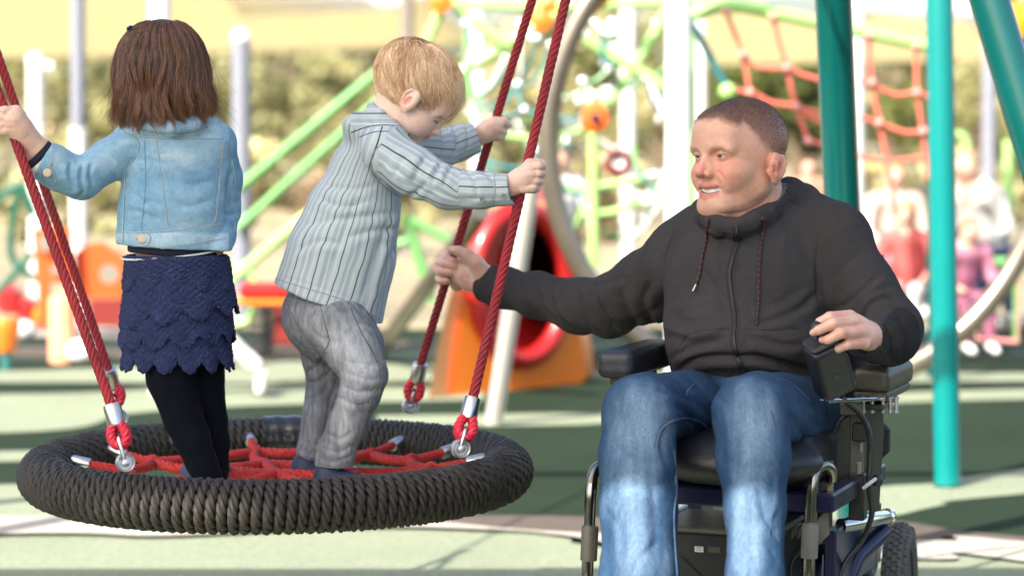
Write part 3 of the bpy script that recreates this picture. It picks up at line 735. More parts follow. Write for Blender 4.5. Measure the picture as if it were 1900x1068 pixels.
# hidden core of the body, inside the clothes
S = S3(.009)
core = [(1400, 700, 5.30, 95), (1398, 600, 5.30, 105), (1395, 500, 5.34, 100), (1398, 430, 5.33, 60)]
S.chain(chainpx(core), .03, (A3(0, 1, 0), .7))
S.chain(chainpx([(1290, 450, 5.38, 45), (1270, 470, 5.40, 42), (1115, 568, 5.62, 30), (930, 528, 5.85, 20)]), .03)
S.chain(chainpx([(1500, 445, 5.33, 34), (1555, 480, 5.29, 30), (1648, 615, 5.19, 26), (1612, 630, 5.08, 20)]), .03)
for a_ in ([(1340, 760, 5.3, 60), (1190, 745, 4.86, 40), (1190, 900, 4.80, 32), (1190, 1180, 4.70, 22), (1188, 1205, 4.55, 20)], [(1460, 760, 5.25, 60), (1395, 745, 4.80, 40), (1400, 900, 4.74, 32), (1402, 1180, 4.64, 22), (1400, 1205, 4.5, 20)]):
    S.chain(chainpx(a_), .02)
cr = S.mesh(); cr.paint(SK)
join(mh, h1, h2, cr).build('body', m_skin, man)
eyes(mp_, MM, ms, man, A3(-.86, -.50, .0))
b = MB(); tp = []
for dl in np.linspace(-.029, .029, 13): tp.append(mp_(.0875 - 12 * dl * dl, dl, -.0678 + 6.0 * dl * dl))
for i in range(12):
    c = (tp[i] + tp[i + 1]) / 2; t_ = nrm(tp[i + 1] - tp[i]); f_ = nrm(np.cross(MM[2], t_)); b.box(c, (np.linalg.norm(tp[i + 1] - tp[i]) * .49, .002, .0056 - .0016 * abs(i - 5.5) / 6), np.array([t_, f_, MM[2]]), .0012)
b.build('teeth', m_teeth, man)
# short hair stubble standing on the scalp
nv = mh.n; cand = np.where((hb > .55) & (mh.v[:, 2] > W(1400, 330, 5.3)[2]))[0]
pick = RNG.choice(cand, 16000); jit = RNG.normal(0, .0009, (16000, 3)); base = mh.v[pick] + jit
dirn = nv[pick] + .5 * (MM[0] * .6 - MM[2] * .3); dirn /= np.linalg.norm(dirn, axis=1)[:, None]
ln = RNG.uniform(.0010, .0019, 16000) * (1 + .6 * top[pick]); P = base[:, None] + dirn[:, None] * (ln[:, None] * np.linspace(-.2, 1, 3)[None])[..., None]
v, F_ = strands(P, np.broadcast_to(np.array([.00028, .00024, .0001]), (16000, 3)))
m_buzz = M_('cropped_brown_hair', (.11, .052, .030), .5, var=.4, vs=400)
mk('cropped_hair', v, F_, m_buzz, man)

# hoodie
HC = A3(.045, .0415, .043)
S = S3(.0042)
S.chain(chainpx([(1382, 668, 5.27, 138), (1385, 610, 5.27, 146), (1388, 540, 5.29, 150), (1390, 480, 5.33, 136)]), .03, (A3(0, 1, 0), .78))
S.ell(W(1385, 635, 5.21), (.165, .125, .085), k=.04)
S.chain(chainpx([(1262, 480, 5.41, 62), (1300, 450, 5.39, 60), (1390, 430, 5.38, 55), (1480, 437, 5.33, 60), (1545, 448, 5.29, 64)]), .04)
S.chain(chainpx([(1440, 378, 5.42, 40), (1490, 400, 5.36, 44), (1545, 430, 5.30, 55)]), .03)
S.chain(chainpx([(1310, 420, 5.38, 30), (1262, 452, 5.40, 42)]), .03)
S.chain(chainpx([(1258, 490, 5.41, 66), (1205, 530, 5.50, 64), (1130, 568, 5.60, 54), (1080, 568, 5.68, 48), (1000, 548, 5.78, 40), (935, 533, 5.86, 35), (897, 526, 5.89, 32)]), .03)
S.chain(chainpx([(1550, 455, 5.28, 66), (1600, 540, 5.24, 62), (1650, 610, 5.18, 58), (1650, 632, 5.15, 46)]), .03)
S.chain(chainpx([(1655, 625, 5.17, 48), (1632, 630, 5.10, 42), (1606, 632, 5.06, 36)]), .02)
# collar and hood lying behind the neck
ck = [(1432, 376, 5.27, 14), (1400, 406, 5.19, 11), (1367, 419, 5.17, 10), (1330, 412, 5.19, 11), (1307, 397, 5.24, 12), (1301, 388, 5.33, 12), (1330, 372, 5.42, 17)]
S.chain(chainpx(ck), .02)
S.chain(chainpx([(1466, 352, 5.36, 18), (1452, 366, 5.29, 20), (1425, 394, 5.225, 15), (1392, 416, 5.19, 12), (1367, 428, 5.18, 11), (1330, 423, 5.195, 11), (1306, 405, 5.245, 12)]), .02)
S.chain(chainpx([(1466, 352, 5.36, 20), (1490, 372, 5.42, 26), (1470, 385, 5.46, 34), (1400, 395, 5.49, 34), (1340, 395, 5.46, 26)]), .03)
S.cone(W(1383, 425, 5.33), W(1383, 475, 5.33), .105, .13, .03, (A3(0, 1, 0), .8))
# neck hole and openings
S.cone(mp_(-.012, 0, -.10), mp_(-.012, 0, .05), .066 * ms, .115 * ms, .006, op='s')
S.cone(mp_(.022, .0, -.118), mp_(.04, 0, -.03), .050 * ms, .08 * ms, .006, op='s')
cdir = nrm(W(870, 520, 5.93) - W(935, 533, 5.86)); S.plane(W(893, 525, 5.89), cdir, .008)
S.cone(W(900, 526, 5.887), W(870, 520, 5.92), .030, .040, .006, op='s')
S.cone(W(1611, 627, 5.075), W(1570, 615, 5.0), .033, .050, .006, op='s')
def hd(P):
    q = proj(P); big = .0014 * noise(P, 14, 1) + .0010 * noise(P, 34, 2)
    slv = np.clip((1230 - q[:, 0]) / 60, 0, 1); t = (q[:, 0] + .3 * q[:, 1]) / 17.
    rp = slv * .0012 * np.sin(t * 1.2 + 2.5 * noise(P, 10, 5))
    return big + rp
hm = S.mesh(hd)
hm.sculpt([
  # right sleeve (left in the photo)
  ([(1228, 612), (1205, 590), (1195, 560), (1210, 520)], 10, 6, 'f'), ([(1190, 612), (1165, 580), (1150, 540)], 9, 6, 'f'), ([(1150, 622), (1125, 590), (1105, 545), (1108, 522)], 9, 7, 'f'),
  ([(1105, 622), (1080, 585), (1072, 545), (1085, 525)], 8, 6, 'f'), ([(1070, 615), (1040, 590), (1022, 545)], 7, 5, 'f'), ([(1040, 600), (1010, 570), (1000, 530)], 6, 4, 'f'),
  ([(990, 590), (975, 560), (965, 520)], 6, 3.5, 'f'), ([(1180, 500), (1130, 545), (1090, 570)], 9, 4, 'r'), ([(1240, 560), (1170, 600), (1110, 600)], 8, 5, 'g'),
  ([(940, 505), (932, 540), (925, 580)], 2.2, 2.2, 'g'), ([(1060, 575), (1000, 565), (950, 545)], 8, 2.5, 'r'), ([(1090, 535), (1140, 520), (1175, 515)], 6, 3, 'g'),
  # armholes
  ([(1252, 428), (1235, 470), (1228, 520), (1235, 570)], 2.5, 1.8, 'g'), ([(1248, 590), (1290, 600), (1340, 590)], 10, 4, 'f'), ([(1240, 575), (1300, 560), (1345, 560)], 9, 3, 'r'),
  ([(1545, 388), (1522, 430), (1513, 490), (1520, 560), (1528, 600)], 3.2, 4, 'g'), ([(1530, 400), (1512, 460), (1508, 540)], 9, 3, 'r'),
  # torso
  ([(1225, 605), (1290, 625), (1350, 605)], 9, -4, 'f'), ([(1245, 665), (1300, 640), (1350, 632)], 9, 4, 'f'), ([(1245, 700), (1290, 668), (1360, 662), (1420, 668), (1490, 690)], 8, 7, 'f'),
  ([(1385, 655), (1450, 672), (1510, 690)], 7, 5, 'f'), ([(1390, 625), (1450, 640), (1500, 640)], 8, 4, 'f'), ([(1395, 600), (1440, 592), (1490, 570), (1518, 540)], 9, 5, 'f'),
  ([(1400, 575), (1450, 560), (1500, 525)], 9, 3, 'g'), ([(1300, 500), (1330, 540), (1345, 590)], 10, 2.5, 'f'), ([(1470, 420), (1450, 470), (1445, 540)], 12, 2, 'r'),
  ([(1345, 430), (1335, 480), (1345, 520)], 9, 2, 'f'), ([(1255, 655), (1265, 640), (1282, 620), (1330, 611), (1360, 610)], 2.4, 2.5, 'g'), ([(1378, 610), (1430, 612), (1480, 609), (1485, 622)], 2.4, 2.5, 'g'),
  ([(1262, 672), (1258, 660), (1275, 632)], 5, 2.5, 'r'), ([(1305, 407), (1335, 432), (1362, 438)], 2.4, 2.2, 'g'), ([(1372, 438), (1400, 430), (1428, 406), (1460, 376)], 2.4, 2.2, 'g'),
  ([(1458, 372), (1480, 380), (1500, 378)], 4, 3, 'g'),
  # left sleeve (right in the photo)
  ([(1540, 430), (1570, 500), (1590, 560)], 14, 3, 'r'), ([(1600, 598), (1612, 570), (1640, 555), (1668, 560)], 7, 6, 'f'), ([(1590, 585), (1600, 560), (1630, 540), (1652, 535)], 8, 4, 'f'),
  ([(1545, 575), (1580, 560), (1640, 505)], 9, 3.5, 'f'), ([(1640, 600), (1655, 630), (1650, 665)], 6, 4, 'f'), ([(1665, 590), (1680, 620), (1672, 660)], 6, 4, 'f'), ([(1620, 600), (1634, 625), (1630, 662)], 4, 3, 'f'),
  ([(1540, 530), (1560, 500), (1600, 470)], 9, 2.5, 'f')])
hm.noisy(.0007, 90, 4)
hm.paint(HC); q = proj(hm.v); qx, qy = q.T
# darker elbow patch, lighter hood lining
ep = (((qx - 1672) / 36) ** 2 + ((qy - 622) / 52) ** 2 < 1) & (hm.v[:, 1] < 5.4)
hm.blend(ep * .7, A3(.016, .016, .018))
nl = ((hm.v - mO) @ MM.T / ms); rr = np.hypot(nl[:, 0] + .02, nl[:, 1]); lin = (rr < .088) & (nl[:, 2] < .02) & (nl[:, 2] > -.16) & (nl[:, 0] < .0) & (np.einsum('ij,ij->i', hm.n, (mp_(-.01, 0, -.05) - hm.v)) > 0)
lin &= (qy < 372) & (qx > 1420)
hm.blend(lin * .9, A3(.16, .165, .17))
m_hood = M_('charcoal_fleece', attr=True, rough=.95, spec=.15, var=.13, vs=230, var2=[(.12, 800), (.10, 14)], bump=.7, bs=420, bd=.003, bump2=[(.4, 110)])
hood = hm.build('hoodie', m_hood, man)
bv = hm.bvh()
m_zip = M_('black_zip', (.01, .01, .012), .45)
zp = [(1366, 418), (1368, 450), (1360, 480), (1354, 510), (1358, 550), (1364, 590), (1362, 630), (1370, 665), (1382, 690)]
l = snap(bv, zp, .0005); b = MB(); b.tube(l, .0042, 8)
zz_ = b.build('zip', m_zip, hood)
for off in (-7, 8):
    l = snap(bv, [(x + off, y) for x, y in zp], .0002); b = MB(); b.tube(l, .0012, 5); b.build('zip_seam', M_('dark_seam' , (.02, .02, .022), .8), hood)
l = snap(bv, [(1366, 420), (1368, 426)], .004, cur=False); b = MB(); b.box(l[0], (.0032, .002, .004), bev=.001); b.box(l[0] + A3(.001, -.003, -.009), (.0022, .001, .006), bev=.001); b.build('zip_pull', M_('dark_metal', (.08, .08, .085), .3, .9), zz_)
m_cord = M_('black_red_cord', (.014, .012, .013), .7); m_reddot = M_('red_thread', (.22, .015, .015), .7); m_tip = M_('cord_tip', (.45, .43, .38), .3, .8)
for pts, mt in (([(1316, 410), (1313, 440), (1304, 480), (1298, 515), (1294, 528)], m_tip), ([(1414, 406), (1413, 440), (1408, 500), (1407, 550), (1404, 592)], m_cord)):
    l = snap(bv, pts, .0042); l = smooth_path(l[::4], 4); b = MB(); b.tube(l, .0026, 7); dc = b.build('drawcord', m_cord, hood)
    rs, _ = resample(l, .012); b = MB(); dd = np.diff(rs, axis=0)
    for i in range(0, len(rs) - 1): b.tube([rs[i] - nrm(dd[i]) * .0018 + A3(.0006 * (-1) ** i, 0, 0), rs[i] + nrm(dd[i]) * .0022], .00275, 6)
    b.build('red_flecks', m_reddot, dc)
    e = l[-1]; dd = nrm(l[-1] - l[-3]); b = MB(); b.tube([e, e + dd * .016], .0029, 8); b.build('cord_tip', mt, dc)
    b = MB(); b.lathe(l[0] + A3(0, -.0015, 0), A3(0, -1, .3), [(.0036, 0), (.0055, .001), (.0055, .002), (.0036, .003)], 16, True); b.build('eyelet', M_('dark_eyelet', (.05, .05, .05), .4, .8), hood)
# thigh pouch seams and cuffs
for pts in ([(1262, 668), (1258, 650), (1275, 622), (1300, 613), (1355, 609)], [(1378, 610), (1430, 611), (1478, 608)], [(1548, 388), (1524, 430), (1514, 480), (1516, 530)], [(1252, 428), (1238, 462), (1232, 500), (1235, 545)], [(932, 508), (925, 540), (918, 575)]):
    l = snap(bv, pts, .0); b = MB(); b.tube(l, .0011, 5); b.build('seam', M_('dark_seam', (.018, .018, .02), .85), hood)

# jeans
S = S3(.0042)
S.chain(chainpx([(1330, 755, 5.30, 78), (1200, 762, 4.92, 66), (1188, 768, 4.86, 66)]), .03)
S.chain(chainpx([(1188, 764, 4.86, 70), (1182, 850, 4.82, 68), (1186, 940, 4.78, 70), (1186, 1068, 4.73, 72), (1186, 1150, 4.70, 72)]), .02)
S.chain(chainpx([(1470, 770, 5.26, 84), (1410, 765, 4.86, 70), (1395, 765, 4.80, 70)]), .03)
S.chain(chainpx([(1394, 768, 4.80, 70), (1398, 850, 4.76, 66), (1402, 940, 4.72, 55), (1401, 1068, 4.67, 52), (1401, 1150, 4.64, 52)]), .02)
S.chain(chainpx([(1330, 770, 5.28, 85), (1440, 770, 5.26, 90), (1490, 770, 5.25, 80)]), .05)
S.chain(chainpx([(1310, 715, 5.16, 18), (1380, 712, 5.14, 20), (1450, 712, 5.12, 18)]), .02)
S.plane(W(1200, 1165, 4.7), A3(0, 0, -1))
def jd(P): return .0018 * noise(P * A3(1, 1, .7), 16, 6) + .0010 * noise(P, 42, 7)
jm = S.mesh(jd)
jm.sculpt([
  ([(1150, 745), (1165, 790), (1160, 850)], 11, -5, 'f'), ([(1215, 720), (1262, 735), (1310, 765), (1330, 800)], 9, 6, 'f'), ([(1225, 740), (1270, 765), (1300, 810)], 10, 7, 'f'), ([(1235, 780), (1225, 830), (1240, 870)], 9, 5, 'f'),
  ([(1120, 800), (1150, 840), (1200, 860), (1245, 850)], 12, 3.5, 'f'), ([(1250, 880), (1210, 900), (1150, 895)], 13, 4, 'f'), ([(1205, 870), (1215, 960), (1205, 1060)], 13, 5, 'f'), ([(1150, 900), (1140, 980), (1150, 1068)], 12, -4, 'f'),
  ([(1225, 1000), (1190, 1030), (1170, 1068)], 9, 4, 'f'), ([(1120, 940), (1160, 1000), (1180, 1020)], 9, 3, 'f'),
  ([(1340, 740), (1350, 800), (1345, 860)], 10, -5, 'f'), ([(1430, 715), (1470, 745), (1530, 760)], 9, 5, 'f'), ([(1440, 740), (1478, 790), (1500, 830)], 9, 6, 'f'), ([(1460, 740), (1520, 790), (1540, 790)], 8, 4, 'f'),
  ([(1335, 840), (1380, 872), (1440, 865)], 12, 4, 'f'), ([(1345, 900), (1385, 905), (1420, 880)], 10, 3, 'f'), ([(1368, 920), (1360, 1000), (1362, 1068)], 9, 4, 'r'), ([(1403, 890), (1415, 950), (1445, 1010)], 9, 7, 'f'),
  ([(1440, 880), (1438, 930), (1425, 970)], 8, -5, 'f'), ([(1395, 960), (1420, 1000), (1440, 1050)], 9, 4, 'f'), ([(1360, 740), (1400, 752), (1440, 742)], 14, 2, 'r'),
  ([(1280, 712), (1330, 735), (1350, 760)], 6, 4, 'f'), ([(1260, 830), (1290, 800), (1320, 795)], 7, 4, 'f')], .45)
jm.noisy(.0008, 110, 8)
q = proj(jm.v); qx, qy = q.T
jm.paint(A3(.018, .052, .112))
def gp(cx, cy, rx, ry): return np.exp(-(((qx - cx) / rx) ** 2 + ((qy - cy) / ry) ** 2))
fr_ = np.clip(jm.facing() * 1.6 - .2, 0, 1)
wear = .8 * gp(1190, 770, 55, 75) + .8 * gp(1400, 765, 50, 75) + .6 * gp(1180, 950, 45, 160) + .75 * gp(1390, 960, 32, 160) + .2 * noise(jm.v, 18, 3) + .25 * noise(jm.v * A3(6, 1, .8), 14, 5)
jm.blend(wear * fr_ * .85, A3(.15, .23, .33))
jm.blend(np.clip(.45 - jm.facing(), 0, 1) * 1.1, A3(.015, .035, .075))  # sides turning away painted darker, shading put into the denim
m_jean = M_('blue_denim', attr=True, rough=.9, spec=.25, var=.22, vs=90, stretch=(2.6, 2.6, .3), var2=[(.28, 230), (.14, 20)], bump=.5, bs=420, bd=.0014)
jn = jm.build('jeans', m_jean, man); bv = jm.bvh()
m_seam = M_('denim_seam', (.035, .075, .15), .85); m_stitch = M_('pale_stitching', (.34, .33, .30), .8)
def seam(bvh, pts, par, r=.0022, stitch=True, mat=m_seam, smat=m_stitch, gap=.0065, off=0):
    l = snap(bvh, pts, .0003)
    if len(l) < 3: return
    l, _ = resample(l, .004); k = np.convolve; 
    for _i in range(2): l[1:-1] = (l[:-2] + l[1:-1] * 2 + l[2:]) / 4
    b = MB(); b.tube(l, r, 6); sm = b.build('seam', mat, par)
    if stitch:
        rs, _ = resample(l, gap); b = MB(); vw = np.array([nrm(CAM - x) for x in rs]); T = np.gradient(rs, axis=0); T = np.array([nrm(x) for x in T]); sd = np.cross(T, vw)
        for s_ in ((-1, 1) if stitch == 2 else (1,)):
            for i in range(0, len(rs) - 1):
                c = rs[i] + sd[i] * s_ * (r * 1.25) + vw[i] * r * .75; b.tube([c - T[i] * gap * .28, c + T[i] * gap * .28], .0008, 4)
        b.build('stitching', smat, sm)
    return sm
seam(bv, [(1250, 835), (1256, 900), (1250, 960), (1256, 1068)], jn, .0024)
seam(bv, [(1215, 830), (1222, 800), (1245, 780), (1290, 778), (1325, 805)], jn, .0024)
seam(bv, [(1430, 760), (1440, 800), (1436, 850), (1440, 900), (1432, 960), (1425, 1000)], jn, .0012, False)
seam(bv, [(1290, 712), (1278, 722), (1272, 735)], jn, .002); seam(bv, [(1442, 702), (1470, 712), (1500, 740)], jn, .002)
# shoes, on the footplates
m_shoe = M_('dark_shoe', (.03, .03, .035), .5, var=.2)
for x_, Y_ in ((1188, 4.66), (1402, 4.60)):
    S = S3(.006); z0 = .155; c = W(x_, 1150, Y_); c[2] = z0 + .05
    S.cone(c + A3(0, .02, .01), c + A3(-.03, -.15, -.012), .048, .036, .03); S.cone(c + A3(0, .02, 0), c + A3(0, .02, .09), .046, .042, .03); S.plane(A3(0, 0, z0), A3(0, 0, -1))
    S.mesh().build('shoe', m_shoe, man)
# ================================================================== power wheelchair
WC0 = A3(.53, 5.26, 0); cF = nrm(A3(-.36, -.93, 0)); cL = nrm(A3(.93, -.36, 0)); cM = np.array([cF, cL, [0, 0, 1.]])
wc = thing('wheelchair', 'black electric wheelchair with padded armrests and joystick box, the man seated in it', 'wheelchair', WC0)
c_ = lambda f, l, u: WC0 + cF * f + cL * l + A3(0, 0, u)
m_navy = M_('navy_metal', (.012, .012, .05), .3, .2, coat=.3); m_vinyl = M_('black_vinyl', (.012, .013, .018), .38, var=.15, vs=12, bump=.5, bs=18, bd=.01, bump2=[(.2, 500)])
m_chrome = M_('chrome', (.75, .73, .70), .12, 1., bump=.05, bs=60); m_motor = M_('grey_brown_casting', (.12, .11, .09), .5, .3, var=.2, vs=30)
def part(name, m, fn, parent=wc, bevel=0): b = MB(); fn(b); return b.build(name, m, parent, bevel=bevel)
cush = S3(.005); sc_ = W(1390, 842, 5.05); sc_[2] = .60
cush.box(sc_ + A3(.02, .18, 0), (.24, .19, .055), .035, cM, .03); cush.ell(sc_ + cF * .10 + A3(.0, 0, .01), (.12, .18, .055), cM, .05)
cush.mesh(lambda P: .004 * noise(P, 12, 3)).build('seat_cushion', m_vinyl, wc)
part('seat_pan', m_blackp, lambda b: b.box(sc_ + A3(.02, .18, -.068), (.23, .185, .012), cM, .004))
part('seat_frame', m_navy, lambda b: [b.box(W(1385, 922, 4.98), (.02, .19, .02), cM, .005), b.box(W(1385, 922, 4.98) - cF * .45, (.02, .19, .02), cM, .005)] + [b.box(W(1385, 922, 4.98) - cF * .225 + cL * q * .172, (.22, .018, .02), cM, .005) for q in (-1, 1)])
# backrest, behind the man
bk = S3(.008); bk.box(c_(-.30, -.02, .83), (.035, .21, .23), .03, np.array([nrm(cF + A3(0, 0, .12)), cL, nrm(A3(0, 0, 1) - cF * .12)])); bko = bk.mesh().build('backrest', m_vinyl, wc)
part('backrest_post', m_navy, lambda b: b.tube([c_(-.30, .19, .45), c_(-.33, .19, .80), c_(-.37, .19, 1.0)], .012, 10)); part('backrest_post', m_navy, lambda b: b.tube([c_(-.30, -.22, .45), c_(-.33, -.22, .80), c_(-.37, -.22, 1.0)], .012, 10))
part('rear_bag', M_('black_nylon', (.01, .01, .012), .8, bump=.3, bs=40, bd=.004), lambda b: b.box(W(1606, 815, 5.50), (.04, .055, .055), cM, .03))
# right armrest (left in the photo)
ra = W(1143, 676, 5.12); arm = S3(.004)
arm.box(ra - cF * .15, (.165, .041, .030), .018, cM, .01)
ao = arm.mesh().build('armrest', m_vinyl, wc)
part('armrest_bracket', m_blackp, lambda b: [b.box(ra - cF * .12 + A3(0, 0, -.037), (.10, .022, .010), cM, .004), b.box(ra - cF * .05 + A3(.0, 0, -.055), (.02, .020, .018), cM, .004), b.box(ra - cF * .17 + A3(0, 0, -.115), (.014, .012, .08), cM, .003)], ao)
# left armrest, behind the joystick box
lp = W(1628, 700, 5.20); S = S3(.0035); S.box(lp - cF * .06, (.13, .040, .026), .012, cM, .01); S.cone(lp - cF * .15 + A3(0, 0, .016), lp + cF * .03 + A3(0, 0, .010), .020, .014, .02)
S.plane(lp + cL * .030 + A3(0, 0, .024), nrm(cL * .8 + A3(0, 0, .8))); lo_ = S.mesh().build('armrest', m_olive, wc)
part('armrest_bracket', m_olive, lambda b: [b.box(lp - cF * .05 + A3(0, 0, -.034), (.12, .037, .009), cM, .004), b.box(lp - cF * .02 + A3(0, 0, -.050), (.05, .03, .008), cM, .003)], lo_)
# joystick box
S = S3(.0025); ja, jb = W(1534, 642, 4.93), W(1560, 742, 4.99); ju = nrm(ja - jb); jr = nrm(np.cross(ju, nrm(A3(.25, -1, 0)))); jr = jr if jr[0] > 0 else -jr; jn_ = nrm(np.cross(jr, ju)); jn_ = jn_ if jn_[1] < 0 else -jn_
jc = (ja + jb) / 2; JM = np.array([jr, -jn_, ju])
S.box(jc - jn_ * .025 + jr * .004, (.039, .030, .062), .012, JM, .01); S.plane(jc + jr * .030 + ju * .05, nrm(jr * 1.0 + ju * .42 + jn_ * .1))
jo = S.mesh().build('joystick_box', m_blackp, wc)
part('side_cover', m_olive, lambda b: b.prism([jc + jr * .0335 + jn_ * a + ju * h_ for a, h_ in ((.000, .040), (-.045, .045), (-.05, -.052), (-.000, -.056))], jr * .004), jo, .001)
part('top_cap', m_blackp, lambda b: b.box(ja - jn_ * .022 + jr * -.002 + ju * .001, (.033, .028, .007), JM, .006), jo)
part('joystick_lever', m_blackp, lambda b: [b.lathe(ja - jn_ * .03 + ju * .005, ju, [(.016, 0), (.014, .006), (.007, .010), (.006, .020), (.011, .026), (.012, .034), (.006, .040), (.001, .041)], 18)], jo)
m_emb = M_('embossed_plastic', (.035, .035, .035), .35); fp = jc + jn_ * .0052
part('vents', m_emb, lambda b: [b.box(fp - ju * .046 + jr * (-.022 + .0062 * i), (.0015, .001, .009), JM) for i in range(8)], jo)
aa = np.linspace(0, 2 * math.pi, 25)[:-1]
part('round_emblem', m_emb, lambda b: [b.tube([fp + jr * (.0115 * math.cos(x) - .002) + ju * .0115 * math.sin(x) for x in aa], .0008, 5, True), b.tube([fp + jr * (.006 * math.cos(x) - .002) + ju * .006 * math.sin(x) for x in aa], .0008, 5, True)]
     + [b.lathe(fp + jr * (.0028 * math.cos(x) - .002) + ju * .0028 * math.sin(x), jn_, [(.0013, 0), (.0013, .0012)], 8) for x in (.8, 2.4, 3.9, 5.5)] + [b.box(fp + jr * (-.004 + .004 * i) + ju * .019, (.0012, .0008, .002), JM) for i in range(3)], jo)
# chrome bracket with bolts
b = MB(); b0, b1 = W(1530, 743, 4.97), W(1640, 738, 5.14); b.tube([b0, b1], .0035, 8); dd = b1 - b0; b.box((b0 + b1) / 2 - A3(0, 0, .001), (np.linalg.norm(dd) / 2, .012, .0028), np.array([nrm(dd), nrm(np.cross(dd, [0, 0, 1])), [0, 0, 1.]]), .001); br = b.build('arm_bracket', m_chrome, wc)
for x_ in (1602, 1618, 1638, 1652, 1663):
    part('bolt', m_galv if x_ % 2 else m_steel, lambda b: b.lathe(W(x_, 766, 5.12), A3(0, 0, 1), [(.005, 0), (.0065, .001), (.0065, .005), (.0042, .0055), (.0042, .030), (.0062, .0305), (.0062, .034), (.004, .036)], 14), br)
part('slotted_plate', m_blackp, lambda b: b.box(W(1630, 752, 5.14), (.035, .018, .006), cM, .002), br)
part('bracket_block', m_motor, lambda b: b.box(W(1580, 757, 5.10), (.02, .022, .013), cM, .003), br)
# side panel and posts
P_ = [(1546, 765), (1575, 752), (1640, 758), (1640, 800), (1632, 940), (1608, 948), (1560, 915), (1545, 880)]
part('side_panel', m_olive, lambda b: b.prism([W(x, y, 5.20 + (x - 1590) * .0006) for x, y in P_], A3(0, .012, 0)), bevel=.003)
part('side_loop', m_blackp, lambda b: b.tube(smooth_path([W(x, y, 5.15) for x, y in ((1588, 765), (1562, 775), (1545, 810), (1540, 850), (1548, 890), (1562, 915))], 5), .005, 8))
part('arm_post', m_motor, lambda b: [b.box(W(1590, 850, 5.14), (.012, .014, .11), cM, .003)])
part('arm_post_sleeve', m_blackp, lambda b: b.box(W(1592, 920, 5.12), (.016, .017, .05), cM, .003)); part('arm_post_sleeve', m_blackp, lambda b: b.box(W(1597, 800, 5.10), (.014, .016, .02), cM, .003))
part('steel_latch', m_steel, lambda b: [b.box(W(1594, 868, 5.10), (.003, .0045, .013), cM, .001)]); part('steel_latch', m_steel, lambda b: b.box(W(1598, 830, 5.10), (.002, .002, .009), cM))
part('cable', m_blackp, lambda b: b.tube(smooth_path([W(x, y, Y) for x, y, Y in ((1560, 738, 5.02), (1590, 760, 5.05), (1612, 800, 5.06), (1614, 850, 5.06), (1612, 900, 5.06), (1618, 950, 5.08), (1600, 1000, 5.12), (1570, 1040, 5.12), (1555, 1075, 5.1))], 6), .0062, 9))
part('cable_tie', M_('white_tie', (.5, .52, .55), .5), lambda b: b.tube(smooth_path([W(x, y, Y) for x, y, Y in ((1602, 905, 5.05), (1615, 895, 5.04), (1624, 888, 5.06))], 3), .004, 6))
part('joint_knob', m_blackp, lambda b: b.lathe(W(1622, 890, 5.10), A3(.6, -.7, 0), [(.010, 0), (.013, .003), (.013, .014), (.008, .018)], 14))
part('side_bar', m_navy, lambda b: [b.tube([W(1640, 985, 5.35), W(1590, 1030, 5.25), W(1560, 1100, 5.2)], .02, 14)])
part('chrome_tube', m_chrome, lambda b: [b.tube(smooth_path([W(1560, 975, 5.15), W(1600, 968, 5.2), W(1647, 958, 5.36)], 5), .0165, 16), b.lathe(W(1645, 958, 5.35), nrm(W(1650, 957, 5.38) - W(1600, 968, 5.2)), [(.0165, 0), (.0195, .003), (.0195, .012), (.016, .016), (.010, .017)], 18)])
part('mounting_plate', m_motor, lambda b: [b.box(W(1532, 915, 5.0), (.012, .012, .022), cM, .003), b.box(W(1541, 880, 5.0), (.004, .006, .03), cM, .002)])
part('side_latch', M_('brass_plate', (.35, .30, .18), .35, .8), lambda b: [b.box(W(1540, 915, 4.95), (.008, .006, .019), cM, .002)])
# legrests
def legrest(pts, slv, Y):
    b = MB(); b.tube(smooth_path([W(x, y, Y + dy) for x, y, dy in pts], 6), .0125, 16); lr = b.build('legrest_tube', m_chromed, wc)
    a_, b_ = (W(x, y, Y - .01) for x, y in slv); q = MB(); d = nrm(a_ - b_); q.lathe(b_, d, [(.0125, 0), (.0175, .002), (.0178, np.linalg.norm(a_ - b_) - .006), (.0165, np.linalg.norm(a_ - b_)), (.0125, np.linalg.norm(a_ - b_) + .001)], 20); q.build('sleeve', m_motor if Y > 4.92 else m_grayp, lr)
    return lr
m_chromed = M_('dark_chrome', (.28, .26, .24), .18, 1.); m_grayp = M_('grey_plastic', (.17, .16, .15), .45, var=.15, vs=30)
l1 = legrest([(1541, 890, .06), (1541, 872, .05), (1528, 863, .03), (1514, 872, .01), (1508, 900, 0), (1505, 950, 0), (1502, 1010, 0), (1500, 1080, 0), (1497, 1180, -.03)], ((1504, 970), (1501, 1035)), 4.90)
l2 = legrest([(1122, 868, .06), (1110, 866, .04), (1101, 880, .02), (1097, 910, 0), (1094, 960, 0), (1092, 1010, 0), (1089, 1080, 0), (1087, 1180, -.03)], ((1095, 975), (1092, 1040)), 4.97)
part('swing_away_plate', m_motor, lambda b: b.prism([W(x, y, 4.93) for x, y in ((1506, 975), (1528, 950), (1538, 945), (1540, 990), (1520, 1010))], A3(0, .012, 0)), l1, .002)
for xx, Yf in ((1190, 4.60), (1405, 4.55)):
    part('footplate', m_blackp, lambda b: b.box(A3(W(xx, 1100, Yf)[0], Yf, .143), (.12, .075, .009), cM, .006))
part('footplate_hanger', m_chromed, lambda b: b.tube([W(1497, 1175, 4.87), A3(W(1480, 1100, 4.7)[0], 4.66, .15)], .010, 10), l1); part('footplate_hanger', m_chromed, lambda b: b.tube([W(1087, 1175, 4.94), A3(W(1120, 1100, 4.7)[0], 4.70, .15)], .010, 10), l2)
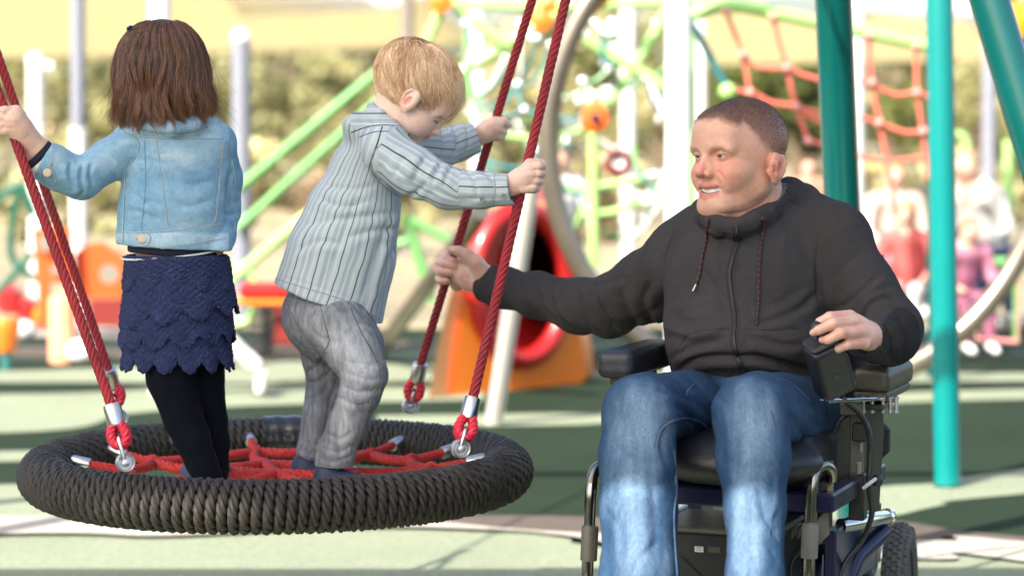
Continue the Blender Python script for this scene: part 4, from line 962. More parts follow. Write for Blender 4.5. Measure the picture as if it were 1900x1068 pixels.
# chassis, battery box, motors
part('chassis', m_navy, lambda b: [b.box(c_(-.05, 0, .26), (.30, .17, .05), cM, .01), b.box(c_(.10, 0, .42), (.02, .02, .14), cM, .003), b.box(c_(-.25, .0, .40), (.03, .10, .12), cM, .005)] + [b.box(c_(-.10, q * .2, .37), (.22, .014, .07), cM, .004) for q in (-1, 1)] + [b.box(c_(-.05, q * .15, .46), (.012, .012, .10), cM) for q in (-1, 1)])
bb = W(1325, 1050, 5.02)
bx = part('battery_box', m_blackp, lambda b: [b.box(bb - cF * .12, (.12, .13, .075), cM, .012)])
part('lid_lip', m_motor, lambda b: b.box(bb - cF * .12 + A3(0, 0, .074), (.123, .133, .006), cM, .004), bx)
front = lambda x, y: (lambda d, n, p: CAM + d * (((p - CAM) @ n) / (d @ n)))(W(x, y, 5) - CAM, cF, bb - cF * .12 + cF * .1215)
part('white_label', M_('label_white', (.6, .62, .6), .5), lambda b: b.box(front(1297, 1018), (.0006, .0095, .0058), cM), bx)
part('label_print', M_('label_grey', (.2, .2, .22), .5), lambda b: [b.box(front(1297, 1015 + 4 * i) + cF * .001, (.0004, .006, .0007), cM) for i in range(2)], bx)
part('green_label', M_('label_green', (.05, .07, .035), .5), lambda b: b.box(front(1325, 1019), (.0006, .0135, .006), cM), bx)
part('strap', m_vinyl, lambda b: b.tube([front(1262, 1030) + cF * .002, front(1300, 1068) + cF * .002, front(1345, 1110) + cF * .002], .002, 5), bx)
part('motor', m_motor, lambda b: [b.lathe(c_(-.30, .06, .22), cL, [(.02, 0), (.052, .004), (.055, .02), (.055, .14), (.045, .15), (.03, .16)], 24), b.lathe(W(1600, 1015, 5.45), A3(0, 0, -1), [(.02, -.02), (.034, -.015), (.036, .04), (.03, .06)], 20)])
part('connector_block', m_motor, lambda b: [b.box(W(1468, 990, 5.1) + A3(.0075 * i, 0, .006 * (i % 2)), (.004, .004, .010), cM, .001) for i in range(5)])
part('loose_cable', m_blackp, lambda b: b.tube(smooth_path([W(x, y, 5.08) for x, y in ((1466, 1068), (1470, 1040), (1495, 1015), (1530, 1005))], 5), .003, 6))
part('spring', m_blackp, lambda b: [b.lathe(W(1592, 1012, 5.38), nrm(W(1608, 1080, 5.42) - W(1592, 1012, 5.38)), [(.010, 0), (.017, .004), (.017, .012)] + [(.018 + .004 * (i % 2), .016 + .007 * i) for i in range(10)], 20)])
def wheel(c, fw, r, wd, tread=True, name='wheel'):
    fw = nrm(fw); ax = nrm(np.cross(fw, [0, 0, 1.])); q = MB(); rt = wd / 2
    prof = [(r - .055, -rt * .6), (r - .04, -rt * .95), (r - .02, -rt), (r - .008, -rt * .82), (r - .001, -rt * .45), (r, 0), (r - .001, rt * .45), (r - .008, rt * .82), (r - .02, rt), (r - .04, rt * .95), (r - .055, rt * .6)]
    hub = MB(); hub.lathe(c, ax, [(.012, -rt * 1.1), (.03, -rt * .7), (.035, -rt * .3), (r - .065, -rt * .35), (r - .056, -rt * .75), (r - .050, -rt * .7), (r - .050, rt * .7), (r - .056, rt * .75), (r - .065, rt * .35), (.035, rt * .3), (.03, rt * .7), (.012, rt * 1.1)], 40)
    wh = hub.build(name, m_blackp, wc); q.lathe(c, ax, prof, 56, closed=False); ty = q.build('tyre', m_tyre, wh)
    if tread:
        t = MB(); nb = 46
        for i in range(nb):
            for j, (o, hw, rr) in enumerate(((-.78, .14, -.008), (-.38, .13, -.0005), (0, .15, .001), (.38, .13, -.0005), (.78, .14, -.008))):
                a = 2 * math.pi * (i + (.5 if j % 2 else 0)) / nb; d = fw * math.cos(a) + A3(0, 0, 1) * math.sin(a); tg = np.cross(ax, d)
                nd = nrm(d + ax * o * .75); ax2 = nrm(np.cross(tg, nd)); tw = tg if j != 2 else nrm(tg + .3 * ax)
                t.box(c + d * (r + rr) + ax * o * rt, (.0075, rt * hw, .0038), np.array([tw, nrm(np.cross(nd, tw)), nd]), .001)
        t.build('tread', m_tyre, wh)
    return wh
m_tyre = M_('tyre_rubber', (.085, .08, .07), .75, var=.3, vs=40, bump=.3, bs=300)
wheel(A3((1676 - 950) / FPX * 5.76, 5.76, .172), A3(-.26, -.965, 0), .168, .062)
wheel(c_(-.50, -.22, .172), A3(-.26, -.965, 0), .168, .062)
for q_ in (-1, 1):
    cc = c_(.20, q_ * .20, .105); wheel(cc, cF, .102, .05, False, 'caster_wheel')
    part('caster_fork', m_navy, lambda b: [b.box(cc + cL * s_ * .034 + A3(0, 0, .05), (.012, .004, .07), cM, .002) for s_ in (-1, 1)] + [b.box(cc + A3(0, 0, .122), (.018, .038, .006), cM, .002), b.cyl(cc + A3(0, 0, .12), cc + A3(0, 0, .20), .012)])
part('rear_fork', m_navy, lambda b: [b.prism([W(x, y, 5.50) for x, y in ((1600, 985), (1618, 985), (1600, 1068), (1640, 1140), (1610, 1140), (1572, 1068))], A3(0, .01, 0))], bevel=.002)
# ================================================================== the girl
girl = thing('person', 'small girl seen from behind in denim jacket and navy lace skirt, standing in swing', 'girl', W(375, 885, 5.48))
m_tights = M_('navy_tights', (.0025, .0035, .009), .85, spec=.15, var=.25, vs=80, bump=.25, bs=600)
gO = W(300, 118, 5.46); gF = nrm(A3(.05, .99, -.1)); gL = nrm(A3(-.99, .05, 0))
S = S3(.004); S.ell(gO + A3(0, 0, .0), (.07, .08, .082), k=.01); S.cone(gO + A3(0, .0, -.04), W(300, 250, 5.47), .045, .045, .02)
g0 = S.mesh(); g0.paint(SK)
# hand on the rope and forearm
S = S3(.002)
S.chain(chainpx([(95, 310, 5.40, 26), (72, 282, 5.385, 24), (52, 258, 5.37, 21), (38, 240, 5.36, 23), (26, 224, 5.352, 24)]), .012, None)
S.chain(chainpx([(30, 208, 5.35, 13), (24, 222, 5.345, 14), (26, 238, 5.35, 14), (34, 246, 5.355, 13)]), .01)
for a_, yy in enumerate((207, 221, 233, 244)):
    xx = (20, 14, 16, 22)[a_]
    fin(S, [(xx + 10, yy + 3, 5.35, 10), (xx - 10, yy - 2, 5.338, 8.5), (xx - 19, yy - 1, 5.352, 7.6), (xx - 18, yy + 1, 5.375, 7), (xx - 4, yy + 2, 5.388, 6.5)])
fin(S, [(40, 214, 5.365, 10), (30, 204, 5.385, 8), (18, 202, 5.395, 7)])
gh = S.mesh(); gh.sculpt([([(4, 214), (26, 214)], 1.8, 1., 'g'), ([(2, 227), (26, 228)], 1.8, 1., 'g'), ([(4, 239), (30, 238)], 1.8, 1., 'g'), ([(44, 262), (56, 248)], 2, .8, 'g'), ([(20, 208), (22, 212)], 3, .8, 'r')]); hand_paint(gh)
S = S3(.008); S.chain(chainpx([(325, 640, 5.45, 60), (320, 470, 5.48, 62), (322, 330, 5.47, 62)]), .03, (A3(0, 1, 0), .7)); S.chain(chainpx([(250, 275, 5.46, 26), (155, 330, 5.42, 22), (90, 305, 5.40, 18)]), .02); S.chain(chainpx([(400, 275, 5.47, 20), (420, 360, 5.50, 16), (412, 440, 5.47, 14), (404, 462, 5.44, 14)]), .02)
gc = S.mesh(); gc.paint(SK); gh.col = gh.col * .5 + A3(.80, .54, .43) * .5; join(g0, gh, gc).build('body', m_skin, girl)
# denim jacket
S = S3(.0036)
S.chain(chainpx([(318, 438, 5.45, 103), (320, 380, 5.45, 96), (324, 310, 5.46, 92), (326, 270, 5.46, 84)]), .02, (A3(0, 1, 0), .66))
S.chain(chainpx([(248, 262, 5.46, 38), (300, 240, 5.46, 40), (350, 240, 5.46, 40), (400, 262, 5.46, 38)]), .025)
S.chain(chainpx([(244, 212, 5.45, 13), (275, 230, 5.40, 13), (320, 236, 5.38, 13), (360, 228, 5.40, 13), (375, 214, 5.46, 12)]), .02)
S.chain(chainpx([(246, 268, 5.45, 38), (205, 296, 5.43, 38), (150, 332, 5.41, 37), (115, 318, 5.40, 37), (92, 304, 5.39, 36), (80, 298, 5.385, 35)]), .015)
S.chain(chainpx([(402, 272, 5.46, 36), (418, 330, 5.49, 31), (418, 390, 5.50, 28), (412, 440, 5.46, 24), (408, 462, 5.42, 22)]), .012)
S.plane(W(315, 458, 5.45), nrm(A3(-.06, 0, -1)))
S.cone(W(322, 440, 5.46), W(318, 500, 5.46), .10, .115, .005, (A3(0, 1, 0), .62), 's')
cdir = nrm(W(62, 268, 5.385) - W(92, 304, 5.39)); cdir = nrm(W(70, 292, 5.385) - W(95, 306, 5.39)); S.plane(W(77, 298, 5.385), cdir, .003)
S.cone(W(88, 300, 5.388), W(50, 275, 5.37), .030, .034, .004, op='s')
jk = S.mesh(lambda P: .0016 * noise(P, 20, 3) + .0009 * noise(P, 55, 4) + .001 * np.sin(P[:, 2] * 130 + 3 * noise(P, 9, 8)) * np.clip((-P[:, 0] - .92) * 20, 0, 1) * 0)
jk.sculpt([
  ([(255, 254), (300, 257), (360, 257), (414, 258)], 2.6, 1.6, 'g'), ([(228, 246), (246, 252), (256, 262), (257, 280), (240, 305), (232, 320)], 2.4, 2.4, 'g'), ([(418, 262), (428, 290), (420, 340), (415, 400)], 2.6, 2.6, 'g'),
  ([(291, 262), (300, 330), (312, 415)], 1.8, 1.4, 'g'), ([(414, 268), (406, 340), (398, 412)], 1.8, 1.4, 'g'), ([(212, 430), (300, 430), (416, 414)], 2.2, 2, 'g'),
  ([(236, 300), (290, 300), (330, 305)], 9, 1.8, 'f'), ([(310, 330), (350, 345), (400, 335)], 9, 1.8, 'f'), ([(300, 370), (350, 385), (400, 370)], 9, 1.8, 'f'), ([(232, 340), (260, 370), (300, 380)], 8, 2, 'f'), ([(228, 390), (260, 395), (300, 410)], 7, 1.8, 'f'),
  ([(155, 305), (148, 330), (152, 355), (140, 368)], 5, 4, 'f'), ([(170, 300), (165, 325), (172, 350)], 5, 3.5, 'f'), ([(130, 300), (128, 325), (138, 350)], 5, 3, 'f'), ([(185, 290), (210, 320), (215, 340)], 8, 2.5, 'f'),
  ([(200, 350), (160, 366), (120, 362)], 2, 1.5, 'g'), ([(422, 300), (438, 340), (436, 420)], 2, 1.6, 'g'), ([(430, 310), (420, 350), (430, 380)], 5, 2.5, 'f'), ([(412, 395), (428, 400), (440, 392)], 5, 2.5, 'f'),
  ([(240, 222), (262, 240), (300, 249), (350, 248), (385, 236)], 2.5, 2, 'g'), ([(103, 272), (96, 300), (106, 335)], 2, 1.8, 'g')])
q = proj(jk.v); qx, qy = q.T
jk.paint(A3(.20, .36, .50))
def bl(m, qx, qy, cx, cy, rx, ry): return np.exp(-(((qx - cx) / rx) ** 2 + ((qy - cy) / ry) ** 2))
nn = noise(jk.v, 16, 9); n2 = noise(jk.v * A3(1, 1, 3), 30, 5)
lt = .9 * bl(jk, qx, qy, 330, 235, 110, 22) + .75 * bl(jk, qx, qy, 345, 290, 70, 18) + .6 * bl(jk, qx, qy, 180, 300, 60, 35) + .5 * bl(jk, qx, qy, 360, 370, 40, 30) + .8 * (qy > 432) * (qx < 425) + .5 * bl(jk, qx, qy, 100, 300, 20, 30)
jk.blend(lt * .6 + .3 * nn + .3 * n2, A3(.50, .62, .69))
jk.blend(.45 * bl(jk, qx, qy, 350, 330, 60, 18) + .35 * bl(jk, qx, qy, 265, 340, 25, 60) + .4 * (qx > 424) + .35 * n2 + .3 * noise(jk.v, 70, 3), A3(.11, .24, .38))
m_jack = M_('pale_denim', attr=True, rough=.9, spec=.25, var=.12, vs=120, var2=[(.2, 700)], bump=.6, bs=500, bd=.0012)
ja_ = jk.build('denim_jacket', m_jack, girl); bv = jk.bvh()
m_js = M_('jacket_seam', (.13, .26, .38), .85); m_jst = M_('sand_stitching', (.60, .60, .54), .8)
for pts, st in (([(257, 254), (300, 257), (360, 257), (414, 258)], 2), ([(230, 246), (248, 252), (257, 264), (257, 282), (242, 304)], 1), ([(418, 262), (427, 290), (420, 340), (416, 400)], 1), ([(291, 260), (300, 330), (312, 418)], 2), ([(414, 264), (406, 340), (398, 414)], 2),
                ([(213, 431), (300, 430), (416, 414)], 2), ([(212, 463), (300, 460), (418, 443)], 1), ([(233, 320), (231, 380), (228, 460)], 1), ([(205, 352), (165, 366), (125, 362)], 1), ([(432, 300), (438, 340), (436, 430)], 1), ([(104, 272), (97, 300), (106, 340)], 2), ([(84, 268), (74, 300), (80, 340)], 1),
                ([(242, 220), (262, 240), (300, 249), (350, 248), (385, 236)], 1), ([(268, 262), (270, 340), (262, 428)], 0)):
    seam(bv, pts, ja_, .0013, st, m_js, m_jst, .0048)
m_but = M_('cream_button', (.62, .50, .36), .35); m_butth = M_('orange_thread', (.55, .26, .05), .7)
for bx_, by_ in ((88, 320), (264, 443)):
    l = snap(bv, [(bx_, by_), (bx_ + 1, by_)], .0012, cur=False); nn_ = nrm(CAM - l[0]); b = MB(); b.lathe(l[0], nn_, [(.0, .0), (.0088, .0), (.0095, .001), (.009, .0028), (.007, .0032), (.0, .003)], 24); bt = b.build('button', m_but, ja_)
    l2_ = snap(bv, [(bx_ + (5 if bx_ < 100 else -5), by_ - (12 if bx_ < 100 else 1)), (bx_ + (7 if bx_ < 100 else -11), by_ - (17 if bx_ < 100 else 0))], .0015, cur=False); b = MB(); b.tube(l2_, .0016, 6); b.build('buttonhole', m_butth, bt)
seam(bv, [(250, 432), (277, 434), (279, 446), (270, 456), (242, 456)], ja_, .0012, 1, m_js, m_jst, .0045)
# shirt cuffs: white band then navy band ; shirt hem below the jacket
m_nv = M_('navy_cotton', (.008, .010, .028), .85, bump=.2, bs=500); m_wt = M_('white_cotton', (.62, .62, .58), .85, bump=.2, bs=400)
wv = nrm(W(78, 298, 5.385) - W(66, 288, 5.38)); c1, c2, c3 = W(80, 299, 5.386), W(74, 293, 5.384), W(67, 286, 5.381)
b = MB(); b.lathe(c1, nrm(c3 - c1), [(.044, -.003), (.0445, .003), (.0425, .007), (.041, .0085), (.036, .008), (.036, -.003)], 36); b.build('shirt_cuff', m_wt, girl)
b = MB(); b.lathe(c2, nrm(c3 - c1), [(.039, .002), (.0415, .004), (.041, .014), (.038, .0155), (.033, .014), (.033, .0)], 36); b.build('cuff_band', m_nv, girl)
S = S3(.004); S.chain(chainpx([(325, 400, 5.45, 84), (322, 470, 5.45, 86)]), .01, (A3(0, 1, 0), .66)); S.plane(W(340, 473, 5.45), nrm(A3(-.06, 0, -1))); S.mesh().build('navy_shirt', m_nv, girl)
e = [W(318 + 92 * math.cos(a), 470 - 8 * math.cos(a), 5.45) + A3(0, .078 * math.sin(a), .006 * math.sin(a)) for a in np.linspace(0, 2 * math.pi, 60)[:-1]]
b = MB(); b.tube(e, .0024, 6, closed=True); b.build('white_shirt_hem', m_wt, girl)
# lace skirt: three scalloped tiers
m_lace = bpy.data.materials.new('navy_crochet_lace'); m_lace.use_nodes = True; t, bs_ = nodes(m_lace)
vo = t.nodes.new('ShaderNodeTexVoronoi'); vo.inputs['Scale'].default_value = 22; tcx = t.nodes.new('ShaderNodeTexCoord'); mpx = t.nodes.new('ShaderNodeMapping'); t.links.new(tcx.outputs['Object'], mpx.inputs[0]); t.links.new(mpx.outputs[0], vo.inputs[0])
wvx = t.nodes.new('ShaderNodeMath'); wvx.operation = 'SINE'; mu = t.nodes.new('ShaderNodeMath'); mu.operation = 'MULTIPLY'; mu.inputs[1].default_value = 75; t.links.new(vo.outputs['Distance'], mu.inputs[0]); t.links.new(mu.outputs[0], wvx.inputs[0])
v2 = t.nodes.new('ShaderNodeTexVoronoi'); v2.inputs['Scale'].default_value = 130; t.links.new(mpx.outputs[0], v2.inputs[0])
ad = t.nodes.new('ShaderNodeMath'); ad.operation = 'MULTIPLY_ADD'; ad.inputs[1].default_value = -3.0; t.links.new(v2.outputs['Distance'], ad.inputs[0]); t.links.new(wvx.outputs[0], ad.inputs[2])
mr = t.nodes.new('ShaderNodeMapRange'); mr.inputs[1].default_value = -2.8; mr.inputs[2].default_value = .4; t.links.new(ad.outputs[0], mr.inputs[0])
cr_ = t.nodes.new('ShaderNodeMix'); cr_.data_type = 'RGBA'; cr_.inputs[6].default_value = (.007, .011, .045, 1); cr_.inputs[7].default_value = (.020, .034, .135, 1); t.links.new(mr.outputs[0], cr_.inputs[0]); t.links.new(cr_.outputs[2], bs_.inputs['Base Color'])
bu = t.nodes.new('ShaderNodeBump'); bu.inputs['Strength'].default_value = .9; bu.inputs['Distance'].default_value = .0022; t.links.new(mr.outputs[0], bu.inputs['Height']); t.links.new(bu.outputs[0], bs_.inputs['Normal']); bs_.inputs['Roughness'].default_value = .85
def tier(y0, y1, r0, r1, cx0, cx1, nsc, ph, parent, skew=0., name='lace_tier'):
    NA, NK = 260, 26; v = []
    for k in range(NK + 1):
        t_ = k / NK
        for i in range(NA):
            a = 2 * math.pi * i / NA; sc = abs(math.sin(nsc * a / 2 + ph)); yy = y0 + (y1 - y0) * t_ + t_ ** 3 * (sc - .5) * 24 * 1 + skew * t_ * math.cos(a)
            r = r0 + (r1 - r0) * t_ ** .8 + t_ ** 2 * (3.0 * math.sin(nsc * a + 1) + 2. * math.sin(9 * a + k * .2)) + 1.0 * math.sin(37 * a + 1.3 * k) + .9 * math.sin(23 * a - k)
            cx = cx0 + (cx1 - cx0) * t_; p = W(cx + r * math.cos(a), yy, 5.45); p = p + A3(0, r * 5.45 / FPX * .72 * math.sin(a), 0); v.append(p)
    F = [(k * NA + i, k * NA + (i + 1) % NA, (k + 1) * NA + (i + 1) % NA, (k + 1) * NA + i) for k in range(NK) for i in range(NA)]
    o = mk(name, np.array(v), F, m_lace, parent); s = o.modifiers.new('t', 'SOLIDIFY'); s.thickness = .003; s.offset = -1
    # crocheted edging
    b = MB(); ed = np.array(v[-NA:]); b.tube(ed + A3(0, 0, -.001), .0028 + .0012 * np.sin(np.arange(NA) * 1.7), 6, closed=True); b.build('crochet_edge', m_lace, o)
    ar = np.linspace(0, 2 * math.pi, 33)
    return o
sk = tier(472, 655, 90, 92, 328, 330, 13, .3, girl, 0, 'lace_skirt')
tier(476, 522, 94, 99, 328, 331, 12, 1.3, sk); tier(515, 582, 96, 106, 330, 333, 10, .7, sk, -14); tier(560, 628, 94, 104, 330, 329, 12, .2, sk, -6); tier(610, 672, 92, 101, 329, 330, 14, .9, sk)
# legs
S = S3(.004)
S.chain(chainpx([(312, 620, 5.43, 48), (318, 700, 5.43, 46), (342, 780, 5.44, 37), (356, 812, 5.44, 34), (374, 858, 5.45, 29), (386, 884, 5.46, 26), (382, 892, 5.47, 26)]), .01)
S.chain(chainpx([(368, 620, 5.50, 46), (374, 700, 5.50, 42), (392, 780, 5.52, 30), (398, 820, 5.53, 28), (400, 868, 5.54, 24), (398, 888, 5.55, 24)]), .01)
S.mesh(lambda P: .0007 * noise(P, 60, 2)).build('tights', m_tights, girl)
m_gs = M_('dark_blue_shoe', (.03, .05, .085), .7, bump=.3, bs=200)
for x_, y_, Y_, dx in ((372, 888, 5.48, -.035), (398, 890, 5.57, .01)):
    S = S3(.004); c = W(x_, y_, Y_); S.cone(c + A3(0, 0, 0), c + A3(dx, .10, 0), .029, .026, .02); S.plane(c + A3(0, 0, -.024), A3(0, 0, -1)); S.mesh().build('shoe', m_gs, girl)
# hair
r_ = np.random.default_rng(11); N = 11000; K = 16
zt = np.array([34, 37, 42, 50, 62, 80, 105, 135, 165, 195, 215, 235, 255]); wl = np.array([6, 28, 44, 56, 68, 79, 88, 92, 93, 91, 87, 82, 76]); ctr = np.array([302, 301, 300, 299, 299, 300, 301, 302, 303, 304, 303, 303, 303])
az = r_.uniform(0, 2 * math.pi, N); cl = np.round(az * 13 + r_.normal(0, .22, N)) / 13; azc = az * .55 + cl * .45
lay = r_.uniform(.72, 1.0, N) ** .6; tEnd = 226 + 10 * np.sin(cl * 9 + 1) + r_.normal(0, 9, N) + 6 * np.cos(azc + 1.2) - 38 * (r_.uniform(0, 1, N) ** 2.2)
tEnd = np.where(np.sin(azc) > .3, 190 + r_.normal(0, 10, N), tEnd)  # the far side (over the face) is shorter
y0 = 36 + (1 - lay) * 90 + r_.uniform(0, 30, N) ** 1.0
tt = np.linspace(0, 1, K)[None]; Yp = y0[:, None] + (tEnd - y0)[:, None] * tt ** .9
rad_ = np.interp(Yp, zt, wl) * lay[:, None]; cx = np.interp(Yp, zt, ctr)
cw = r_.normal(0, 1, N)[:, None]; clp = (np.sin(cl * 41.7) * 3)[:, None]
A_ = azc[:, None] + .13 * np.sin(Yp / 21 + clp) * (Yp / 230) ** 1.5 + .035 * cw * np.sin(Yp / 17 + cw * 5) + .22 * np.sin(cl * 13)[:, None] * tt ** 3
bump_ = 1 + .07 * np.sin(Yp / 22 + clp * 2) * tt + (.13 * np.sin(cl * 7) + .10)[:, None] * np.clip(tt - .78, 0, 1) * 4.5 * .7
X = cx + rad_ * np.cos(A_) * bump_ - 4 * tt + (14 * np.clip(tt - .75, 0, 1) ** 1.0 * 4 * (np.cos(azc) > .45)[:, None] * r_.uniform(0, 1, N)[:, None]) * .9; 
D_ = 5.455 + rad_ * np.sin(A_) * bump_ / 95 * .112
ge = lambda x, y, Y: (CAM[None, None] + (FW + (x[..., None] - 950) / FPX * A3(1, 0, 0) + (534 - y[..., None]) / FPX * UP) * (Y / (FW[1] + (534 - y) / FPX * UP[1]))[..., None])
P = ge(X, Yp, D_); wdt = (.00048 * r_.uniform(.6, 1.2, N))[:, None] * np.clip(1.25 - tt ** 5, .12, 1)
vis = (D_[:, 8] < 5.53)
P, wdt, clv = P[vis], np.broadcast_to(wdt, Yp.shape)[vis], cl[vis]
nf = 160; fl = r_.integers(0, len(P), nf); Pf = P[fl].copy(); ph_ = r_.normal(0, 1, (nf, 3)); Pf += (ph_ * A3(.030, .015, .014))[:, None] * (tt[0][None, :, None] ** 1.5); Pf[:, :, 0] += (np.sign(Pf[:, :, 0] + .79) * .010) * tt
P = np.concatenate([P, Pf]); wdt = np.concatenate([wdt, np.full((nf, K), .00028)]); clv = np.concatenate([clv, r_.uniform(0, 6, nf)])
v, F_ = strands(P, wdt); rnd = np.repeat(.55 + .40 * np.sin(clv * 57) + r_.normal(0, .45, len(clv)), K * 3); tv = np.tile(np.repeat(tt[0], 3), len(clv))
hc = A3(.045, .020, .012) + np.clip(rnd, 0, 1.6)[:, None] * A3(.14, .062, .034) + (tv ** 2)[:, None] * A3(.11, .050, .026)
m_hair = M_('hair', attr=True, rough=.27, spec=.6)
ghair = mk('hair', v, F_, m_hair, girl, True, hc)
S = S3(.005); S.chain([(W(300, 100, 5.46), .078), (W(302, 150, 5.46), .084), (W(303, 196, 5.46), .078)], .02, (A3(0, 1, 0), .95)); S.plane(W(300, 205, 5.4), A3(0, -.1, -1), .01); S.mesh().build('hair_mass', M_('hair_dark', (.045, .018, .010), .6), ghair)
c = W(240, 52, 5.42); b = MB(); b.box(c, (.008, .005, .004), np.array([nrm(A3(.8, 0, .6)), [0, 1, 0], nrm(A3(-.6, 0, .8))]), .004); b.build('hair_clip', M_('navy_clip', (.01, .015, .08), .3), girl)
# ================================================================== the boy
boy = thing('person', 'small blond boy in grey striped shirt and grey jeans, leaning forward gripping the ropes', 'boy', W(600, 880, 5.58))
bO = W(770, 183, 5.58); bF = nrm(A3(.72, -.13, -.68)); bL = nrm(A3(.10, .99, -.08)); bs = .95
S, BM, bp = head(bO, bF, bL, bs, 'child', .002)
S.chain([(bp(-.03, 0, -.03), .052 * bs), (W(728, 225, 5.585), .047), (W(700, 262, 5.59), .052)], .025)
bh = S.mesh(); loc = (bh.v - bO) @ BM.T / bs; lf, ll, lu = loc.T
bh.paint(A3(.82, .60, .49)); bh.blend(.22 + .3 * noise(bh.v, 40, 2), A3(.80, .46, .35))
g = lambda c, r: np.exp(-(((loc - np.array(c)) / r) ** 2).sum(1))
for q in (-1, 1):
    bh.blend(.5 * g((.06, q * .042, -.034), .024), A3(.72, .27, .20)); bh.blend(.7 * g((-.01, q * .095, -.022), (.03, .012, .03)), A3(.74, .27, .20))
    bh.blend(.35 * g((.08, q * .034, .014), (.02, .014, .003)), A3(.45, .26, .13))
    bh.blend(.75 * (np.abs(lu + .004 + 9 * (ll * q - .031) ** 2) < .0022) * (np.abs(ll * q - .031) < .013) * (lf > .06), A3(.12, .06, .04))
bh.blend(.5 * g((.10, 0, -.026), .012), A3(.70, .24, .18))
bh.blend(.7 * np.exp(-((lu + .0485) / .0085) ** 4) * (np.abs(ll) < .018) * (lf > .068), A3(.60, .17, .15))
S = S3(.0019)
S.chain(chainpx([(930, 352, 5.40, 18), (950, 343, 5.388, 19), (966, 334, 5.382, 21), (978, 325, 5.376, 21)]), .012, (A3(0, 1, 0), .8))
S.chain(chainpx([(982, 308, 5.378, 10), (980, 324, 5.374, 12), (974, 342, 5.38, 11)]), .01)
for yy, xx in ((308, 1002), (322, 1001), (336, 997), (348, 991)):
    fin(S, [(xx - 20, yy + 1, 5.374, 10.2), (xx - 3, yy, 5.372, 9.2), (xx + 3, yy + 1, 5.385, 8.6), (xx + 1, yy + 3, 5.41, 8), (xx - 12, yy + 4, 5.434, 7)], .0022)
fin(S, [(970, 318, 5.378, 11), (982, 303, 5.390, 8.6), (998, 301, 5.398, 7.5)])
b1 = S.mesh(); b1.sculpt([([(1008, 315), (980, 316)], 1.8, 1.3, 'g'), ([(1007, 329), (978, 331)], 1.8, 1.3, 'g'), ([(1002, 342), (974, 344)], 1.8, 1.3, 'g'), ([(994, 306), (990, 350)], 5, .7, 'r'), ([(962, 318), (958, 350)], 5, .5, 'g')]); hand_paint(b1)
S = S3(.0019)
S.chain(chainpx([(885, 256, 5.84, 17), (903, 244, 5.832, 18), (916, 235, 5.828, 18)]), .012, (A3(0, 1, 0), .8))
fin(S, [(918, 226, 5.83, 10), (934, 226, 5.832, 8.5), (941, 231, 5.845, 8), (936, 236, 5.875, 7.2), (922, 238, 5.888, 6.5)])
fin(S, [(918, 238, 5.832, 9.5), (930, 242, 5.838, 8), (934, 246, 5.855, 7.2), (926, 249, 5.88, 6.5)])
fin(S, [(914, 247, 5.836, 9), (926, 252, 5.842, 7.5), (930, 255, 5.858, 7), (922, 257, 5.88, 6)])
fin(S, [(908, 232, 5.835, 9), (920, 221, 5.86, 7), (932, 220, 5.872, 6.4)])
b2 = S.mesh(); b2.sculpt([([(940, 238), (918, 233)], 1.6, 1.1, 'g'), ([(934, 249), (914, 244)], 1.6, 1., 'g')]); hand_paint(b2)
for m in (b1, b2): m.col = m.col * .4 + A3(.84, .60, .49) * .6
S = S3(.008); S.chain(chainpx([(695, 290, 5.59, 42), (655, 420, 5.59, 55), (612, 560, 5.58, 55)]), .03, (A3(0, 1, 0), .7))
S.chain(chainpx([(725, 285, 5.50, 26), (830, 352, 5.42, 20), (935, 352, 5.40, 15)]), .02); S.chain(chainpx([(730, 275, 5.68, 24), (820, 278, 5.78, 18), (888, 252, 5.84, 14)]), .02)
S.chain(chainpx([(625, 610, 5.54, 35), (672, 695, 5.49, 24), (622, 858, 5.53, 16)]), .02); S.chain(chainpx([(603, 610, 5.64, 33), (604, 700, 5.66, 20), (580, 860, 5.64, 15)]), .02)
b3 = S.mesh(); b3.paint(SK); join(bh, b1, b2, b3).build('body', m_skin, boy); eyes(bp, BM, bs, boy, A3(.5, -.25, -.85), False)
# shirt
S = S3(.0037)
S.chain(chainpx([(698, 268, 5.59, 50), (682, 320, 5.59, 68), (655, 400, 5.585, 85), (634, 470, 5.58, 98), (606, 570, 5.58, 108)]), .02, (A3(0, 1, 0), .78))
S.cone(W(712, 268, 5.50), W(722, 262, 5.68), .052, .050, .03)
S.cone(W(660, 235, 5.56), W(668, 232, 5.64), .030, .030, .04)
S.chain(chainpx([(718, 282, 5.49, 46), (768, 318, 5.45, 44), (832, 350, 5.42, 37), (895, 353, 5.40, 31), (950, 352, 5.385, 30)]), .018)
S.chain(chainpx([(735, 275, 5.68, 40), (812, 280, 5.78, 35), (850, 266, 5.82, 32), (905, 249, 5.845, 28)]), .018)
col_ = [(690, 200, 5.56), (706, 212, 5.525), (728, 232, 5.515), (748, 250, 5.535), (764, 266, 5.57), (762, 262, 5.61), (742, 244, 5.645), (715, 215, 5.64), (694, 198, 5.60)]
S.chain([(W(*c), .0095) for c in col_] + [(W(*col_[0]), .0095)], .012); S.chain([(W(c[0] - 6, c[1] + 12, c[2] - (.006 if c[2] < 5.58 else -.006)), .011) for c in col_[:5]], .01)
S.cone(bp(-.02, 0, -.035), bp(-.045, 0, -.02), .058, .05, .004, op='s'); S.cone(W(745, 230, 5.585), W(722, 240, 5.585), .040, .038, .004, op='s')
hn = nrm(A3(-.357, 0, -.934)); S.plane(W(610, 563, 5.58), hn)
S.cone(W(612, 556, 5.58), W(595, 602, 5.58), .112, .118, .004, (A3(0, 1, 0), .72), 's')
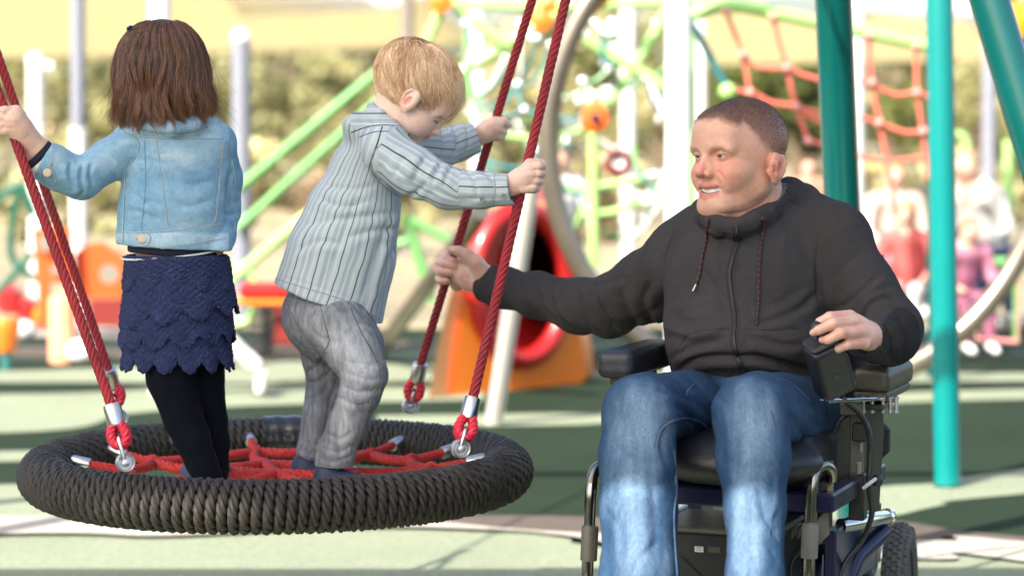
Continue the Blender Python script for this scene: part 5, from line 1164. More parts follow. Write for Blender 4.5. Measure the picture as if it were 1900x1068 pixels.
cdn = nrm(W(975, 345, 5.38) - W(940, 352, 5.39)); S.plane(W(950, 350, 5.385), cdn, .003); S.cone(W(946, 351, 5.386), W(975, 345, 5.38), .028, .03, .003, op='s')
cdf = nrm(W(905, 248, 5.84) - W(870, 260, 5.83)); 
S.cone(W(899, 250, 5.842), W(925, 240, 5.83), .028, .032, .003, op='s')
S.cone(W(908, 247, 5.842), W(960, 232, 5.83), .05, .07, .003, op='s')
sm = S.mesh(lambda P: .0022 * noise(P, 18, 5) + .0011 * noise(P, 46, 6))
sm.sculpt([
  ([(560, 420), (620, 410), (700, 400), (745, 395)], 9, 2.5, 'f'), ([(600, 345), (650, 352), (700, 345)], 8, 2.5, 'f'), ([(590, 370), (640, 385), (690, 372)], 7, 2.2, 'f'), ([(640, 445), (690, 430), (750, 425)], 8, 2.5, 'f'), ([(545, 470), (590, 450), (640, 455)], 8, 2.2, 'f'),
  ([(755, 370), (735, 440), (715, 520), (700, 590)], 9, 3.5, 'f'), ([(735, 380), (700, 460), (670, 560)], 10, 2.5, 'f'), ([(670, 350), (620, 470), (590, 545)], 12, 2, 'f'), ([(735, 455), (720, 480), (700, 540)], 6, 3, 'f'),
  ([(706, 268), (690, 290), (692, 320), (712, 345), (745, 368)], 2.4, 3, 'g'), ([(655, 245), (690, 234), (730, 232)], 2, 1.8, 'g'), ([(752, 368), (780, 352), (800, 330)], 6, 3, 'f'),
  ([(818, 305), (806, 322), (800, 345)], 5, 5, 'f'), ([(838, 308), (828, 325), (824, 345)], 5, 4, 'f'), ([(790, 290), (776, 312), (764, 340)], 7, 3.5, 'f'), ([(860, 315), (880, 335), (885, 365)], 6, 3, 'f'), ([(880, 312), (905, 325), (918, 345)], 6, 3, 'f'), ([(760, 290), (742, 300), (730, 330)], 7, 2.5, 'f'),
  ([(917, 322), (918, 350), (915, 386)], 1.8, 2., 'g'), ([(800, 345), (850, 372), (905, 368)], 7, 2.2, 'f'), ([(720, 300), (760, 340), (810, 368)], 8, 2, 'f'),
  ([(838, 232), (848, 262), (842, 292)], 5, 3, 'f'), ([(818, 240), (822, 268), (815, 295)], 5, 3, 'f'), ([(862, 230), (868, 255), (862, 288)], 4, 2.5, 'f'), ([(885, 228), (890, 255), (888, 282)], 2, 1.6, 'g'),
  ([(520, 512), (600, 535), (660, 560), (705, 590)], 3, 1.4, 'g'), ([(738, 400), (744, 450), (742, 500), (725, 570), (708, 598)], 2.6, 2.2, 'g')])
q = proj(sm.v); qx, qy = q.T
# stripe coordinate: around the trunk, or around each sleeve
def around(P, a, b, rp, ref=A3(0, -1, 0)):
    a, b = np.asarray(a), np.asarray(b); ax = nrm(b - a); e1 = nrm(ref - ax * (ref @ ax)); e2 = np.cross(ax, e1); r = P - a
    return np.arctan2(r @ e2, r @ e1) * rp, np.linalg.norm(r - np.outer(r @ ax, ax), axis=1)
ut, dt_ = around(sm.v, W(700, 262, 5.585), W(608, 560, 5.58), .105)
n1, N1, N2, N3 = W(722, 282, 5.49), W(832, 350, 5.42), W(950, 352, 5.39), None
def segd(P, a, b): ab = b - a; t_ = np.clip((P - a) @ ab / (ab @ ab), 0, 1); return np.linalg.norm(P - a - t_[:, None] * ab, axis=1)
F1, F2, F3 = W(750, 275, 5.69), W(820, 280, 5.78), W(900, 250, 5.84)
u1, _ = around(sm.v, n1, N1, .048); u2, _ = around(sm.v, N1, N2, .040); u3, _ = around(sm.v, F1, F2, .04); u4, _ = around(sm.v, F2, F3, .036)
dn1, dn2, df1, df2 = segd(sm.v, n1, N1) / .050, segd(sm.v, N1, N2) / .040, segd(sm.v, F1, F2) / .043, segd(sm.v, F2, F3) / .036
rad_b = np.interp(qy, [260, 320, 400, 470, 570], [.06, .08, .10, .115, .13]); dtr = dt_ / rad_b * 1.0
sd_arm = (qx > 752) | ((qx > 700 + (qy - 268) * .0) & (qx > np.interp(qy, [235, 268, 290, 320, 345, 368], [730, 706, 692, 694, 714, 745])) & (qy < 368) & (qy > 236) & (sm.v[:, 1] < 5.56))
al = np.stack([np.where(sd_arm, dn1, 9), np.where(qx > 815, dn2, 9), np.where(sm.v[:, 1] > 5.66, df1, 9) * np.where(qx > 745, 1, 9), np.where((sm.v[:, 1] > 5.7) & (qx > 805), df2, 9), np.where(sd_arm, 3.0, dtr * .5)], 1)
w_ = np.argmin(al, 1); U_ = np.choose(w_, [u1, u2, u3, u4, ut]); U_ = U_ + .002 * noise(sm.v, 25, 3)
yoke = (w_ == 4) & (qy < 236 + (qx - 655) * -.05) & (qx > 650); U_ = np.where(yoke, sm.v[:, 2] * 1.0 + .02, U_)
m_shirt = bpy.data.materials.new('striped_grey_cotton'); m_shirt.use_nodes = True; t, bsn = nodes(m_shirt); bsn.inputs['Roughness'].default_value = .85
at_ = t.nodes.new('ShaderNodeAttribute'); at_.attribute_name = 'u'; mm = t.nodes.new('ShaderNodeMath'); mm.operation = 'MULTIPLY_ADD'; mm.inputs[1].default_value = 1 / .050; mm.inputs[2].default_value = 20.15; t.links.new(at_.outputs['Fac'], mm.inputs[0])
fr = t.nodes.new('ShaderNodeMath'); fr.operation = 'FRACT'; t.links.new(mm.outputs[0], fr.inputs[0]); rp = t.nodes.new('ShaderNodeValToRGB'); t.links.new(fr.outputs[0], rp.inputs[0])
base_ = (.36, .42, .445, 1); st_ = [(0, (.03, .035, .06, 1)), (.045, (.03, .035, .06, 1)), (.065, base_), (.20, (.36, .41, .43, 1)), (.23, (.47, .51, .53, 1)), (.27, (.34, .39, .41, 1)), (.42, (.27, .32, .37, 1)), (.50, (.32, .37, .40, 1)), (.56, (.50, .54, .56, 1)), (.60, (.31, .36, .39, 1)), (.74, (.27, .32, .36, 1)), (.80, (.40, .44, .46, 1)), (.84, base_), (1., base_)]
cr2 = rp.color_ramp
while len(cr2.elements) < len(st_): cr2.elements.new(.5)
for e_, (p_, c__) in zip(cr2.elements, st_): e_.position = p_
for e_, (p_, c__) in zip(cr2.elements, st_): e_.color = c__
nz_ = t.nodes.new('ShaderNodeTexNoise'); nz_.inputs['Scale'].default_value = 9; tcn = t.nodes.new('ShaderNodeTexCoord'); t.links.new(tcn.outputs['Object'], nz_.inputs[0]); rg = t.nodes.new('ShaderNodeMapRange'); rg.inputs[3].default_value = 1.0; rg.inputs[4].default_value = 1.28; t.links.new(nz_.outputs[0], rg.inputs[0])
vm = t.nodes.new('ShaderNodeVectorMath'); vm.operation = 'SCALE'; t.links.new(rp.outputs[0], vm.inputs[0]); t.links.new(rg.outputs[0], vm.inputs['Scale']); t.links.new(vm.outputs[0], bsn.inputs['Base Color'])
nb_ = t.nodes.new('ShaderNodeTexNoise'); nb_.inputs['Scale'].default_value = 300; t.links.new(tcn.outputs['Object'], nb_.inputs[0]); bu2 = t.nodes.new('ShaderNodeBump'); bu2.inputs['Strength'].default_value = .2; bu2.inputs['Distance'].default_value = .001; t.links.new(nb_.outputs[0], bu2.inputs['Height']); t.links.new(bu2.outputs[0], bsn.inputs['Normal'])
shirt = sm.build('striped_shirt', m_shirt, boy, attrs={'u': U_}); bv = sm.bvh()
m_pipe = M_('dark_piping', (.03, .035, .055), .8); m_gs2 = M_('grey_seam', (.26, .30, .33), .85)
seam(bv, [(652, 246), (680, 236), (712, 232), (733, 234)], shirt, .0013, 0, m_pipe); seam(bv, [(668, 254), (695, 245), (722, 244)], shirt, .0011, 0, m_pipe)
seam(bv, [(706, 268), (690, 290), (692, 320), (712, 345), (745, 368)], shirt, .0012, 0, m_gs2); seam(bv, [(917, 320), (919, 350), (916, 386)], shirt, .0013, 0, m_gs2); seam(bv, [(510, 516), (560, 532), (640, 557), (704, 592)], shirt, .0011, 0, m_gs2)
seam(bv, [(757, 380), (756, 440), (750, 500), (732, 560), (713, 596)], shirt, .0022, 0, m_pipe)
m_gb = M_('grey_button', (.20, .22, .22), .35)
for x_, y_ in ((895, 370), (935, 364), (751, 489)):
    l = snap(bv, [(x_, y_), (x_ + 1, y_)], .0006, cur=False)
    if len(l) == 0: continue
    nn_ = nrm(CAM - l[0] + A3(0, 0, -.3)); b = MB(); b.lathe(l[0], nn_, [(0, .0005), (.0035, .0008), (.004, .0018), (.0055, .002), (.006, .001), (.0058, -.001)][::1], 20); b.build('button', m_gb, shirt)
# jeans
S = S3(.0036)
S.ell(W(600, 582, 5.585), (.098, .085, .085), k=.03); S.cone(W(618, 545, 5.585), W(612, 600, 5.585), .088, .092, .03, (A3(0, 1, 0), .8))
S.chain(chainpx([(630, 600, 5.54, 66), (656, 645, 5.515, 56), (677, 695, 5.49, 42), (668, 728, 5.495, 38), (643, 790, 5.515, 35), (624, 836, 5.53, 35), (620, 858, 5.53, 37)]), .012)
S.chain(chainpx([(600, 600, 5.63, 60), (606, 660, 5.655, 46), (606, 705, 5.66, 37), (594, 775, 5.655, 33), (583, 832, 5.645, 30), (582, 846, 5.645, 31)]), .012)
S.cone(W(576, 878, 5.66), W(572, 872, 5.645), .042, .042, .004, op='s'); S.plane(W(620, 864, 5.53), A3(0, 0, -1))
bj = S.mesh(lambda P: .0010 * noise(P, 22, 5))
bj.sculpt([
  ([(560, 590), (590, 625), (640, 640)], 7, 3, 'f'), ([(640, 690), (680, 705), (716, 700)], 5, 3, 'f'), ([(630, 715), (665, 728), (708, 722)], 5, 4, 'f'), ([(622, 735), (660, 752), (695, 745)], 5, 3.5, 'f'), ([(635, 668), (680, 678), (714, 668)], 6, 3, 'f'),
  ([(600, 660), (585, 680), (568, 690)], 5, 4, 'f'), ([(610, 690), (590, 705), (570, 708)], 5, 4, 'f'), ([(605, 720), (590, 735), (568, 738)], 5, 3, 'f'), ([(622, 640), (626, 700), (612, 745), (604, 800)], 4, 5, 'g'),
  ([(600, 800), (630, 815), (655, 800)], 5, 3, 'f'), ([(594, 828), (622, 840), (655, 826)], 4, 3.5, 'f'), ([(590, 846), (618, 856), (655, 846)], 3.5, 3, 'f'), ([(562, 815), (580, 825), (600, 820)], 4, 3, 'f'), ([(560, 835), (575, 842), (592, 838)], 3, 2.5, 'f'),
  ([(680, 600), (700, 640), (712, 680)], 8, -2.5, 'f'), ([(650, 600), (670, 640), (690, 690)], 8, 2.5, 'f')], .5)
q = proj(bj.v); qx, qy = q.T
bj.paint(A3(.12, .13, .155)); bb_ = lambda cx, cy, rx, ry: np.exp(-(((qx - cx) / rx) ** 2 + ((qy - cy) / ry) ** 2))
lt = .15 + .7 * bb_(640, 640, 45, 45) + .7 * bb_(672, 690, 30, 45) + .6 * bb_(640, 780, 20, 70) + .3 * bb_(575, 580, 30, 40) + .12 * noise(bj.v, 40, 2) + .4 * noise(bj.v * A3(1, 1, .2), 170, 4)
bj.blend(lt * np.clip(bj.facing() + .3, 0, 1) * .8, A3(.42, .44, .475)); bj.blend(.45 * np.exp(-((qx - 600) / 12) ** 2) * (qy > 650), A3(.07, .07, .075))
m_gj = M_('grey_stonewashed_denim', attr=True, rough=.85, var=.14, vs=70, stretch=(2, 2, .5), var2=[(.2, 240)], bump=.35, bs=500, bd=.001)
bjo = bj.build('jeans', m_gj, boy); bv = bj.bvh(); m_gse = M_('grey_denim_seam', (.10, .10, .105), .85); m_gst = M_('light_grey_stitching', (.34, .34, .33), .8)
for pts, st in (([(650, 570), (668, 612), (694, 660), (705, 700), (690, 740), (672, 800), (655, 855)], 1), ([(528, 548), (560, 556), (592, 556)], 2), ([(592, 556), (600, 590), (610, 625)], 2), ([(530, 560), (550, 600), (575, 640)], 1), ([(575, 640), (600, 650), (612, 632), (610, 625)], 1), ([(588, 862), (622, 866), (656, 858)], 1), ([(605, 640), (615, 660)], 0)):
    seam(bv, pts, bjo, .0015, st, m_gse, m_gst, .0052)
m_sock = M_('lime_sock', (.42, .50, .05), .85, bump=.3, bs=400); m_bs = M_('navy_shoe', (.012, .022, .06), .6, var=.15, vs=40, bump=.3, bs=250)
for x_, y_, Y_, sk_ in ((578, 862, 5.63, 1), (622, 876, 5.52, 0)):
    S = S3(.0035); c = W(x_, y_ + 14, Y_); S.cone(c + A3(-.022, 0, .004), c + A3(.035, -.01, -.002), .027, .024, .02); S.cone(c + A3(-.016, 0, .0), c + A3(-.016, 0, .022), .026, .026, .02); S.plane(c + A3(0, 0, -.022), A3(0, 0, -1))
    sh = S.mesh().build('shoe', m_bs, boy); b = MB(); b.box(c + A3(.005, 0, -.021), (.048, .024, .004), bev=.003); b.build('sole', M_('white_sole', (.5, .5, .48), .6), sh)
    S = S3(.0035); S.cone(c + A3(-.014, 0, .01), W(x_ + 2, y_ - 28, Y_), .0235, .022, .01); S.mesh(lambda P: .0006 * np.sin(P[:, 2] * 1800)).build('sock', m_sock, boy)
# hair
r_ = np.random.default_rng(5); N = 16000; K = 11; cen = np.array([-.020, 0, .036]); er_ = np.array([.108, .084, .086])
d = r_.normal(0, 1, (N * 3, 3)); d /= np.linalg.norm(d, axis=1)[:, None]; p = cen + er_ * d; f_, l_, u_ = p.T
ok = np.where(f_ > .055, u_ > .066, np.where(f_ > .02, u_ > .046 - (f_ - .02) * -.3, np.where(f_ > -.035, u_ > .022, u_ > np.maximum(-.075, -.03 + (f_ + .035) * 1.6))))
p = p[ok][:16000]; N = len(p); crown = np.array([-.065, .012, .085]); lay = r_.uniform(0, 1, N); P = np.zeros((N, K, 3)); q = p.copy()
cln = noise(p, 55, 3); cl2 = noise(p, 90, 6)
for k in range(K):
    rel = q - cen; t_ = rel / er_; t_ /= np.linalg.norm(t_, axis=1)[:, None]; nrm_ = t_ / er_; nrm_ /= np.linalg.norm(nrm_, axis=1)[:, None]
    q0 = cen + er_ * t_; lift = (.0035 + .012 * lay * (1 - .35 * (k / K)) + .0035 * cln * (k / K) * 2)[:, None] * min(1, (k + 1) / 2.5)
    P[:, k] = q0 + nrm_ * lift
    dr = q0 - crown; dr[:, 2] -= .015; dr += np.stack([.03 * cln, .075 * cl2, .03 * cln], 1) + r_.normal(0, .012, (N, 3)); sw = np.cross(nrm_, dr) * .25; dr = dr + sw
    dr -= nrm_ * (dr * nrm_).sum(1)[:, None]; dr /= np.linalg.norm(dr, axis=1)[:, None] + 1e-9
    q = q0 + dr * (.0052 + .0022 * lay)[:, None]
Pw = bO + bs * (P @ BM)
wd = (.0005 * r_.uniform(.6, 1.25, N))[:, None] * np.linspace(1.1, .35, K)[None]
v, F_ = strands(Pw, wd); rn = np.repeat(np.clip(.5 + .9 * cln + r_.normal(0, .4, N), 0, 1.5), K * 3); hc = A3(.60, .35, .18) + rn[:, None] * A3(.40, .38, .29)
bhair = mk('hair', v, F_, M_('blond_hair', attr=True, rough=.42, spec=.5), boy, True, hc)
S = S3(.004); S.ell(bO + bs * (np.array([-.022, 0, .038]) @ BM), np.array([.110, .0855, .088]) * bs, BM); cut = bO + bs * (np.array([.0, 0, .018]) @ BM); S.plane(bO + bs * (np.array([.045, 0, .055]) @ BM), (np.array([.55, 0, -.7]) @ BM)); S.plane(bO + bs * (np.array([-.03, 0, -.005]) @ BM), (np.array([.75, 0, -1.]) @ BM))
S.mesh().build('hair_mass', M_('blond_base', (.42, .20, .075), .6, var=.2, vs=60), bhair)
# ================================================================== play equipment and people behind (out of focus)
m_lime = M_('lime_green_paint', (.34, .60, .18), .35, coat=.2); m_green = M_('green_paint', (.14, .36, .11), .4); m_orange = M_('orange_plastic', (.80, .19, .015), .38, var=.08, vs=3, coat=.2)
m_redp = M_('red_plastic', (.36, .010, .010), .35, var=.08, vs=3, coat=.4); m_redd = M_('dark_red_plastic', (.20, .02, .012), .5); m_netred = M_('bright_red_rope', (.62, .14, .10), .6); m_tealr = M_('teal_rope', (.02, .16, .16), .6)
m_silver = M_('silver_ball', (.85, .85, .85), .2, .6); m_tube = M_('weathered_steel_tube', (.22, .19, .15), .32, .75, var=.2, vs=4); m_white = M_('white_plastic', (.80, .78, .74), .5); m_blk = M_('matt_black', (.02, .02, .02), .5)
def tubes(name, label, cat, items, mat, group=None, part_='tube', base=None, n=14):
    """items: (px points, width px, Y or [Y..])"""
    P0 = None; t = None
    for pts, wpx, Y in items:
        Ys = Y if isinstance(Y, (list, tuple)) else [Y] * len(pts); p = np.array([W(x, y, q) for (x, y), q in zip(pts, Ys)])
        if t is None: t = thing(name, label, cat, (p[-1][0], p[-1][1], 0), group)
        b = MB(); b.tube(smooth_path(p, 6) if len(p) > 2 else p, wpx * np.mean(Ys) / FPX / 2, n); b.build(part_, mat, t)
    return t
def post(x, ytop, w, Y, mat, label, topx=None, upper=None, arm=None, cap=True):
    base = W(x, 300, Y); base[2] = 0; tp = W(topx if topx is not None else x, ytop, Y) if ytop > -50 else W(topx if topx is not None else x, ytop, Y)
    t = thing('steel_post', label, 'post', base, 'posts of the shade sails'); r = w * Y / FPX / 2
    if upper: mid = W(x, upper[0], Y); b = MB(); b.cyl(base, mid, r, 24); b.build('shaft', mat, t); b = MB(); b.cyl(mid, tp, r * .82, 24); b.build('shaded_shaft', upper[1], t)
    else: b = MB(); b.cyl(base, tp, r, 24); b.build('shaft', mat, t)
    if cap: b = MB(); b.lathe(tp, A3(0, 0, 1), [(r * 1.03, -.01), (r * 1.03, .03), (r * .6, .06)], 20); b.build('cap', m_post, t)
    b = MB(); b.lathe(base, A3(0, 0, 1), [(r * 2.1, 0), (r * 2.1, .015), (r * 1.1, .017)], 20); b.build('base_plate', m_galv, t)
    if arm: b = MB(); b.tube([W(x, arm[1], Y), W(arm[0], arm[1] + 3, Y)], r * .6, 12); b.build('arm', mat, t)
    return t
post(145, -300, 32, 15.0, m_post, 'white post with sail shade painted grey on its upper section, leftmost in the frame behind the red rope', upper=(238, m_postg))  # grey upper shaft paints in the sail's shadow
post(66, 116, 31, 16.5, m_post, 'white post with a short side arm at its top, far left', arm=(98, 122))
post(295, -300, 42, 12.5, m_post, 'thick white post rising behind the head of the girl')
post(447, 72, 34, 15.5, m_postg, 'post between the girl and the boy, shade painted grey, sunlit top painted white')  # grey stands for shade on the shaft, white cap for its sunlit top
post(755, -300, 26, 24, M_('brown_grey_post', (.20, .17, .14), .6), 'dark slim post above the head of the boy')
post(886, -300, 28, 17, m_post, 'pale post just right of the boy, behind the far red rope')
post(1166, -300, 29, 16, m_post, 'slim white post left of the thick white one beside the man')
post(1260, -300, 48, 11.0, m_post, 'thick white post directly left of the head of the man')
post(1591, -300, 30, 13.5, m_post, 'white post showing at the side of the teal leg behind the shoulder of the man')
post(1300, -300, 20, 21, m_post, 'thin pale post just right of the thick white post')
post(1836, 90, 26, 19, m_postg, 'grey post far right behind the seated group')
# teal post of the next swing
bp0 = G(1758, 903); bt = W(1738, -300, bp0[1]); t = thing('swing_post', 'straight teal post standing alone on the mint ground right of the wheelchair', 'post', bp0); b = MB(); b.cyl(bp0, bt, .047, 40); b.build('shaft', m_teal2 if 'm_teal2' in globals() else M_('bright_teal_paint', (.0, .20, .19), .3, coat=.3, var=.05, vs=4), t)
b = MB(); b.lathe(bp0, A3(0, 0, 1), [(.052, 0), (.052, .012), (.047, .014)], 30); b.build('foot_collar', m_teal, t)
# big steel hoop
hc_ = W(1487, 262, 11.6); hr_ = 470 * 11.6 / FPX; a = np.linspace(0, 2 * math.pi, 97)[:-1]
t = thing('steel_hoop', 'huge weathered steel hoop standing upright on the ground behind the man', 'climbing hoop', (hc_[0], hc_[1], 0))
b = MB(); b.tube(np.array([hc_ + hr_ * (A3(math.cos(x), .12 * math.cos(x), 0) + A3(0, 0, math.sin(x))) for x in a]), .052, 20, closed=True); b.build('hoop_tube', m_tube, t)
b = MB(); cc = W(1104, 4, 11.55); b.box(cc, (.085, .075, .045), np.array([nrm(A3(.75, 0, .65)), [0, 1, 0], nrm(A3(-.65, 0, .75))]), .02); b.build('orange_clamp', M_('amber_plastic', (.75, .28, .01), .4), t)
for x in (1898,): b = MB(); b.lathe(W(x, 35, 11.6), A3(0, -1, 0), [(.02, -.05), (.09, -.03), (.09, .03), (.02, .05)], 20); b.build('orange_clamp', M_('amber_plastic', (.75, .28, .01), .4), t)
# leaning tubes
tubes('steel_strut', 'grey steel tube slanting down to the left behind the knees of the boy', 'strut', [([(892, 392), (800, 520), (702, 652)], 33, [10.9, 11.6, 13.3])], m_tube)
tubes('leaning_post', 'pale leaning steel post in front of the orange slide panel', 'post', [([(992, 300), (915, 790)], 34, [10.2, 10.42])], M_('pale_steel', (.62, .58, .52), .35, .4))
# slide
sl_t = thing('tube_slide', 'orange play panel with a round red tube slide opening', 'slide', G(960, 722))
def slY(x): return 11.41 + (x - 795) * .00246
out = curve2([(838, 734), (850, 640), (866, 550), (886, 470), (912, 410), (945, 380), (980, 374), (1015, 388), (1040, 430), (1060, 510), (1076, 610), (1092, 710)], 4)
out = np.vstack([out, [(1030, 716), (960, 722), (900, 728)]]); hcx, hcy, hrx, hry = 966, 528, 80, 134
N_ = 72; ang = np.linspace(0, 2 * math.pi, N_ + 1)[:-1]; oa = np.arctan2(out[:, 1] - hcy, (out[:, 0] - hcx) * 1.6)
def outer(a):
    d = A3(math.cos(a) / 1.6, math.sin(a), 0)[:2]; best = 0; c = np.array([hcx, hcy]); m = len(out)
    for i in range(m):
        p, q_ = out[i], out[(i + 1) % m]; e = q_ - p; den = d[0] * e[1] - d[1] * e[0]
        if abs(den) < 1e-9: continue
        t_ = ((p - c)[0] * e[1] - (p - c)[1] * e[0]) / den; u_ = ((p - c)[0] * d[1] - (p - c)[1] * d[0]) / den
        if t_ > 0 and -1e-6 <= u_ <= 1 + 1e-6: best = max(best, t_)
    return c + d * best
op = [outer(a) for a in ang]; ip = [(hcx + hrx * math.cos(math.atan2(math.sin(a), math.cos(a) / 1.6)) , hcy + hry * math.sin(math.atan2(math.sin(a), math.cos(a) / 1.6))) for a in ang]
v = [W(x, y, slY(x)) for x, y in op] + [W(x, y, slY(x)) for x, y in ip]; bkd = A3(.05, .30, 0); v = v + [p + bkd for p in v]
F = []
for i in range(N_):
    j = (i + 1) % N_; F += [(i, N_ + i, N_ + j, j), (2 * N_ + i, 2 * N_ + j, 3 * N_ + j, 3 * N_ + i), (i, j, 2 * N_ + j, 2 * N_ + i), (N_ + i, 3 * N_ + i, 3 * N_ + j, N_ + j)]
mk('front_panel', v, F, m_orange, sl_t, False)
lft = [(795, 741), (812, 640), (832, 555), (858, 480), (890, 415), (925, 384), (912, 410), (886, 470), (866, 550), (850, 640), (838, 734)]
b = MB(); b.prism([W(x, y, 11.41 + (x - 795) * .0037 - .0) - A3(0, .02, 0) for x, y in lft], A3(.03, .10, 0)); b.build('side_panel', M_('sunlit_orange_plastic', (.80, .36, .14), .45, coat=.2), sl_t, smooth=False)  # paler orange paints the sunlight on the left face
b = MB(); b.tube(np.array([W(hcx + hrx * math.cos(x) * 1.06, hcy + hry * math.sin(x) * 1.03, slY(hcx + hrx * math.cos(x)) - .02) for x in ang]), .05, 14, closed=True); b.build('tube_rim', m_redp, sl_t)
rings = []; 
for k in range(9):
    s_ = k / 8; sk_ = 1 - .30 * min(1, s_ * 4); shx = 30 * min(1, s_ * 4); rings.append([(W(hcx + shx + hrx * math.cos(x) * sk_, hcy + 6 + hry * math.sin(x) * sk_, slY(hcx + hrx * math.cos(x))) + A3(.06 * s_, 1.7 * s_, .25 * s_ * s_)) for x in ang])
v = np.array(rings).reshape(-1, 3); F = [(k * N_ + i, k * N_ + (i + 1) % N_, (k + 1) * N_ + (i + 1) % N_, (k + 1) * N_ + i) for k in range(8) for i in range(N_)]
F.append(tuple(8 * N_ + i for i in range(N_)))
o = mk('slide_tube', v, F, M_('deep_red_plastic', (.34, .010, .010), .3, coat=.3), sl_t); s_ = o.modifiers.new('t', 'SOLIDIFY'); s_.thickness = .02
# left orange play house and pieces
ph_t = thing('play_house', 'orange play house with round cut-outs and red lower wall, left of the girl', 'play house', G(150, 640))
def panel(poly, Y, mat, name, par, th_=.05): b = MB(); b.prism([W(x, y, Y) for x, y in poly], A3(0, th_, 0)); return b.build(name, mat, par, smooth=False)
m_orr = M_('deep_orange_plastic', (.62, .085, .008), .5, var=.08, vs=3)
panel([(60, 426), (130, 422), (136, 524), (68, 524)], 14.6, m_orr, 'upper_panel', ph_t); panel([(70, 524), (92, 524), (92, 606), (72, 606)], 14.6, m_orr, 'leg_panel', ph_t)
panel([(138, 470), (164, 452), (190, 450), (240, 486), (240, 553), (138, 553)], 14.7, m_orr, 'side_panel', ph_t); panel([(166, 555), (236, 555), (236, 606), (168, 606)], 14.65, m_redd, 'red_wall', ph_t)
for cx, cy, r in ((86, 450, 16), (104, 500, 10), (203, 508, 18)):
    b = MB(); b.lathe(W(cx, cy, 14.56), A3(0, -1, 0), [(r * 14.6 / FPX, 0), (r * 14.6 / FPX, .01)], 20); b.build('round_window', M_('dim_window', (.22, .20, .16), .4), ph_t)
for cx, cy, w_, h_, mt in ((20, 555, 22, 26, m_redp), (52, 575, 18, 24, m_redp), (75, 585, 14, 18, m_orange), (215, 535, 16, 12, m_orange)):
    b = MB(); b.box(W(cx, cy, 15.2), (w_ * 15.2 / FPX, .12, h_ * 15.2 / FPX), bev=.04); tag(b.build('play_block', mt), {20: 'red play block leftmost in the row, beside the mushroom stool', 52: 'smaller red play block second from the left edge', 75: 'small orange play block touching the orange play house', 215: 'orange play block in front of the red lower wall'}[cx], 'play block', 'play blocks on the left')
def stool(x, y0, y1, w, mt, pm, label, Y=None):
    Y = Y or 5832 / (y1 - 230); t = thing('mushroom_stool', label, 'stool', G(x, y1)); b = MB(); r = w * Y / FPX / 2; zt = W(x, y0, Y)[2]; zb = W(x, y0 + (y1 - y0) * .62, Y)[2]
    c = G(x, y1); b.lathe(A3(c[0], c[1], 0), A3(0, 0, 1), [(r * .55, zb), (r * .7, zb + .02), (r, (zt + zb) / 2 + .03), (r * 1.02, zt - .02), (r * .9, zt)], 28); b.build('seat', mt, t)
    b = MB(); b.cyl(A3(c[0], c[1], 0), A3(c[0], c[1], zb + .01), r * .35, 16); b.build('stem', pm, t)
stool(12, 588, 690, 52, m_orange, M_('teal_stem', (.02, .14, .13), .5), 'orange mushroom stool on a teal stem at the left edge')
t = thing('bollard', 'light orange cylinder bollard left of the foot of the red rope', 'bollard', G(117, 672)); b = MB(); c = G(117, 672); b.lathe(c, A3(0, 0, 1), [(.075, 0), (.075, .33), (.068, .36), (.04, .37)], 28); b.build('cylinder', M_('pale_orange_plastic', (.80, .38, .20), .45), t)
for x, y, r in ((152, 676, 30), (172, 664, 16), (42, 632, 24)):
    c = G(x, y); rr = r * c[1] / FPX; b = MB(); b.lathe(c, A3(0, 0, 1), [(rr * math.sin(q_) , rr * .8 * (1 - math.cos(q_))) for q_ in np.linspace(.3, 3.0, 12)], 26); tag(b.build('stone_ball', m_white), {152: 'large white ball on the ground behind the red rope', 172: 'small white ball tucked beside the large one', 42: 'white ball near the left edge beside the stool'}[x], 'ball', 'white balls on the ground')
# green climbing rails, centre left
tubes('climbing_rail', 'pair of green rails sloping up behind the back of the boy', 'rail', [([(705, 130), (440, 352)], 19, 15), ([(705, 185), (560, 315), (440, 425)], 17, 15.4)], m_green)
tubes('stair_rail', 'pale green stair rail curling to the ground right of the skirt of the girl', 'rail', [([(600, 375), (520, 440), (430, 520)], 20, 14), ([(430, 505), (468, 512), (470, 560), (462, 592), (432, 604)], 14, 14), ([(440, 556), (520, 545), (560, 530)], 13, 14)], m_lime)
tubes('climbing_rail', 'green rails crossing low between the boy and the orange slide', 'rail', [([(752, 400), (775, 470), (800, 560)], 22, 14), ([(755, 405), (842, 450)], 18, 14), ([(700, 470), (770, 440)], 16, 14.4)], m_green)
# spring rider
t = thing('spring_rider', 'red and orange spring rider between the girl and the boy', 'spring rider', G(485, 662)); b = MB(); c = G(485, 662); b.tube([c + A3(.06 * math.cos(a), .06 * math.sin(a), .012 + .30 * a / 38) for a in np.linspace(0, 38, 150)], .014, 6); b.build('spring', m_blk, t)
b = MB(); b.box(c + A3(.08, 0, .37), (.20, .06, .05), bev=.03); b.box(c + A3(.18, 0, .45), (.06, .05, .06), bev=.03); b.build('seat', m_redp, t); b = MB(); b.box(c + A3(-.0, 0, .31), (.24, .09, .016), bev=.01); b.build('board', m_orange, t)
for x, y in ((530, 590), (560, 600)):
    c = G(x, 640); b = MB(); b.box(c + A3(0, 0, .13), (.07, .09, .13), bev=.02); tag(b.build('play_block', m_redd), 'dark red block low between the children, %s' % ('left one' if x == 530 else 'right one'), 'play block', 'dark red blocks')
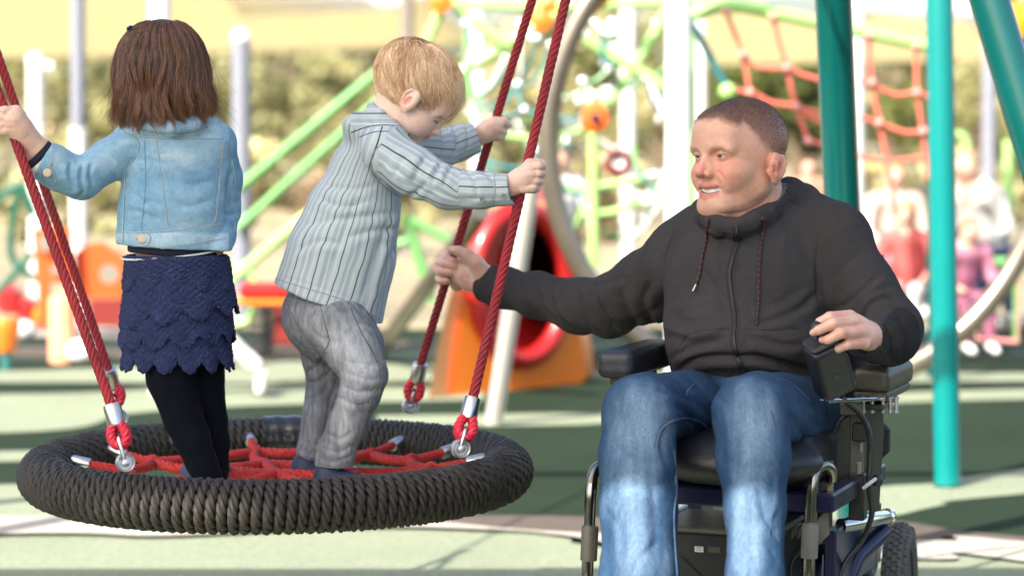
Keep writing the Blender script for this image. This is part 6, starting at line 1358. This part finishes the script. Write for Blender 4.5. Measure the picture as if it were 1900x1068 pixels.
# rope climbing frame
cf = tubes('rope_climbing_frame', 'tangled rope climbing frame of lime tubes, orange joints and silver balls', 'climbing frame',
  [([(822, 8), (785, 95)], 20, 14), ([(846, 14), (905, 60), (945, 85)], 20, 14), ([(850, 138), (950, 78), (1062, 6)], 24, 14.4), ([(822, 6), (1000, 14), (1240, 4)], 16, 14.2), ([(1085, 72), (1150, 112), (1246, 168)], 20, 14.2),
   ([(1246, 8), (1180, 120), (1120, 205)], 20, 14.4), ([(1100, 245), (1102, 492)], 19, 13), ([(930, 250), (1010, 258), (1080, 240)], 12, 14.4), ([(1040, 350), (1100, 348), (1200, 330)], 14, 14), ([(1050, 470), (1090, 360)], 8, 14), ([(1080, 400), (1150, 390), (1235, 360)], 14, 13.6)], m_lime)
b = MB(); c = W(1104, 220, 12.8); b.lathe(c, A3(0, -1, 0), [(.02, -.05), (.06, -.05), (.076, -.02), (.076, .02), (.06, .045), (.03, .05)], 30); dsc = b.build('orange_joint', M_('red_orange_plastic', (.78, .13, .01), .35), cf); b = MB(); b.lathe(c + A3(0, -.05, 0), A3(0, -1, 0), [(.025, 0), (.028, .01), (.02, .022)], 20); b.build('hub', M_('hub_navy', (.02, .02, .05), .4), dsc)
for x, y, r in ((818, 2, 22), (1005, 38, 20), (1018, 10, 15), (1245, 12, 10)): b = MB(); b.lathe(W(x, y, 13.9), A3(0, -1, 0), [(.01, -.05), (r * 14 / FPX, -.03), (r * 14 / FPX, .03), (.01, .05)], 20); b.build('orange_joint', m_orange, cf)
rr_ = np.random.default_rng(21); pts = np.array([(rr_.uniform(860, 1245), rr_.uniform(40, 440), rr_.uniform(13.2, 15.6)) for _ in range(95)]); Wp = np.array([W(*p) for p in pts])
used = 0
for i in range(len(Wp)):
    d = np.linalg.norm(Wp - Wp[i], axis=1)
    for j in np.argsort(d)[1:3]:
        if j > i and used < 98: used += 1; q_ = (Wp[i] + Wp[j]) / 2 - A3(0, 0, .03); b = MB(); b.tube(smooth_path([Wp[i], q_, Wp[j]], 3), .012, 6); b.build('net_rope', (m_tealr, m_tealr, m_green, m_white)[rr_.integers(0, 4)], cf)
for i in range(0, 60):
    b = MB(); r = rr_.uniform(.018, .034); b.lathe(Wp[i], A3(0, 0, 1), [(r * math.sin(q_), -r * math.cos(q_)) for q_ in np.linspace(.1, 3.04, 8)], 12); b.build('ball_joint', m_silver, cf)
b = MB(); c = W(1148, 303, 13); aa = np.linspace(0, 2 * math.pi, 25)[:-1]; b.tube([c + .055 * A3(math.cos(x), 0, math.sin(x)) for x in aa], .022, 10, True); b.build('red_ring', m_redp, cf)
# red rope net under the lime beam, right
nf = thing('rope_net', 'lime green beam with sagging red rope net and pink knots, above the man', 'rope net', G(1500, 640))
Yn = 11.9
def np_(name, pts, w_, mat, Y=Yn, sm=True): p = np.array([W(x, y, Y) for x, y in pts]); b = MB(); b.tube(smooth_path(p, 6) if sm and len(p) > 2 else p, w_ * Y / FPX / 2, 12); return b.build(name, mat, nf)
np_('beam', [(1283, 30), (1330, 14), (1380, 14), (1520, 42), (1722, 86)], 25, m_lime)
np_('beam', [(1245, 5), (1320, 2), (1420, 8)], 12, m_lime, 13)
for p in ([(1346, 20), (1362, 60), (1378, 102), (1392, 170), (1410, 240)], [(1434, 30), (1446, 80), (1460, 126), (1478, 200), (1500, 262)], [(1378, 102), (1400, 122), (1432, 128), (1462, 126), (1486, 138), (1520, 148)], [(1335, 165), (1392, 172), (1430, 190), (1478, 198), (1520, 212)],
          [(1612, 64), (1618, 150), (1632, 228), (1650, 320), (1662, 400)], [(1700, 84), (1702, 170), (1712, 244), (1722, 330)], [(1595, 150), (1618, 156), (1660, 176), (1702, 172), (1722, 180)], [(1595, 218), (1630, 228), (1680, 246), (1722, 242)], [(1500, 262), (1560, 276), (1632, 300), (1722, 290)], [(1478, 200), (1530, 230), (1570, 220)]):
    np_('net_rope', p, 9, m_netred)
for x, y in ((1378, 102), (1460, 126), (1392, 172), (1478, 198), (1618, 154), (1632, 228), (1702, 172), (1712, 244), (1346, 22), (1434, 32), (1612, 66), (1700, 86), (1500, 262)):
    b = MB(); b.lathe(W(x, y, Yn - .02), A3(0, 0, 1), [(.022 * math.sin(q_), -.022 * math.cos(q_)) for q_ in np.linspace(.1, 3.04, 8)], 14); b.build('knot', M_('pink_knot', (.66, .28, .24), .4), nf)
np_('teal_strut', [(1282, 42), (1315, 100), (1348, 164)], 14, m_tealr, sm=False); b = MB(); b.lathe(W(1350, 170, Yn), A3(0, 0, 1), [(.045 * math.sin(q_), -.045 * math.cos(q_)) for q_ in np.linspace(.1, 3.04, 8)], 14); b.build('lime_joint', m_lime, nf)
for x in (1284, 1724): np_('net_post', [(x, 60), (x + 4, 700)], 14, m_lime if x < 1500 else m_teal, 12.0, False)
tubes('green_arch', 'lime green hooped rail far right beyond the teal post', 'rail', [([(1772, 248), (1792, 262), (1796, 330)], 15, 15), ([(1870, 260), (1872, 420)], 20, 15)], m_lime)
tubes('bench_rail', 'green bar the seated people lean on, right of the teal post', 'rail', [([(1690, 486), (1900, 486)], 18, 14.5), ([(1780, 486), (1782, 640)], 8, 14.5), ([(1885, 486), (1884, 640)], 8, 14.5)], m_green)
tubes('low_swing_seat', 'faded pink low swing seat near the right edge', 'swing seat', [([(1812, 628), (1888, 634)], 9, 12.5), ([(1812, 628), (1822, 560), (1880, 470)], 4, 12.5), ([(1888, 634), (1890, 500)], 4, 12.5)], M_('faded_pink', (.55, .22, .20), .6))

# ------------------------------------------------------------------ people in the background
m_bsk = M_('skin_far', (.58, .33, .24), .6)
def bperson(x, yfeet, hgt, label, top, bottom, hair, pose='stand', Y=None, face=0., lean=0.):
    Y = Y or 5832 / (yfeet - 230); b0 = W(x, 300, Y); b0[2] = 0; s = hgt / 1.7; t = thing('person', label, 'person', b0)
    X = A3(math.cos(face), math.sin(face), 0); Fd = A3(math.sin(face), -math.cos(face), 0); Z = A3(0, 0, 1)
    q = lambda l, f, u: b0 + s * (X * l + Fd * f + Z * u)
    hip = .92 if pose != 'sit' else .50; ln = lean
    sh = lambda l: q(l, ln * .5, hip + .50 - abs(ln) * .12); hd_ = q(0, ln * .62, hip + .71 - abs(ln) * .15)
    if pose == 'stand': legs = [(q(-.1, 0, .9), q(-.1, .02, .48), q(-.1, 0, .08), q(-.1, .1, .04)), (q(.1, 0, .9), q(.1, .02, .48), q(.1, 0, .08), q(.1, .1, .04))]
    elif pose == 'walk': legs = [(q(-.09, 0, .9), q(-.09, .18, .50), q(-.09, .22, .08), q(-.09, .34, .05)), (q(.09, 0, .9), q(.09, -.10, .48), q(.10, -.42, .20), q(.10, -.40, .07))]
    else: legs = [(q(-.1, 0, .5), q(-.12, .42, .52), q(-.12, .42, .10), q(-.12, .55, .05)), (q(.1, 0, .5), q(.13, .42, .52), q(.13, .42, .10), q(.13, .55, .05))]
    arms = [(sh(-.2), q(-.27, .10 + ln * .3, hip + .22), q(-.2, .28 + ln * .4, hip + .12)), (sh(.2), q(.27, .10 + ln * .3, hip + .22), q(.2, .28 + ln * .4, hip + .12))]
    h = .016 * s + .003
    S = S3(h); S.ell(hd_, A3(.082, .095, .115) * s, k=.02); S.cone(hd_, q(0, ln * .5, hip + .5), .05 * s, .06 * s, .03); S.ell(hd_ + Fd * .095 * s - Z * .01 * s, A3(.018, .02, .022) * s, k=.01)
    for q_ in (-1, 1): S.ell(hd_ + X * q_ * .085 * s, A3(.015, .02, .03) * s, k=.01)
    for a_ in arms: S.chain([(a_[0], .045 * s), (a_[1], .038 * s), (a_[2], .03 * s), (a_[2] + Fd * .08 * s, .03 * s)], .02)
    for l_ in legs: S.chain([(l_[0], .07 * s), (l_[1], .052 * s), (l_[2], .04 * s)], .02)
    S.cone(q(0, 0, hip), q(0, ln * .5, hip + .45), .11 * s, .13 * s, .04, (Fd, .7)); S.mesh().build('body', m_bsk, t)
    S = S3(h); S.chain([(q(0, 0, hip - .02), .145 * s), (q(0, ln * .25, hip + .25), .15 * s), (q(0, ln * .45, hip + .45), .15 * s)], .04, (Fd, .72)); S.cone(sh(-.16), sh(.16), .075 * s, .075 * s, .03)
    for a_ in arms: S.chain([(a_[0], .07 * s), (a_[1], .055 * s), (a_[1] * .3 + a_[2] * .7, .045 * s)], .02)
    S.mesh(lambda P: .008 * s * noise(P, 12, 2)).build('top', M_('cloth', top, .85), t)
    S = S3(h); S.cone(q(-.06, 0, hip - .02), q(.06, 0, hip - .02), .13 * s, .13 * s, .04, (Fd, .8))
    for l_ in legs: S.chain([(l_[0], .095 * s), (l_[1], .075 * s), (l_[1] * .15 + l_[2] * .85, .06 * s)], .02)
    S.mesh(lambda P: .008 * s * noise(P, 12, 2)).build('trousers', M_('cloth', bottom, .85), t)
    for l_ in legs: S = S3(h); S.cone(l_[2] - Z * .01 * s, l_[3], .045 * s, .04 * s, .02); S.mesh().build('shoe', m_white, t)
    S = S3(h); S.ell(hd_ - Fd * .015 * s + Z * .025 * s, A3(.092, .10, .105) * s); S.plane(hd_ + Fd * .05 * s + Z * .02 * s, Fd - Z * .5); S.mesh().build('hair', M_('hair_far', hair, .6), t)
bperson(372, 742, 1.12, 'child in white trousers and white shoes walking behind the girl, one raised foot showing', (.6, .6, .58), (.72, .72, .70), (.1, .05, .03), 'walk', 11.4, R(-78))
bperson(1835, 600, 1.55, 'person in a white shirt bending forward over the green bar on the far right', (.55, .53, .49), (.03, .04, .09), (.30, .18, .10), 'sit', 15.2, R(-40), .5)
bperson(1795, 600, 1.25, 'child in dark navy beside the person in the white shirt', (.02, .025, .07), (.10, .12, .2), (.04, .03, .03), 'sit', 15.8, R(30), .2)
bperson(1775, 640, 1.02, 'small child in pink just right of the teal post', (.45, .17, .25), (.30, .10, .16), (.25, .13, .06), 'sit', 13.8, R(20), .4)
bperson(1690, 640, 1.10, 'child in red with white trousers, left of the teal post', (.52, .10, .09), (.50, .46, .46), (.60, .26, .08), 'sit', 14.2, R(-20), .25)
bperson(1655, 600, 1.35, 'person in a pale top with ginger hair, behind the child in red', (.50, .38, .32), (.25, .25, .3), (.45, .2, .07), 'sit', 16.2, R(15), .1)
bperson(1500, 560, 1.02, 'person with brown hair seen just over the hood of the man', (.45, .20, .14), (.1, .1, .12), (.14, .06, .03), 'stand', 18, R(0), 0)
bperson(1030, 600, 1.15, 'child in a white shirt behind the orange slide panel', (.72, .74, .80), (.2, .25, .4), (.1, .07, .05), 'stand', 14.2, R(30), .1)
tubes('seesaw_frame', 'dark green slanting tubes at the far left edge behind the red ropes', 'play frame', [([(-10, 380), (35, 345), (62, 400)], 16, 15), ([(35, 345), (20, 470), (70, 520)], 14, 15), ([(-5, 545), (60, 470)], 14, 14.6)], M_('dark_green_paint', (.01, .10, .06), .4))

# ------------------------------------------------------------------ far shade sails, hedge and trees
sail([W(-500, -80, 34), W(560, -190, 34), W(900, 88, 46), W(-500, 122, 46)], .25, m_sail, 'broad tan shade sail across the top left, behind the girl and the boy', 'far shade sails', False)
sail([W(330, -120, 30), W(1150, -160, 30), W(740, 14, 36), W(450, 30, 38)], .1, m_sailw, 'white shade sail edge peeking in above the heads of the children', 'far shade sails', False)
sail([W(1240, 20, 40), W(1800, 40, 40), W(1900, 108, 50), W(1240, 122, 50)], .2, m_sail, 'olive tan shade sail behind the lime beam above the man', 'far shade sails', False)
sail([W(1480, -150, 28), W(2150, -150, 28), W(2150, 40, 36), W(1560, 20, 36)], .1, m_sailw, 'white shade sail at the top right behind the teal posts', 'far shade sails', False)
m_leaf = M_('leaves', attr=True, rough=.75, spec=.25, trans=.25); m_bark = M_('bark', (.16, .11, .075), .9, var=.3, vs=6, bump=.5, bs=20, bd=.01)
def leaves(cen, rad, n, size, c0, c1, rg):
    nb = max(5, int(n / 220)); bc = rg.normal(0, .42, (nb, 3)); br = rg.uniform(.22, .5, nb); k = rg.integers(0, nb, n); d = rg.normal(0, 1, (n, 3)); d /= np.linalg.norm(d, axis=1)[:, None]
    p = (bc[k] + d * (br[k] * rg.uniform(.4, 1, n) ** .5)[:, None]) * rad + cen; p[:, 2] = np.maximum(p[:, 2], .05)
    a = rg.normal(0, 1, (n, 3)); a /= np.linalg.norm(a, axis=1)[:, None]; b_ = np.cross(a, rg.normal(0, 1, (n, 3))); b_ /= np.linalg.norm(b_, axis=1)[:, None]; s = size * rg.uniform(.5, 1.3, n)[:, None]
    v = np.stack([p - a * s, p + b_ * s * .5, p + a * s, p - b_ * s * .5], 1).reshape(-1, 3); F = np.arange(n * 4).reshape(n, 4); m = np.clip(.5 + .5 * rg.normal(0, .6, nb)[k] + rg.normal(0, .25, n), 0, 1)[:, None]
    return v, F, np.repeat(np.array(c0) * (1 - m) + np.array(c1) * m, 4, 0)
def tree(x, Y, top, wid, label, c0, c1, seed, n=2600, kind='tree', low=.45):
    rg = np.random.default_rng(seed); b0 = W(x, 300, Y); b0[2] = 0; H = W(x, top, Y)[2]; t = thing(kind, label, kind.replace('_', ' '), b0, 'trees beyond the playground' if kind == 'tree' else 'bushes beyond the playground'); rw = wid * Y / FPX / 2
    if kind == 'tree':
        b = MB(); P = smooth_path([b0, b0 + A3(.1 * rg.normal(), 0, H * .3), b0 + A3(.25 * rg.normal(), 0, H * .6), b0 + A3(.3 * rg.normal(), 0, H * .85)], 5); b.tube(P, np.linspace(.16, .04, len(P)), 10)
        for _ in range(7): i = rg.integers(5, len(P) - 2); e = P[i] + A3(rg.normal() * rw * .5, rg.normal() * rw * .4, H * .22); b.tube(smooth_path([P[i], (P[i] + e) / 2 + A3(0, 0, .08), e], 4), np.linspace(.06, .015, 9), 7)
        b.build('trunk', m_bark, t)
    cz = H * (1 + low) / 2 if kind == 'tree' else H * .5; v, F, c = leaves(b0 + A3(0, 0, cz), A3(rw, rw * .8, (H - cz) * 1.15), n, .11 if Y > 40 else .06, c0, c1, rg); mk('crown', v, F, m_leaf, t, False, c)
OL0, OL1, YE, DK = (.16, .17, .05), (.52, .50, .26), (.78, .71, .40), (.06, .075, .03)
for i, (x, Y, top, wid, a_, b_, lab) in enumerate((
    (-40, 44, 60, 300, OL0, OL1, 'olive tree at the far left behind the white post'), (110, 48, 85, 260, OL0, YE, 'yellowish tree behind the leftmost posts'), (235, 42, 90, 230, DK, OL1, 'darker tree partly hidden by the head of the girl'),
    (400, 50, 80, 230, OL0, YE, 'pale yellow-green tree right of the hair of the girl'), (520, 40, 82, 240, DK, OL1, 'tree with dark patches between the girl and the boy'), (640, 52, 75, 260, OL0, YE, 'sunlit yellowish tree left of the head of the boy'),
    (790, 46, 70, 240, OL0, OL1, 'olive tree behind the head of the boy'), (930, 50, 60, 240, (.14, .13, .05), YE, 'pale tree behind the rope climbing frame, left part'), (1080, 44, 60, 240, OL0, YE, 'yellowish tree behind the orange joint of the climbing frame'),
    (1220, 52, 70, 220, OL0, OL1, 'olive tree behind the thick white post'), (1370, 40, 88, 210, DK, (.16, .19, .05), 'dark green tree behind the left part of the red net'), (1480, 44, 85, 200, (.02, .035, .012), (.12, .15, .04), 'darkest tree, behind the red net above the man'),
    (1660, 42, 100, 230, DK, (.26, .28, .08), 'green tree between the two teal posts'), (1800, 50, 80, 220, OL0, YE, 'yellow-green tree right of the teal post'), (1930, 46, 50, 260, OL0, OL1, 'olive tree at the right edge'))):
    tree(x, Y + 13, top, wid, lab, a_, b_, 100 + i, 3000, low=.25)
BL = [('yellow-flowering bush low on the left', 60, YE), ('round olive bush behind the orange play house', 190, OL1), ('bush behind the skirt of the girl', 330, OL1), ('bright yellow bush left of the back of the boy', 480, YE), ('brownish bush behind the legs of the boy', 600, (.40, .28, .18)), ('bush beside the grey strut', 720, OL1), ('dry bush behind the orange slide', 860, YE),
      ('bush behind the climbing frame on its left', 960, OL1), ('tan bush behind the red ring', 1070, (.48, .36, .20)), ('bush behind the slim white post', 1180, YE), ('bush behind the head of the man', 1350, OL1), ('brown bush over the shoulder of the man', 1520, (.30, .18, .10)), ('bush behind the ginger-haired person', 1640, YE), ('bush behind the white shirt', 1790, OL1), ('bush at the right edge', 1900, YE)]
for i, (lab, x, c1) in enumerate(BL):
    Yb = 24 + 9 * ((i * 7) % 5) / 4; tree(x, Yb, 262 + (i * 37) % 50, 210, lab, (.10, .09, .035) if i % 3 else DK, c1, 300 + i, 1700, 'bush')
rg = np.random.default_rng(8); n = 26000; p = np.stack([rg.uniform(-30, 30, n), rg.uniform(76, 82, n), rg.uniform(0, 1, n) ** .8 * 5.2], 1); p[:, 2] *= .8 + .25 * np.sin(p[:, 0] * .7) + .1 * np.sin(p[:, 0] * 2.3)
a = rg.normal(0, 1, (n, 3)); a /= np.linalg.norm(a, axis=1)[:, None]; b_ = np.cross(a, rg.normal(0, 1, (n, 3))); b_ /= np.linalg.norm(b_, axis=1)[:, None]; s = .22 * rg.uniform(.5, 1.3, n)[:, None]
v = np.stack([p - a * s, p + b_ * s * .6, p + a * s, p - b_ * s * .6], 1).reshape(-1, 3); m = np.clip(.5 + .5 * np.sin(p[:, 0] * 1.9 + p[:, 2] * 2) + rg.normal(0, .3, n), 0, 1)[:, None]
o = mk('far_hedge', v, np.arange(n * 4).reshape(n, 4), m_leaf, None, False, np.repeat(np.array(DK) * (1 - m) + np.array((.60, .55, .26)) * m, 4, 0), origin=(0, 79, 0)); tag(o, 'mass of hedge and trees closing the view far behind the playground', 'hedge', kind='stuff')
